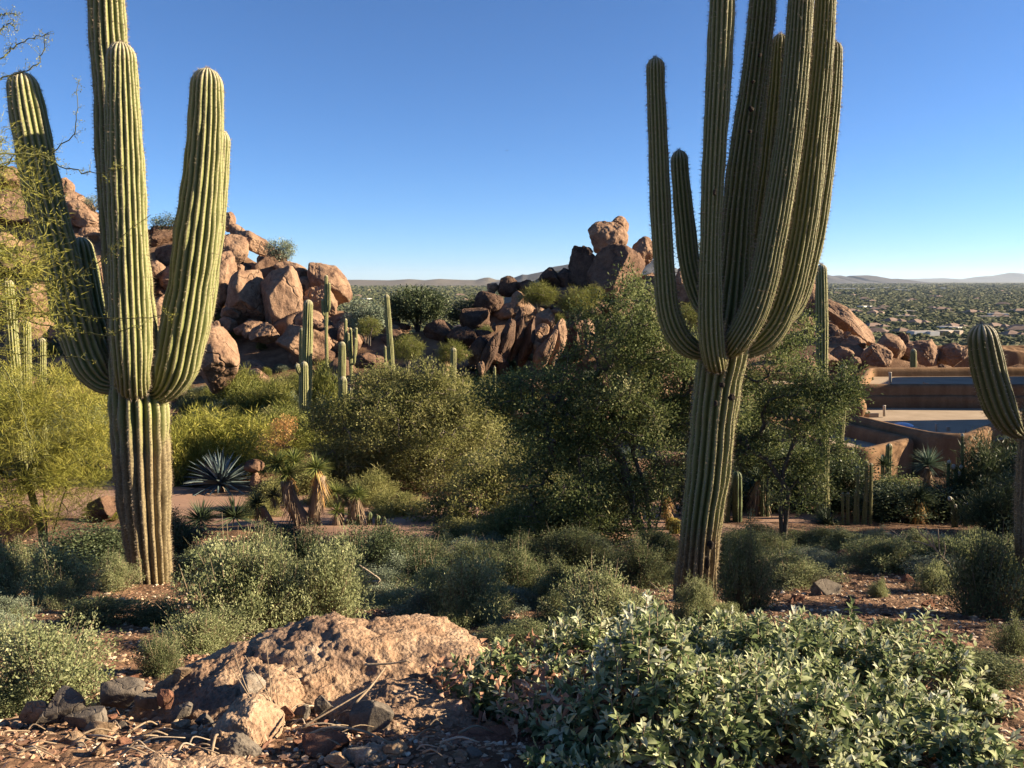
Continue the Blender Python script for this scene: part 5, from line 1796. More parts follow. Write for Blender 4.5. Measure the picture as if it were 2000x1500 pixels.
# ---------------------------------------------------------------- agave, yuccas, cacti of the garden
M_AGAVE = foliage_mat("blue_agave_leaf", [(0, (.022, .034, .035)), (.6, (.055, .076, .076)), (1, (.17, .20, .19))], .05, .5)
M_YUC = foliage_mat("yucca_leaf", [(0, (.04, .055, .018)), (.6, (.10, .12, .035)), (1, (.21, .215, .065))], .12, .45)
M_YUCB = foliage_mat("blue_yucca_leaf", [(0, (.035, .055, .038)), (.6, (.085, .115, .08)), (1, (.16, .20, .14))], .12, .45)
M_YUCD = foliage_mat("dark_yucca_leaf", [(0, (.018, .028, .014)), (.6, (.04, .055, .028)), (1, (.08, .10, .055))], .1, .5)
M_SKIRT = foliage_mat("dead_yucca_leaf", [(0, (.13, .065, .022)), (.5, (.29, .165, .055)), (1, (.42, .27, .11))], .15, .7)
M_SKIRTG = foliage_mat("grey_dead_yucca_leaf", [(0, (.07, .048, .03)), (.6, (.16, .115, .075)), (1, (.27, .20, .13))], .1, .8)


def rosette(mb, c, rad, n, seed, W, lo=-.5, bend=.15, axis=(0, 0, 1), mat=0, fold=.3, segs=3, hemi=1.0):
    r = np.random.default_rng(seed)
    z = r.uniform(lo, hemi, n); a = r.uniform(0, 6.28, n)
    h = np.sqrt(np.clip(1 - z * z, 0, 1))
    D = np.stack([np.cos(a) * h, np.sin(a) * h, z], 1)
    ax = unit(np.asarray(axis, float))
    if abs(ax[2]) < .999:
        x = unit(np.cross([0, 0, 1.0], ax)); y = np.cross(ax, x)
        D = D[:, :1] * x + D[:, 1:2] * y + D[:, 2:3] * ax
    V, F = blades(np.asarray(c) + D * rad * .06, D, rad * r.uniform(.8, 1.05, n), W, bend * r.uniform(.3, 1.4, n), segs, fold)
    m = len(V) // n
    mb.add(V, F, mat, np.repeat(np.clip(r.normal(.55, .22, n), 0, 1), m), smooth=False)


def skirt(mb, p0, p1, rad, L, n, seed, mat=0):
    """dead leaves hanging down along the stem from p1 (top) to p0"""
    r = np.random.default_rng(seed)
    t = r.random(n); a = r.uniform(0, 6.28, n)
    P = np.asarray(p0) + (np.asarray(p1) - p0) * t[:, None]
    O = np.stack([np.cos(a), np.sin(a), np.zeros(n)], 1)
    D = O * r.uniform(.25, .75, n)[:, None] + np.array([0, 0, -1.0])
    V, F = blades(P + O * rad * .6, D, L * r.uniform(.6, 1.2, n), L * .085, .15, 2, .2)
    m = len(V) // n
    mb.add(V, F, mat, np.repeat(r.random(n), m), smooth=False)


# blue agave beside the driveway
b = gd(432, 20.3)
root = thing("agave", "large blue grey agave with a fan of stiff pointed leaves beside the driveway", "agave", b)
mb = MB(); rosette(mb, b + [0, 0, .30], .98, 96, 5, .115, -.2, .10, fold=.4, segs=5)
mb.build("leaf_rosette", M_AGAVE, root)
mb = MB(); add_tube(mb, [b - [0, 0, .1], b + [0, 0, .25]], [.12, .09], 10); mb.build("core", M_SKIRTG, root)


def yucca(label, foot, trunks, heads, d, seed, leaf=None, group=None, name="yucca"):
    """trunks: pixel polylines [(px,py,width px)...]; heads: (px, py, radius px, axis, skirt len, warm)"""
    leaf = leaf or M_YUC
    b = gd(foot[0], d)
    root = thing(name, label, "yucca", b, group)
    tr, hd, sk = MB(), MB(), MB()
    has_t = has_s = False
    for T in trunks:
        P = catmull(np.array([at(t[0], t[1], d + (t[3] if len(t) > 3 else 0)) for t in T]), 14)
        P[0, 2] = min(P[0, 2], b[2] - .05)
        R = np.interp(np.linspace(0, 1, 14), np.linspace(0, 1, len(T)), [t[2] / 2 * d * 1.03 / FPX for t in T])
        add_tube(tr, P, R, 10, 0)
        has_t = True
        for k in range(0, 13):
            skirt(tr, P[k], P[k + 1], R[k] * 1.4, R[k] * 2.3, 26, seed + k, 1)
    for i, (px, py, rad, ax, sl, warm) in enumerate(heads):
        c = at(px, py, d); s = d * 1.03 / FPX
        rosette(hd, c, rad * s, 150, seed + 40 + i, rad * s * .075, -.25, .10, ax)
        if sl:
            A = unit(np.asarray(ax, float))
            skirt(sk, c - A * sl * s * .9, c, rad * s * .28, sl * s * .8, 110, seed + 70 + i, 0 if warm else 1)
            has_s = True
    if has_t:
        tr.build("trunk", [M_SKIRTG, M_SKIRTG], root)
    hd.build("leaf_head", leaf, root)
    if has_s:
        sk.build("dead_leaf_skirt", [M_SKIRT, M_SKIRTG], root)
    return root


yucca("two armed tree yucca with orange dead leaf skirts beside the driveway", (605, 1055),
      [[(607, 1060, 34), (600, 1030, 34), (580, 1000, 30), (566, 970, 26), (560, 940, 24)], [(607, 1060, 26), (612, 1010, 24), (620, 970, 22), (626, 930, 20)]],
      [(544, 905, 34, (-.4, -.4, .8), 0, True), (562, 925, 34, (-.1, -.5, .9), 34, True), (574, 900, 32, (.2, .1, 1), 0, True), (618, 915, 36, (-.1, -.2, 1), 48, True)], 15.0, 900)
yucca("small dark tufted yucca leaning left of the two armed one", (530, 1040),
      [[(534, 1040, 16), (524, 1015, 15), (510, 990, 14)]], [(502, 985, 32, (-.3, -.2, 1), 30, False), (535, 968, 24, (0, 0, 1), 20, False)], 15.0, 920, M_YUCD)
yucca("dark spiky yucca rosette low at the edge of the driveway", (456, 1040), [], [(458, 1010, 52, (0, 0, 1), 0, False)], 14.6, 930, M_YUCD)
yucca("second dark spiky rosette close to the left saguaro's trunk", (395, 1050), [], [(392, 1016, 50, (0, 0, 1), 0, False)], 14.4, 931, M_YUCD)
yucca("stout yucca with a brown skirt right of the two armed one", (690, 1050), [[(680, 1052, 22), (688, 1010, 20), (696, 985, 18)]],
      [(698, 966, 28, (.1, -.1, 1), 56, False), (657, 962, 27, (-.1, 0, 1), 16, False)], 15.2, 940)
yucca("small green yucca tuft between the two armed and the stout yucca", (660, 1050), [[(658, 1052, 16), (659, 1015, 14)]], [(659, 1000, 27, (0, 0, 1), 44, False)], 15.0, 950)
yucca("yucca with a glowing orange skirt in the shade behind the giant saguaro", (1300, 1030), [[(1310, 1055, 14), (1306, 1010, 13), (1300, 985, 13)]], [(1300, 964, 22, (-.1, -.2, 1), 38, True)], 14.6, 960, M_YUCB)
yucca("round headed blue green yucca in front of the adobe house wall", (1812, 1010), [[(1812, 1040, 16), (1812, 960, 15), (1812, 915, 14)]], [(1813, 908, 43, (0, -.1, 1), 0, False)], 17.5, 970, M_YUCB)
yucca("yucca with a hanging brown skirt below the round headed one", (1796, 1040), [[(1798, 1045, 14), (1797, 1005, 13), (1796, 985, 12)]], [(1795, 972, 38, (0, -.1, 1), 46, True)], 15.6, 980, M_YUCD)
yucca("small dark yucca left of the round headed one", (1728, 960), [[(1730, 1000, 10), (1728, 930, 10)]], [(1727, 908, 27, (0, 0, 1), 0, False)], 19.0, 990, M_YUCD)
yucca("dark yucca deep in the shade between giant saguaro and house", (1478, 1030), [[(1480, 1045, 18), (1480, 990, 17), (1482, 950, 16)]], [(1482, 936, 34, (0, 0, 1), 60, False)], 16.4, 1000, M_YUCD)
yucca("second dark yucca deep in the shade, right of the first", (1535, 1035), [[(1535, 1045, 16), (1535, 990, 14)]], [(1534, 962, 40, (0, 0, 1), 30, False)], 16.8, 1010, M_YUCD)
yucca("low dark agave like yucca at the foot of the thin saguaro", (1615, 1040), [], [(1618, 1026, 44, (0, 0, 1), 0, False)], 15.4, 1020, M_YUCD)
yucca("blue grey spiky yucca glowing at the far right below the house", (1975, 990), [[(1978, 1040, 12), (1976, 970, 12)]], [(1975, 955, 40, (0, -.2, 1), 0, False)], 14.0, 1030, M_YUCB)
yucca("green tufted yucca peeping through the dark green tree", (1232, 915), [[(1232, 990, 12), (1232, 930, 12)]], [(1230, 893, 26, (0, 0, 1), 16, False)], 17.5, 1040, M_YUCB)

M_COLM = plain_mat("column_cactus_skin", (.05, .07, .03), (.11, .135, .055), 9, .6)
M_WOOL = plain_mat("white_cactus_wool", (.38, .36, .29), (.52, .5, .42), 30, .95)


def column_cluster(label, cols, d, seed, wool=True, skin=None, group=None):
    """thin columns: (px, top py, bottom py, width px, lean px, hooked)"""
    b = gd(cols[0][0], d)
    root = thing("column_cactus", label, "cactus", b, group)
    r = np.random.default_rng(seed)
    for i, (px, ty, by, w, ln, hook) in enumerate(cols):
        ctrl = [(px, by, d), (px + ln * .4, by + (ty - by) * .4, d), (px + ln * .8, by + (ty - by) * .8, d), (px + ln, ty, d)]
        P = [at(*c) for c in ctrl]
        if hook:
            s = d * 1.03 / FPX
            P[-1] = P[-1] + np.array([-hook * s, 0, 0])
            P.insert(3, at(px + ln, ty + 3, d))
        R = [w / 2 * d * 1.03 / FPX] * len(P)
        m = MB()
        limb(m, P, R, 7, seed + i, True, step=.06, depth=.28, spine_n=2, spine_step=.06, spine_l=.03, spine_w=.006, sub=6)
        m.build("column", [skin or M_COLM, M_SPINE], root)
        if wool:
            c = P[-1]; k = R[0]
            V, F = rock_shape((k * 1.25, k * 1.25, k * 1.6), seed + i, 2, 2, .1, .1)
            m = MB(); m.add(V + c, F); m.build("woolly_tip", M_WOOL, root)


column_cluster("cluster of thin column cacti with white woolly tips in front of the house", [(1850, 902, 1020, 6, 3, 0), (1866, 912, 1020, 7, 1, 5), (1874, 925, 1020, 6, 2, 3), (1884, 912, 1015, 6, -2, 4), (1880, 850, 990, 5, 0, 0)], 16.6, 1100)
column_cluster("lower cluster of hooked white tipped column cacti right of the skirted yucca", [(1862, 974, 1045, 6, -2, 5), (1868, 988, 1045, 6, 0, 3), (1884, 985, 1045, 5, 0, 0), (1890, 984, 1045, 5, 0, 0), (1900, 982, 1045, 5, 0, 2), (1912, 996, 1048, 5, -2, 4)], 15.2, 1110)
column_cluster("group of pale edged column cacti right of the thin saguaro", [(1675, 910, 1035, 6, 0, 0), (1690, 900, 1030, 6, 3, 0), (1700, 905, 1030, 6, 2, 0), (1668, 960, 1035, 5, 4, 0), (1656, 962, 1035, 6, 0, 0), (1646, 962, 1035, 5, 0, 0), (1684, 950, 1035, 5, 8, 0)], 15.4, 1120, False, M_SAG)
column_cluster("ribbed grey green column cactus in the shade behind the giant saguaro", [(1440, 921, 1040, 18, 0, 0), (1420, 940, 1040, 12, 0, 0)], 15.4, 1130, False)
column_cluster("small column cactus standing in front of the lit house wall", [(1733, 866, 960, 11, 4, 0), (1724, 888, 960, 7, 0, 0)], 19.6, 1140, False, M_SAG)
column_cluster("dark stubby column cacti right of the stout yucca", [(722, 1000, 1055, 10, 0, 0), (738, 1006, 1055, 11, 0, 0), (705, 1005, 1055, 8, -6, 0), (750, 1010, 1055, 8, 0, 0)], 15.0, 1150, False)
column_cluster("two thin brown stalks standing behind the small yucca tuft", [(670, 975, 1040, 4, 0, 0), (680, 976, 1040, 4, 2, 0)], 15.4, 1160, False, M_SKIRTG)
column_cluster("tall dark column cactus hidden among branches right of the giant saguaro", [(1490, 840, 1040, 9, 0, 0), (1499, 850, 1040, 7, 0, 0)], 16.2, 1170, False)


def barrel(label, px, py, w, h, d, spine_mat, skin, seed):
    b = gd(px, d) if d else gp(px, py)
    d = float(b[1]); s = d * 1.03 / FPX
    root = thing("barrel_cactus", label, "cactus", b)
    m = MB()
    limb(m, [b - [0, 0, .05], b + [0, 0, h * s * .55], b + [0, 0, h * s]], [w / 2 * s * .85, w / 2 * s, w / 2 * s * .9], 18, seed, True, step=.02, depth=.18, spine_n=7, spine_step=.022, spine_l=.045, spine_w=.004)
    m.build("body", [skin, spine_mat], root)


M_GOLD = foliage_mat("golden_spines", [(0, (.28, .16, .03)), (.5, (.42, .27, .05)), (1, (.55, .40, .12))], .2, .6)
M_PINK = foliage_mat("pink_spines", [(0, (.22, .10, .08)), (.5, (.36, .18, .14)), (1, (.46, .27, .22))], .2, .6)
barrel("golden spined barrel cactus glowing left of the giant saguaro's base", 1320, 1045, 26, 28, 13.8, M_GOLD, M_COLM, 1200)
barrel("second golden barrel cactus behind the first", 1312, 1040, 20, 22, 14.4, M_GOLD, M_COLM, 1202)
barrel("small pink spined barrel cactus on the bare slope at the right", 1649, 1096, 22, 20, None, M_PINK, M_COLM, 1201)

# dry orange bush and the pedestal by the agave
b = gd(548, 21)
make_tree("dry_bush", "dry orange brown bush behind the yuccas", b, fan_trunks(b, 5, .7, .5, 61), [px_ell(548, 850, 26, 30, 21, .35), px_ell(530, 870, 24, 24, 21, .35), px_ell(560, 840, 18, 30, 21, .3)], 80, 40, .07, .05, .02, 611, M_TWIG, M_ORANGE, r_tip=.003, cat="shrub", freq=3)
b = gd(500, 20.2)
s = 20.2 * 1.03 / FPX
root = thing("stone_pedestal", "small orange stone pedestal with a flat brown capstone right of the agave", "garden ornament", b)
V, F = rock_shape((.13, .13, .34), 41, 3, 6, .06, .1); mb = MB(); mb.add(V + b + [0, 0, .3], F); mb.build("stone_shaft", M_GRANITE, root)
V, F = rock_shape((.27, .24, .17), 42, 3, 7, .05, .08); mb = MB(); mb.add(V + b + [-.02, 0, .78], F); mb.build("capstone", M_GRANITE_DARK, root)
# pale reddish boulders near the driveway
for px, py, w, h, d, lab, mt in ((392, 912, 40, 36, 22.2, "orange boulder behind the blue agave", M_GRANITE), (205, 995, 52, 44, 13.2, "dark reddish boulder left of the left saguaro's trunk", M_GRANITE_DARK),
                                 (20, 1030, 90, 80, 12.4, "tan boulder at the left edge under the feathery palo verde", M_GRANITE), (590, 1030, 50, 28, 16.2, "dark boulder behind the two armed yucca", M_GRANITE_DARK),
                                 (622, 1046, 26, 14, 14.9, "small dark stone at the foot of the two armed yucca", M_GRANITE_DARK), (1420, 1052, 30, 24, 13.6, "square tan kerb stone right of the giant saguaro", M_GRANITE),
                                 (1490, 1052, 50, 16, 13.8, "flat tan kerb stone left of the thin saguaro", M_GRANITE), (1530, 1056, 30, 12, 13.7, "small tan kerb stone beside the flat one", M_GRANITE),
                                 (1730, 1046, 24, 14, 13.4, "reddish block beside the dead branch on the right slope", M_GRANITE), (1800, 1056, 40, 12, 12.9, "low reddish stone under the dead branch on the right slope", M_GRANITE),
                                 (1245, 1020, 18, 44, 14.2, "pale upright stone between the dark tree's stems", M_GRANITE), (1310, 895, 60, 26, 17, "tan stone ledge seen between the dark tree's stems", M_GRANITE),
                                 (1265, 935, 24, 36, 16, "tan upright stone behind the dark tree's stems", M_GRANITE), (1575, 810, 50, 30, 22, "tan boulder seen through leaves right of the giant saguaro", M_GRANITE),
                                 (1030, 806, 60, 24, 25, "sunlit tan boulder seen through the dark green tree", M_GRANITE), (1100, 800, 40, 20, 25.5, "smaller sunlit boulder seen through the dark green tree", M_GRANITE), (1345, 850, 50, 40, 19, "boulder hidden behind the giant saguaro's trunk", M_GRANITE_DARK)):
    boulder(px, py, w, h, 0, lab, "boulders of the garden", mt, cuts=7, lvl=4, dd=d)

# dark undergrowth around and below the trees
GB = "garden bushes"
garden = [
    (1110, 1075, 150, 100, 13.4, 'leafy', M_IRON, "dark bush in the shade under the dark green tree"),
    (1180, 1070, 160, 150, 14.4, 'leafy', M_DARKLEAF, "taller dark bush behind the dark tree's stems"),
    (1010, 1060, 160, 70, 12.6, 'puff', M_MESQ, "low olive bush at the right foot of the mesquite"),
    (900, 1060, 140, 60, 13.2, 'leafy', M_MESQ, "low olive bush in front of the mesquite"),
    (1370, 1040, 130, 140, 16.5, 'leafy', M_DARKLEAF, "dark bush right behind the giant saguaro's trunk"),
    (1450, 1040, 130, 100, 17.5, 'leafy', M_DARKLEAF, "dark bush behind the grey green column cactus"),
    (1550, 1040, 170, 120, 17.6, 'leafy', M_DARKLEAF, "wide dark bush behind the shaded yuccas"),
    (1640, 1040, 150, 120, 17.2, 'leafy', M_DARKLEAF, "dark bush behind the thin saguaro's foot"),
    (1740, 1010, 140, 80, 18.2, 'leafy', M_IRON, "dense green bush with a lit yellowish top under the house wall"),
    (1730, 1040, 150, 90, 16.0, 'leafy', M_DARKLEAF, "dark hedge bush under the house"),
    (1850, 1045, 150, 80, 16.2, 'leafy', M_DARKLEAF, "dark bush among the column cacti"),
    (1945, 1045, 160, 150, 16.4, 'puff', M_DARKLEAF, "tall dark thorny bush at the right below the house"),
    (2010, 1040, 150, 200, 14.2, 'leafy', M_DARKLEAF, "dark bush at the right edge of the view"),
    (1960, 1030, 140, 120, 12.8, 'puff', M_DARKLEAF, "wispy dark bush at the right edge of the garden"),
    (1120, 960, 150, 130, 19, 'leafy', M_DARKLEAF, "dark bush below the riprap slope"),
    (1320, 950, 120, 130, 19.5, 'leafy', M_DARKLEAF, "dark bush far behind the giant saguaro's trunk"),
    (1480, 900, 130, 120, 21, 'leafy', M_IRON, "green bush left of the lower house roof"),
    (1570, 890, 120, 110, 20.5, 'leafy', M_IRON, "green bush at the corner of the lower house roof"),
    (508, 1012, 80, 44, 16.2, 'puff', M_MESQ, "olive shrub at the right side of the driveway"),
    (530, 1000, 90, 80, 17.6, 'leafy', M_MESQ, "olive shrub behind the yuccas at the driveway"),
    (775, 1040, 110, 50, 16.6, 'puff', M_MESQ, "olive shrub hiding the driveway right of the stubby columns"),
    (725, 985, 100, 60, 18.6, 'puff', M_MESQ, "olive shrub behind the stout yucca"),
    (640, 985, 90, 46, 18.4, 'puff', M_MESQ, "low olive shrub behind the small yucca tuft"),
    (345, 930, 50, 60, 22.6, 'puff', M_PVG, "olive shrub left of the agave"),
    (210, 960, 70, 40, 16, 'puff', M_PV, "bright yellow shrub beside the left saguaro's trunk"),
]
for px, pb, w, h, d, kind, mat, lab in garden:
    px_shrub(kind, mat, M_BARK_DARK, "garden_bush", lab, px, pb, w, h, d, GB)
# ---------------------------------------------------------------- slope in front: shrubs
GS = "low shrubs of the front slope"
slope = [
    # px, foot py, w, h, kind, mat, label
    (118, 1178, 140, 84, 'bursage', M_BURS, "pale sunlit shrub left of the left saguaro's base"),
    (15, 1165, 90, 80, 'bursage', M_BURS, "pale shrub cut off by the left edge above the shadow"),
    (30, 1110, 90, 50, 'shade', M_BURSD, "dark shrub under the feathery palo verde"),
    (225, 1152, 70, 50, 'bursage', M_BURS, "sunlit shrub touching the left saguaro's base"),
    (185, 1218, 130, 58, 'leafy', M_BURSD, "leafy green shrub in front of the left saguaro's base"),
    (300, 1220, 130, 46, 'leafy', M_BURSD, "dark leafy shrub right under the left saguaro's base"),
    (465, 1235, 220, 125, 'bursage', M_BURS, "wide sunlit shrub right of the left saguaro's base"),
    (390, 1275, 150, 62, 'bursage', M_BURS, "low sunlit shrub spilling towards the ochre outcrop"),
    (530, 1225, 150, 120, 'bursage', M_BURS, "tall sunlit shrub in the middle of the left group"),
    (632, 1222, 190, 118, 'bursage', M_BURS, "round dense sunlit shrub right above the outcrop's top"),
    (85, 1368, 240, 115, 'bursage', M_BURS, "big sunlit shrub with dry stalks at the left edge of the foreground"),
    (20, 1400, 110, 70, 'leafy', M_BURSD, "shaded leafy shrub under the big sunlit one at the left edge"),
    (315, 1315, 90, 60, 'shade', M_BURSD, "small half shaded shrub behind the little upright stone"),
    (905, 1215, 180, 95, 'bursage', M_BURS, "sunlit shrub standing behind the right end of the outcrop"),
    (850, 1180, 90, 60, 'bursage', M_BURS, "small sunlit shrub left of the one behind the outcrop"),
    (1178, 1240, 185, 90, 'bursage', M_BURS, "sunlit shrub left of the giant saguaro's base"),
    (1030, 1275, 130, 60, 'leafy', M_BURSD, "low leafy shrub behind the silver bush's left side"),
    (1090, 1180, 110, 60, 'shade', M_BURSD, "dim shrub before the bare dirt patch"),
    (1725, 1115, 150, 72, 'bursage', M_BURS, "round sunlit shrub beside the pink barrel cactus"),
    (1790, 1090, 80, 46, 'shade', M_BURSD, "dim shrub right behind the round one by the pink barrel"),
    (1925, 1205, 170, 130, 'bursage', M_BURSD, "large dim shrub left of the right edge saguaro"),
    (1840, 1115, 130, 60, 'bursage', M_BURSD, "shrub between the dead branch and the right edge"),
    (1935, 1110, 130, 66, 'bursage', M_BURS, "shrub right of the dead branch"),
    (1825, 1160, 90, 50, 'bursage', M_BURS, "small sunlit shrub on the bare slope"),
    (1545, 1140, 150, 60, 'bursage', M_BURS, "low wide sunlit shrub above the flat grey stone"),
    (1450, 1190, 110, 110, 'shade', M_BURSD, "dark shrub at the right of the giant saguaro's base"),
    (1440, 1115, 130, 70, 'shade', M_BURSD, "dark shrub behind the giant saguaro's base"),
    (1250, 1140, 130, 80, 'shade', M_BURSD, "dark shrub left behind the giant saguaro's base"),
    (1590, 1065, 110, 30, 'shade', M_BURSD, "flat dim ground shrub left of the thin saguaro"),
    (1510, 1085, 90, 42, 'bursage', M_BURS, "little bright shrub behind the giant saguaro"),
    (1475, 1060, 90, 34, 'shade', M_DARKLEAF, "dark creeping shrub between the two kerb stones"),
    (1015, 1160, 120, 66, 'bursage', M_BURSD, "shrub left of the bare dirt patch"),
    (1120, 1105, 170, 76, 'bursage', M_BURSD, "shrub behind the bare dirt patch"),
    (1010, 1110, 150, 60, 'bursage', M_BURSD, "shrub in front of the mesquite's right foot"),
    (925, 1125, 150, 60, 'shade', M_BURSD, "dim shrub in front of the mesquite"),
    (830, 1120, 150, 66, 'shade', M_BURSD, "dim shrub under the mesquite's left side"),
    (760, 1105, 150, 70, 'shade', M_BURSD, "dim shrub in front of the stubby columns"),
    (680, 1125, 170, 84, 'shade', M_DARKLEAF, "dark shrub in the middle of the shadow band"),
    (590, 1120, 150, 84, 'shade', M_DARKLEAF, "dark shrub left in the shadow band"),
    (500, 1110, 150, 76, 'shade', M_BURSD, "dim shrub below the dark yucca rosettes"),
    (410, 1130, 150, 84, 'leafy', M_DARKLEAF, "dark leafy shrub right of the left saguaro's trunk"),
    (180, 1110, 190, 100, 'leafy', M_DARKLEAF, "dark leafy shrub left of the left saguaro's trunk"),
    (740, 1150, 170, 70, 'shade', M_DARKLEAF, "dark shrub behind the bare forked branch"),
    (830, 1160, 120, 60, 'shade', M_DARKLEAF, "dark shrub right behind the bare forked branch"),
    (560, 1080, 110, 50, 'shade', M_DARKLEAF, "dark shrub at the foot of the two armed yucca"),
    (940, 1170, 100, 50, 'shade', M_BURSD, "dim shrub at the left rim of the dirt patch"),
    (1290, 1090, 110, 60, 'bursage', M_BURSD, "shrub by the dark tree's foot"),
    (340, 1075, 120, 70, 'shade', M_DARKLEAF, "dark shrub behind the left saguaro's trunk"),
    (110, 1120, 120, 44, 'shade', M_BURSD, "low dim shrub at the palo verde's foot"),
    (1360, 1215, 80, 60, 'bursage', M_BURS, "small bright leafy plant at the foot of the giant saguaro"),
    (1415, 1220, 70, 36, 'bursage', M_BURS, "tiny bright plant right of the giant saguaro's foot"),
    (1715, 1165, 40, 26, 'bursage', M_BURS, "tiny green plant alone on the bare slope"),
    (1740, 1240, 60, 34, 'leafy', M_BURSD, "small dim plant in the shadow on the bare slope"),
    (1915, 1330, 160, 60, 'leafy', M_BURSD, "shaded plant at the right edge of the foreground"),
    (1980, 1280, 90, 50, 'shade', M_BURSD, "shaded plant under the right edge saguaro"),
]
for px, pb, w, h, kind, mat, lab in slope:
    px_shrub(kind, mat, M_TWIG, "low_shrub", lab, px, pb, w, h, None, GS)

# ragged low scrub that closes the gaps between the shrubs
r_ = np.random.default_rng(91)
for i in range(120):
    if i < 62:
        px, pb = r_.uniform(345, 1320), r_.uniform(1075, 1195)
    elif i < 88:
        px, pb = r_.uniform(-20, 700), r_.uniform(1130, 1290)
    elif i < 104:
        px, pb = r_.uniform(1400, 2000), r_.uniform(1065, 1130)
    else:
        px, pb = r_.uniform(780, 1330), r_.uniform(1170, 1250)
    if (150 < px < 420 and 1130 < pb < 1250) or (1230 < px < 1450 and pb > 1140):
        continue
    if 1060 < px < 1180 and 1120 < pb < 1165 or (20 < px < 260 and pb > 1220):
        continue
    dim = r_.random() < .45
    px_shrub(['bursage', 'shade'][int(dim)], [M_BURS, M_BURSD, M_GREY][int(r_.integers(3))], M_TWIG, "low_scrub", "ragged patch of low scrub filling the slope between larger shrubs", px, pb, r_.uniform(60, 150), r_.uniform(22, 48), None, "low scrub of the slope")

# ---------------------------------------------------------------- brittlebush in the foreground
def brittle(label, px, d, w, h, nst, seed, leaf=None, L=.049, dead=False):
    r = np.random.default_rng(seed)
    nst = int(nst * 1.4)
    b = gd(px, d)
    root = thing("brittlebush", label, "brittlebush", b, "silver leaved bushes of the foreground")
    R = w / 2
    a = r.uniform(0, 6.28, nst); q = np.sqrt(r.random(nst))
    lobe = 1 + .16 * np.sin(a * 3 + seed) + .1 * np.sin(a * 7 + seed * 3)
    x, y = np.cos(a) * q * R * lobe, np.sin(a) * q * R * lobe
    hh = h * (1 - .72 * q ** 2.2) * r.uniform(.5, 1.12, nst)
    bump_ = .42 * h * vnoise(np.stack([x * 3.2, y * 3.2, np.full(nst, seed * 1.7)], 1))
    gzs = G(b[0] + x, b[1] + y)
    tip = np.stack([b[0] + x, b[1] + y, gzs + np.maximum(hh + bump_, .04)], 1)
    foot = np.stack([b[0] + x * .35, b[1] + y * .35, G(b[0] + x * .35, b[1] + y * .35) - .03], 1)
    mid = foot * .45 + tip * .55 + np.stack([x * .12, y * .12, np.zeros(nst)], 1) + r.normal(size=(nst, 3)) * .012
    m = MB()
    V, F = tubes(np.concatenate([foot, mid]), np.concatenate([mid, tip]), np.concatenate([np.full(nst, .004), np.full(nst, .003)]), np.concatenate([np.full(nst, .003), np.full(nst, .0018)]), 4)
    m.add(V, F, 0)
    m.build("stem", M_TWIG, root)
    lf = MB()
    per = 13
    up = unit(tip - mid)
    T = np.repeat(tip, per, 0); U = np.repeat(up, per, 0)
    k = np.tile(np.arange(per), nst)
    az = k * 2.399 + np.repeat(r.uniform(0, 6.28, nst), per)
    x1 = unit(np.cross(U, np.array([[.3, .9, .1]]))); y1 = np.cross(U, x1)
    out = x1 * np.cos(az)[:, None] + y1 * np.sin(az)[:, None]
    t = k / per
    P = T - U * (t * .10)[:, None] + r.normal(size=T.shape) * .004
    D = out * (.45 + .75 * t)[:, None] + U * (1.0 - .75 * t)[:, None] + r.normal(size=T.shape) * .16
    ll = L * (.55 + .65 * t) * r.uniform(.75, 1.25, len(P))
    tint = np.clip(np.repeat(r.normal(.56, .17, nst), per) - .22 * t + r.normal(0, .13, len(P)), 0, 1)
    V, Q, Tt = ovates(P, D, U + r.normal(size=U.shape) * .25, ll, ll * r.uniform(.32, .5, len(P)), .2, r.uniform(.0, .45, len(P)))
    lf.add(V, Q, 0, np.repeat(tint, 8))
    lf.F.append(Tt + lf.n - len(V)); lf.M.append(np.zeros(len(Tt), np.int32)); lf.S.append(np.full(len(Tt), True, bool))
    # lower, darker leaves along the stems
    n2 = nst * 3
    j = r.integers(0, nst, n2); tt = r.uniform(.35, .9, n2)[:, None]
    P = mid[j] * (1 - tt) + tip[j] * tt
    D = r.normal(size=(n2, 3)) + [0, 0, .1]
    V, Q, Tt = ovates(P, D, r.normal(size=P.shape) * .3 + [0, 0, 1], L * r.uniform(.6, 1.1, n2), L * .5, .16, .3)
    lf.add(V, Q, 0, np.repeat(np.clip(r.normal(.3, .15, n2), 0, 1), 8))
    lf.F.append(Tt + lf.n - len(V)); lf.M.append(np.zeros(len(Tt), np.int32)); lf.S.append(np.full(len(Tt), True, bool))
    lf.build("leaves", leaf or M_BRIT, root)
    if dead:
        dd = MB(); n3 = 420
        aa = r.uniform(0, 6.28, n3); qq = R * np.sqrt(r.random(n3)) * 1.05
        P = np.stack([b[0] + np.cos(aa) * qq, b[1] + np.sin(aa) * qq, np.zeros(n3)], 1)
        P[:, 2] = G(P[:, 0], P[:, 1]) + r.uniform(.0, .22, n3)
        V, Q, Tt = ovates(P, r.normal(size=(n3, 3)) + [0, 0, -.4], r.normal(size=(n3, 3)), L * r.uniform(.5, .9, n3), L * .45, .5, .8)
        dd.add(V, Q, 0, np.repeat(r.random(n3), 8))
        dd.F.append(Tt + dd.n - len(V)); dd.M.append(np.zeros(len(Tt), np.int32)); dd.S.append(np.full(len(Tt), True, bool))
        dd.build("dead_leaves", M_DEADLEAF, root)


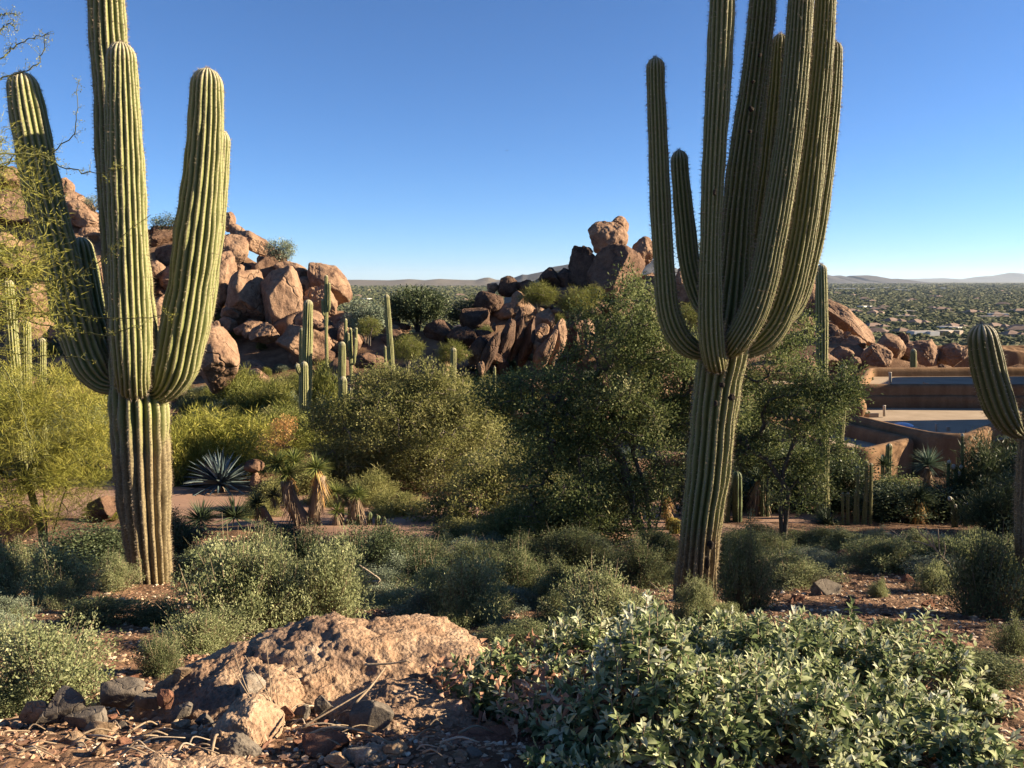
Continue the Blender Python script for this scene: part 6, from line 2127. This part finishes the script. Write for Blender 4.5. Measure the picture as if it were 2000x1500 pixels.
M_DEADLEAF = foliage_mat("dead_leaves", [(0, (.10, .05, .032)), (.5, (.21, .115, .072)), (1, (.33, .21, .14))], .2, .8)
brittle("dark green bush with withered brown leaves below, left end of the silver bush group", 1000, 3.15, .66, .38, 150, 2001, dead=True)
brittle("silver bush in the back left of the foreground group, its crown catching the sun", 1130, 3.75, .95, .31, 230, 2002, dead=True)
brittle("silver bush in the back middle, directly below the giant saguaro's foot", 1370, 4.1, 1.10, .27, 270, 2003)
brittle("broad silver bush in the middle of the foreground group", 1480, 3.55, 1.05, .33, 270, 2004)
brittle("silver bush at the back right end of the foreground group", 1660, 4.0, .85, .26, 190, 2005)
brittle("broad silver bush at the right end, in front of the shadow streaks", 1680, 3.35, 1.0, .36, 260, 2006)
brittle("nearest bright silver bush at the bottom middle", 1260, 2.62, .78, .34, 210, 2007)
brittle("bright silver bush at the bottom, right of the nearest one", 1500, 2.75, .85, .32, 220, 2008)
brittle("silver bush in the bottom right corner area", 1740, 2.75, .72, .28, 180, 2009)
brittle("deep green bush in the hollow between the front and the back silver bushes", 1250, 3.25, .62, .34, 130, 2010)
brittle("low silver bush sprawling at the lower left of the group", 1120, 2.75, .50, .26, 100, 2011, dead=True)

# ---------------------------------------------------------------- ochre outcrop and loose stones
def ochre_mat():
    m, nt = new_mat("decomposed_granite")
    tc = wpos(nt)
    n1 = tex_noise(nt, 5, 7, .7, tc); n2 = tex_noise(nt, 38, 5, .75, tc); n3 = tex_noise(nt, 2.2, 4, .6, tc)
    vor = N_(nt, "ShaderNodeTexVoronoi"); vor.inputs['Scale'].default_value = 60; nt.links.new(tc, vor.inputs['Vector'])
    c = ramp(nt, n1, [(.28, (.17, .10, .064)), (.45, (.315, .205, .13)), (.6, (.40, .28, .185)), (.78, (.50, .385, .275))])
    c = mixc(nt, maprange(nt, n3, .56, .66, 0, .6), c, (.115, .075, .062))
    g = ramp(nt, n2, [(.3, (.5, .47, .46)), (.55, (1.0, 1.0, 1.0)), (.75, (1.25, 1.22, 1.2))])
    c = mixc(nt, 1, c, g, 'MULTIPLY')
    h = N_(nt, "ShaderNodeMath", operation='MULTIPLY_ADD'); nt.links.new(vor.outputs['Distance'], h.inputs[0]); h.inputs[1].default_value = .6; nt.links.new(n2, h.inputs[2])
    finish(nt, c, .95, bump(nt, h.outputs[0], .9, .018), spec=.1)
    return m


M_OCHRE = ochre_mat()
M_SLATE = rock_mat("grey_slate", (.135, .112, .088), (.19, .16, .125), (.075, .062, .05), 9, .3, .3, .5)
M_QUARTZ = rock_mat("pale_quartz", (.27, .22, .165), (.38, .33, .265), (.17, .12, .085), 9, .3, .4, .6)
M_REDST = rock_mat("red_stone", (.20, .095, .06), (.28, .15, .09), (.10, .05, .036), 9, .4, .35, .7)
M_TANST = rock_mat("tan_stone", (.28, .19, .115), (.38, .28, .18), (.15, .095, .06), 9, .4, .35, .6)


def outcrop(label, px, py, w, h, d, seed, mat=None, rot=0, dep=None, lvl=6, rough=.05, lump=.24, yaw=0.0, tilt=0.0):
    c = at(px, py, d); s = (c[1] * CP - c[2] * SP) / FPX
    V, F = rock_shape((w / 2 * s, dep if dep else .5 * w * s * .55, h / 2 * s), seed, lvl, 7, .0, .0)
    N = unit(V)
    r = np.random.default_rng(seed)
    o = r.uniform(-9, 9, 3)
    sc = min(w, h) / 2 * s
    V = V * np.array([1, 1, 1])
    V = V + N * (sc * lump * fbm(V / sc * .8 + o, 3))[:, None]
    f = fbm(V / sc * np.array([4.0, 4.0, 7.0]) + o * 2, 5, .62)
    V = V + N * (sc * rough * (np.abs(f) * .9 - .3 + .45 * fbm(V / sc * 14 + o, 3, .6)))[:, None]
    V = V @ (rotm(0, math.radians(-rot), 0) @ rotm(tilt, 0, yaw)).T
    mb = MB(); mb.add(V, F)
    ob = mb.build("rock_outcrop" if w > 200 else "stone", mat or M_OCHRE)
    ob.location = tuple(c)
    tag(ob, label, "rock")
    return ob


outcrop("large crumbly ochre outcrop in the middle of the foreground, crest towards the silver bushes", 690, 1400, 560, 330, 3.45, 3001, rot=6, dep=.72, tilt=-.12)
outcrop("left shoulder of crumbly ochre rock running down to the slates", 420, 1400, 360, 190, 3.2, 3002, rot=16, dep=.5)
outcrop("front shelf of ochre rock shaded by the dark green bush", 800, 1440, 380, 170, 2.95, 3003, rot=-6, dep=.30)
outcrop("ochre knob with a dark ridged flank at the lower middle left", 490, 1425, 130, 130, 2.75, 3004, rot=-8, dep=.13, lvl=5)
outcrop("dark ridged slate leaning against the ochre knob", 465, 1478, 100, 110, 2.58, 3005, M_SLATE, rot=-38, dep=.06, lvl=5, rough=.05, lump=.1)
outcrop("white quartz patch of rock standing out of the ochre shoulder", 500, 1348, 56, 80, 3.08, 3006, M_QUARTZ, rot=14, dep=.07, lvl=4)
outcrop("tan crumbly ledge along the bottom edge of the view", 320, 1540, 420, 90, 2.4, 3007, rot=-2, dep=.16, rough=.1, lump=.5)
outcrop("brown earthy lump beneath the withered bush at the bottom", 960, 1490, 240, 70, 2.55, 3008, M_REDST, dep=.2, rough=.06)

stones = [
    (118, 1378, 90, 58, 2.95, M_SLATE, 18, "brown grey slate block left of the split slate, above the lower left corner"),
    (168, 1398, 62, 54, 2.9, M_SLATE, 10, "dark grey slate between the brown slate block and the flat pale slab"),
    (225, 1352, 92, 48, 3.1, M_SLATE, 8, "flat pale grey slab with thin twig shadows on it"),
    (356, 1312, 38, 34, 3.25, M_TANST, 25, "small upright tan stone on the ochre shoulder casting a shadow"),
    (326, 1364, 30, 38, 3.0, M_REDST, 0, "small bright orange red stone near the flat pale slab"),
    (290, 1358, 44, 34, 3.05, M_SLATE, -10, "shaded grey stone left of the orange red stone"),
    (358, 1384, 40, 34, 2.95, M_SLATE, 0, "dull grey stone right of the orange red stone"),
    (355, 1418, 36, 30, 2.85, M_TANST, 20, "small tan stone below the dull grey one"),
    (400, 1405, 40, 24, 2.9, M_SLATE, -20, "thin grey slate right of the small tan stone"),
    (725, 1392, 66, 84, 2.78, M_SLATE, 24, "big smooth grey slab leaning on the outcrop's front"),
    (629, 1372, 28, 28, 2.95, M_SLATE, 30, "small grey stone left of the big smooth slab"),
    (592, 1388, 30, 24, 2.9, M_SLATE, 0, "small dull stone between twigs left of the grey slab"),
    (640, 1446, 80, 44, 2.6, M_REDST, -10, "dark red slab lying below the big grey slab"),
    (722, 1466, 90, 46, 2.5, M_QUARTZ, 6, "pale grey quartz lump at the bottom below the red slab"),
    (770, 1462, 40, 30, 2.5, M_TANST, 0, "tan stone right of the pale quartz lump"),
    (660, 1484, 44, 30, 2.46, M_TANST, 0, "little tan stone left of the pale quartz lump"),
    (560, 1392, 24, 24, 2.88, M_REDST, 0, "small brown stone at the foot of the ochre shoulder"),
    (78, 1388, 60, 40, 2.95, M_TANST, 0, "tan stone at the lower left beside the brown slate block"),
    (140, 1440, 50, 34, 2.7, M_TANST, 0, "tan stone in the lower left corner"),
    (200, 1420, 46, 30, 2.8, M_TANST, 12, "tan stone below the flat pale slab"),
    (196, 1468, 26, 34, 2.58, M_TANST, 4, "stubby upright stone in the lower left corner"),
    (178, 1248, 34, 28, None, M_REDST, 20, "pointed orange earth clod in the shadow behind the big left shrub"),
    (1605, 1150, 66, 30, None, M_SLATE, -4, "flat grey tan stone on the bare slope at the right"),
    (1560, 1170, 24, 16, None, M_REDST, 0, "orange stone left of the flat grey tan stone"),
    (1770, 1132, 24, 18, None, M_REDST, 10, "reddish stone under the round shrub at the right"),
    (1662, 1178, 22, 16, None, M_REDST, 0, "reddish stone below the flat grey tan stone"),
    (1815, 1178, 26, 16, None, M_REDST, 0, "orange stone at the dim shrub's foot"),
    (1432, 1222, 34, 20, None, M_TANST, 0, "tan stone at the right of the giant saguaro's foot"),
    (1650, 1212, 44, 14, None, M_TANST, -6, "flat tan stone in the upper shadow streak"),
    (1618, 1222, 30, 12, None, M_TANST, 0, "second flat tan stone in the upper shadow streak"),
    (1850, 1293, 44, 26, None, M_TANST, 0, "pale tan stone at the right edge of the silver bushes"),
    (1770, 1288, 30, 20, None, M_REDST, 0, "reddish stone behind the silver bush at the right"),
    (1880, 1262, 34, 14, None, M_REDST, 0, "reddish stone on the lit strip at the right edge"),
    (1380, 1238, 40, 14, None, M_REDST, -8, "red stone peeping over the silver bushes below the giant saguaro"),
    (1110, 1138, 26, 10, None, M_TANST, 0, "flat stone in the bare dirt patch"),
]
for i, (px, py, w, h, d, mt, rot, lab) in enumerate(stones):
    if d is None:
        g = gp(px, py + h * .3); d = float(g[1])
    c = at(px, py, d); s = (c[1] * CP - c[2] * SP) / FPX
    gzc = gz(c[0], c[1])
    V, F = rock_shape((w / 2 * s * 1.35, (w + h) / 4 * s * .9, h / 2 * s * 1.35), 5000 + i, 4, 16, .02, .02, .012, .34)
    V = V @ rotm(0, math.radians(-rot), 0).T
    mb = MB(); mb.add(V, F); o = mb.build("stone", mt)
    o.location = (c[0], c[1], c[2] - .12 * h * s)
    tag(o, lab, "stone")

# small stones: separate objects of one kind; beneath them gravel that nobody could count
def scatter_stones():
    r = np.random.default_rng(77)
    protos = []
    for k in range(6):
        V, F = rock_shape((1, .8, .55), 6000 + k, 2, 12, .03, .04, .015, .38)
        mb = MB(); mb.add(V, F, smooth=False)
        protos.append(mb.build("small_stone", [M_TANST, M_REDST, M_SLATE][k % 3]))
    used = [False] * 6
    names = ["small tan stone lying loose on the slope", "small reddish stone lying loose on the slope", "small grey stone lying loose on the slope"]
    spots = []
    for i in range(110):
        spots.append((r.uniform(1380, 1960), r.uniform(1110, 1330)))
    for i in range(60):
        spots.append((r.uniform(10, 620), r.uniform(1200, 1495)))
    for i in range(50):
        spots.append((r.uniform(560, 1000), r.uniform(1380, 1495)))
    for px, py in spots:
        k = int(r.integers(6))
        g = gp(px, py)
        s = r.uniform(.012, .034) * (.6 + .12 * g[1])
        o = protos[k] if not used[k] else protos[k].copy()
        if used[k]:
            COL.objects.link(o)
        used[k] = True
        o.location = (g[0], g[1], g[2] + s * .25)
        o.rotation_euler = (r.uniform(-.5, .5), r.uniform(-.5, .5), r.uniform(0, 6.28))
        o.scale = (s * r.uniform(.8, 1.4), s, s * r.uniform(.7, 1.2))
        tag(o, names[k % 3], "stone", names[k % 3].split(" lying")[0] + "s of the slope")
    # gravel
    mb = MB()
    n = 26000
    dd = np.exp(r.uniform(math.log(1.9), math.log(14), n))
    x = dd * np.tan(r.uniform(-.62, .62, n))
    V0, F0 = ico(0)
    s = r.uniform(.004, .014, n) * (.7 + .1 * dd)
    z = G(x, dd)
    V = V0[None] * (1 + .35 * r.normal(size=(n, 12)))[..., None] * s[:, None, None] * np.stack([r.uniform(.7, 1.5, n), r.uniform(.7, 1.5, n), r.uniform(.4, .8, n)], 1)[:, None]
    V = V + np.stack([x, dd, z + s * .2], 1)[:, None]
    F = F0[None] + (np.arange(n) * 12)[:, None, None]
    mb.add(V.reshape(-1, 3), F.reshape(-1, 3), 0, np.repeat(r.random(n), 12), smooth=False)
    m = foliage_mat("gravel_stone", [(0, (.085, .045, .03)), (.5, (.19, .115, .07)), (.8, (.28, .20, .13)), (1, (.36, .30, .23))], 0, .9, .15)
    tag(mb.build("gravel", m), "loose reddish gravel strewn over the slope", kind="stuff")
    # leaf litter: withered leaves and straw on the ground
    mb = MB()
    n = 9000
    dd = np.exp(r.uniform(math.log(2.0), math.log(11), n)); x = dd * np.tan(r.uniform(-.62, .62, n))
    P = np.stack([x, dd, G(x, dd) + .006], 1)
    V, F = diamonds(P, np.stack([r.normal(size=n), r.normal(size=n), r.normal(size=n) * .25], 1), r.normal(size=(n, 3)) * .4 + [0, 0, 1], r.uniform(.015, .05, n), r.uniform(.004, .014, n))
    mb.add(V, F, 0, np.repeat(r.random(n), 4), smooth=False)
    tag(mb.build("leaf_litter", M_DEADLEAF), "withered leaves and bits of straw on the soil", kind="stuff")


scatter_stones()

# ---------------------------------------------------------------- dry sticks, dead branches, straw
def stick(label, pts, w0, w1, d=None, group=None, name="dry_stick", mat=None, forks=()):
    """pts: (px, py, depth) or ground following (px, py)"""
    P = []
    for p in pts:
        if len(p) == 3:
            P.append(at(*p))
        else:
            g = gp(p[0], p[1]); P.append(g + [0, 0, .012])
    mb = MB()
    C = catmull(np.array(P), max(10, 5 * len(P)))
    add_tube(mb, C, np.linspace(w0, w1, len(C)), 6)
    for f in forks:
        Q = [at(*p) for p in f]
        C2 = catmull(np.array(Q), 8)
        add_tube(mb, C2, np.linspace(w0 * .7, w1 * .8, len(C2)), 5)
    o = mb.build(name, mat or M_TWIG, origin=P[0])
    tag(o, label, "stick" if name == "dry_stick" else "branch", group)
    return o


dg = float(gp(700, 1175)[1])
M_DEADW = plain_mat("bleached_dead_wood", (.26, .20, .14), (.42, .34, .25), 18, .9)
stick("bleached forked dead branch arching above the dark shrubs in the middle", [(706, 1165, dg), (712, 1138, dg), (742, 1134, dg), (722, 1117, dg), (699, 1102, dg)], .011, .006, name="dead_branch", mat=M_DEADW,
      forks=[[(742, 1134, dg), (730, 1145, dg), (715, 1152, dg)], [(728, 1122, dg), (716, 1124, dg), (708, 1128, dg)], [(714, 1110, dg), (708, 1114, dg)], [(712, 1138, dg), (704, 1140, dg)], [(720, 1137, dg), (712, 1148, dg)]])
for k, (x0, y0, segs) in enumerate([(740, 1200, [[(740, 1200), (735, 1180), (730, 1152)], [(736, 1182), (742, 1165), (739, 1150)], [(734, 1175), (728, 1160)]]),
                                     (752, 1200, [[(752, 1200), (758, 1170), (772, 1140)], [(758, 1172), (766, 1160), (764, 1142)], [(762, 1165), (778, 1158), (800, 1150)], [(770, 1145), (776, 1138)]]),
                                     (700, 1180, [[(700, 1180), (694, 1160), (692, 1122)], [(695, 1165), (702, 1148), (706, 1135)], [(693, 1150), (688, 1140)]])]):
    stick(["left one of three bare twiggy shoots beside the forked dead branch", "tallest spreading bare shoot right of the forked dead branch", "bare shoot rising left of the forked dead branch"][k],
          [(p[0], p[1], dg - .1) for p in segs[0]], .005, .002, name="dry_stick", forks=[[(p[0], p[1], dg - .1) for p in s] for s in segs[1:]])
d9 = float(gp(1800, 1130)[1])
stick("bleached forked dead branch lying on the right slope", [(1856, 1104, d9), (1828, 1074, d9), (1812, 1054, d9), (1797, 1040, d9), (1792, 1028, d9)], .012, .006, name="dead_branch", mat=M_DEADW,
      forks=[[(1836, 1082, d9), (1834, 1060, d9), (1832, 1032, d9)], [(1828, 1074, d9), (1818, 1048, d9), (1808, 1030, d9)], [(1842, 1090, d9), (1846, 1072, d9), (1844, 1058, d9)], [(1812, 1054, d9), (1812, 1042, d9)], [(1822, 1068, d9), (1800, 1060, d9), (1780, 1056, d9)]])
stick("thin dead twig lying across the right slope behind the round shrub", [(1760, 1050, d9 + .6), (1745, 1038, d9 + .6), (1738, 1034, d9 + .6)], .008, .004, mat=M_DEADW)
db = float(gp(1312, 1225)[1])
for k, s_ in enumerate([[(1310, 1212), (1298, 1180), (1245, 1152)], [(1308, 1210), (1294, 1180), (1264, 1150)], [(1312, 1210), (1300, 1165), (1268, 1135)], [(1312, 1212), (1310, 1180), (1270, 1140)]]):
    stick("bare curved twig of the spray left of the giant saguaro's foot", [(x, y, db) for x, y in s_], .004, .0018, group="bare twigs by the giant saguaro's foot")
dq = 2.75
for k, s_ in enumerate([[(540, 1440), (505, 1390), (450, 1300)], [(535, 1440), (528, 1370), (478, 1280)], [(540, 1455), (530, 1360), (520, 1258)], [(552, 1460), (545, 1400), (540, 1340)], [(505, 1390), (480, 1340), (455, 1270)]]):
    stick("thin pale dry stalk standing in front of the white quartz patch", [(x, y, dq + .05 * k) for x, y in s_], .0028, .0014, group="dry stalks before the quartz patch")
stick("pale straight stick leaning on the ochre outcrop", [(695, 1372, 2.72), (725, 1340, 2.8), (752, 1304, 2.9)], .005, .003)
stick("pale stick lying along the outcrop's shaded edge", [(712, 1298, 3.0), (760, 1296, 3.0), (798, 1290, 3.0)], .005, .003)
stick("long thin pale stick sloping along the outcrop's front", [(590, 1420, 2.72), (660, 1380, 2.78), (720, 1345, 2.85)], .004, .002)
stick("pale stick crossing below the big grey slab", [(600, 1435, 2.6), (650, 1420, 2.6), (715, 1430, 2.58), (790, 1466, 2.5)], .005, .003)
stick("bent stick in the shade at the lower middle left", [(412, 1475, 2.5), (420, 1440, 2.55), (425, 1435, 2.6)], .006, .004)
r_ = np.random.default_rng(55)
for i in range(46):
    if i < 26:
        px, py = r_.uniform(0, 420), r_.uniform(1430, 1492)
    else:
        px, py = r_.uniform(560, 900), r_.uniform(1390, 1490)
    L = r_.uniform(30, 110); a = r_.normal(.15, .5)
    p0 = gp(px, min(py, 1496)); 
    dirv = np.array([math.cos(a), math.sin(a) * .8, 0]) * L * p0[1] / FPX
    p1 = p0 + dirv
    p1[2] = gz(p1[0], p1[1]); pm = (p0 + p1) / 2 + [r_.normal() * .01, r_.normal() * .01, .02]
    mb = MB(); C = catmull(np.array([p0 + [0, 0, .03], pm + [0, 0, .03], p1 + [0, 0, .03]]), 8)
    add_tube(mb, C, np.linspace(.004, .002, 8) * r_.uniform(.6, 1.4), 5)
    tag(mb.build("dry_stick", M_TWIG if i % 3 else M_DEADW, origin=p0), "thin dry twig among the litter at the bottom of the view", "stick", "twigs of the foreground litter")


def straw(label, px, py, w, h, n, seed, mat=None, lean=.3, d=None):
    r = np.random.default_rng(seed)
    b = gp(px, py) if d is None else gd(px, d)
    s = (b[1] * CP - b[2] * SP) / FPX
    mb = MB()
    a = r.uniform(0, 6.28, n); q = np.sqrt(r.random(n)) * w / 2 * s
    P = b + np.stack([np.cos(a) * q, np.sin(a) * q * .7, np.zeros(n)], 1); P[:, 2] = G(P[:, 0], P[:, 1]) - .01
    D = np.stack([np.cos(a) * lean, np.sin(a) * lean, np.ones(n)], 1) + r.normal(size=(n, 3)) * .12
    V, F = blades(P, D, h * s * r.uniform(.6, 1.1, n), .006, .08, 3, .2)
    mb.add(V, F, 0, np.repeat(r.random(n), len(V) // n), smooth=False)
    tag(mb.build("dry_grass", mat or M_STRAW, origin=b), label, "grass")


M_STRAW = foliage_mat("straw", [(0, (.17, .13, .06)), (.6, (.30, .24, .125)), (1, (.42, .36, .22))], .25, .7)
straw("tuft of pale dry stalks in front of the mesquite", 865, 1120, 60, 50, 46, 8001)
straw("pale yellow grass tuft under the mesquite's right side", 925, 1075, 60, 46, 60, 8002)
straw("row of dry stalks beside the dead branch at the right", 1895, 1090, 80, 60, 46, 8003)
straw("dry straw skirt under the pale shrub left of the left saguaro", 70, 1195, 110, 50, 90, 8004, lean=.9)
straw("dry stalks below the big sunlit shrub at the left edge", 60, 1345, 130, 110, 110, 8005, lean=.7)
straw("single pale grass tuft on the bare slope right of the giant saguaro", 1515, 1255, 12, 50, 7, 8006, lean=.1)
straw("dry grass tuft below the dark yucca rosette at the driveway", 430, 1090, 80, 60, 70, 8007, lean=.5)

# a bird far up in the sky
mb = MB()
c = at(990, 295, 150)
V = np.array([[-.42, 0, .10], [-.18, -.06, .16], [0, -.09, .04], [.18, -.06, .16], [.42, 0, .10], [.18, .10, .13], [0, .12, .0], [-.18, .10, .13]])
mb.add(V + c, [[0, 1, 7], [3, 4, 5]], smooth=False); mb.add(V + c, [[1, 2, 6, 7], [2, 3, 5, 6]], smooth=False)
V, F = ico(2); mb.add(V * [.055, .2, .055] + c + [0, .02, .03], F)
mb.add(np.array([[-.05, .2, 0], [.05, .2, 0], [.09, .38, .01], [-.09, .38, .01]]) + c + [0, 0, .03], [[0, 1, 2, 3]], smooth=False)
tag(mb.build("bird", plain_mat("dark_feathers", (.02, .02, .02), (.04, .035, .03), 30), origin=c), "tiny dark bird soaring in the blue sky", "bird")

# ---------------------------------------------------------------- trees outside the view on the sunny side, whose shade falls on the right
def shade_tree(label, x, y, h, w, seed, gap=.3):
    b = np.array([x, y, gz(x, y)])
    make_tree("mesquite_tree", label, b, fan_trunks(b, 4, h * .4, .5, seed),
              [(b + [0, 0, h * .66], (w * .5, w * .5, h * .34)), (b + [w * .3, w * .2, h * .55], (w * .4, w * .4, h * .28)), (b + [-w * .3, -w * .2, h * .5], (w * .4, w * .35, h * .28))],
              150, 40, w * .12, .11, .05, seed, M_BARK, M_IRON, 'diamond', gap, "trees outside the view", r_tip=.008, rmax=.12, freq=1.2)


shade_tree("tree on the slope just outside the right edge of the view", 10.9, 11.0, 6.1, 3.8, 901)
shade_tree("tree beyond the right edge beside the house garden", 13.5, 13.6, 4.6, 4.5, 902)
shade_tree("tree beyond the right edge in front of the house", 16.5, 19.4, 3.6, 4.0, 903)
shade_tree("smaller tree on the slope further outside the right edge", 10.5, 6.0, 3.0, 2.4, 904)
shade_tree("tall tree beside the house outside the view", 23, 24.5, 5.5, 5.0, 905)
# ---------------------------------------------------------------- air: one pale even volume round the camera and the scene
def build_haze():
    V, F = box_vf((0, 21500, 215), (100000, 49000 + 3000 + 44000, 560))
    V[:, 1] = np.where(V[:, 1] > 0, 46000, -46000)
    V[:, 2] = np.where(V[:, 2] > 0, 480, -68)
    mb = MB(); mb.add(V, F, smooth=False)
    m, nt = new_mat("desert_air")
    v = N_(nt, "ShaderNodeVolumePrincipled")
    v.inputs['Color'].default_value = (.70, .83, 1.0, 1)
    v.inputs['Density'].default_value = 1.25e-5
    v.inputs['Anisotropy'].default_value = 0.2
    out = N_(nt, "ShaderNodeOutputMaterial")
    nt.links.new(v.outputs[0], out.inputs['Volume'])
    tag(mb.build("haze", m), "thin bluish haze over the far valley", kind="stuff")


build_haze()
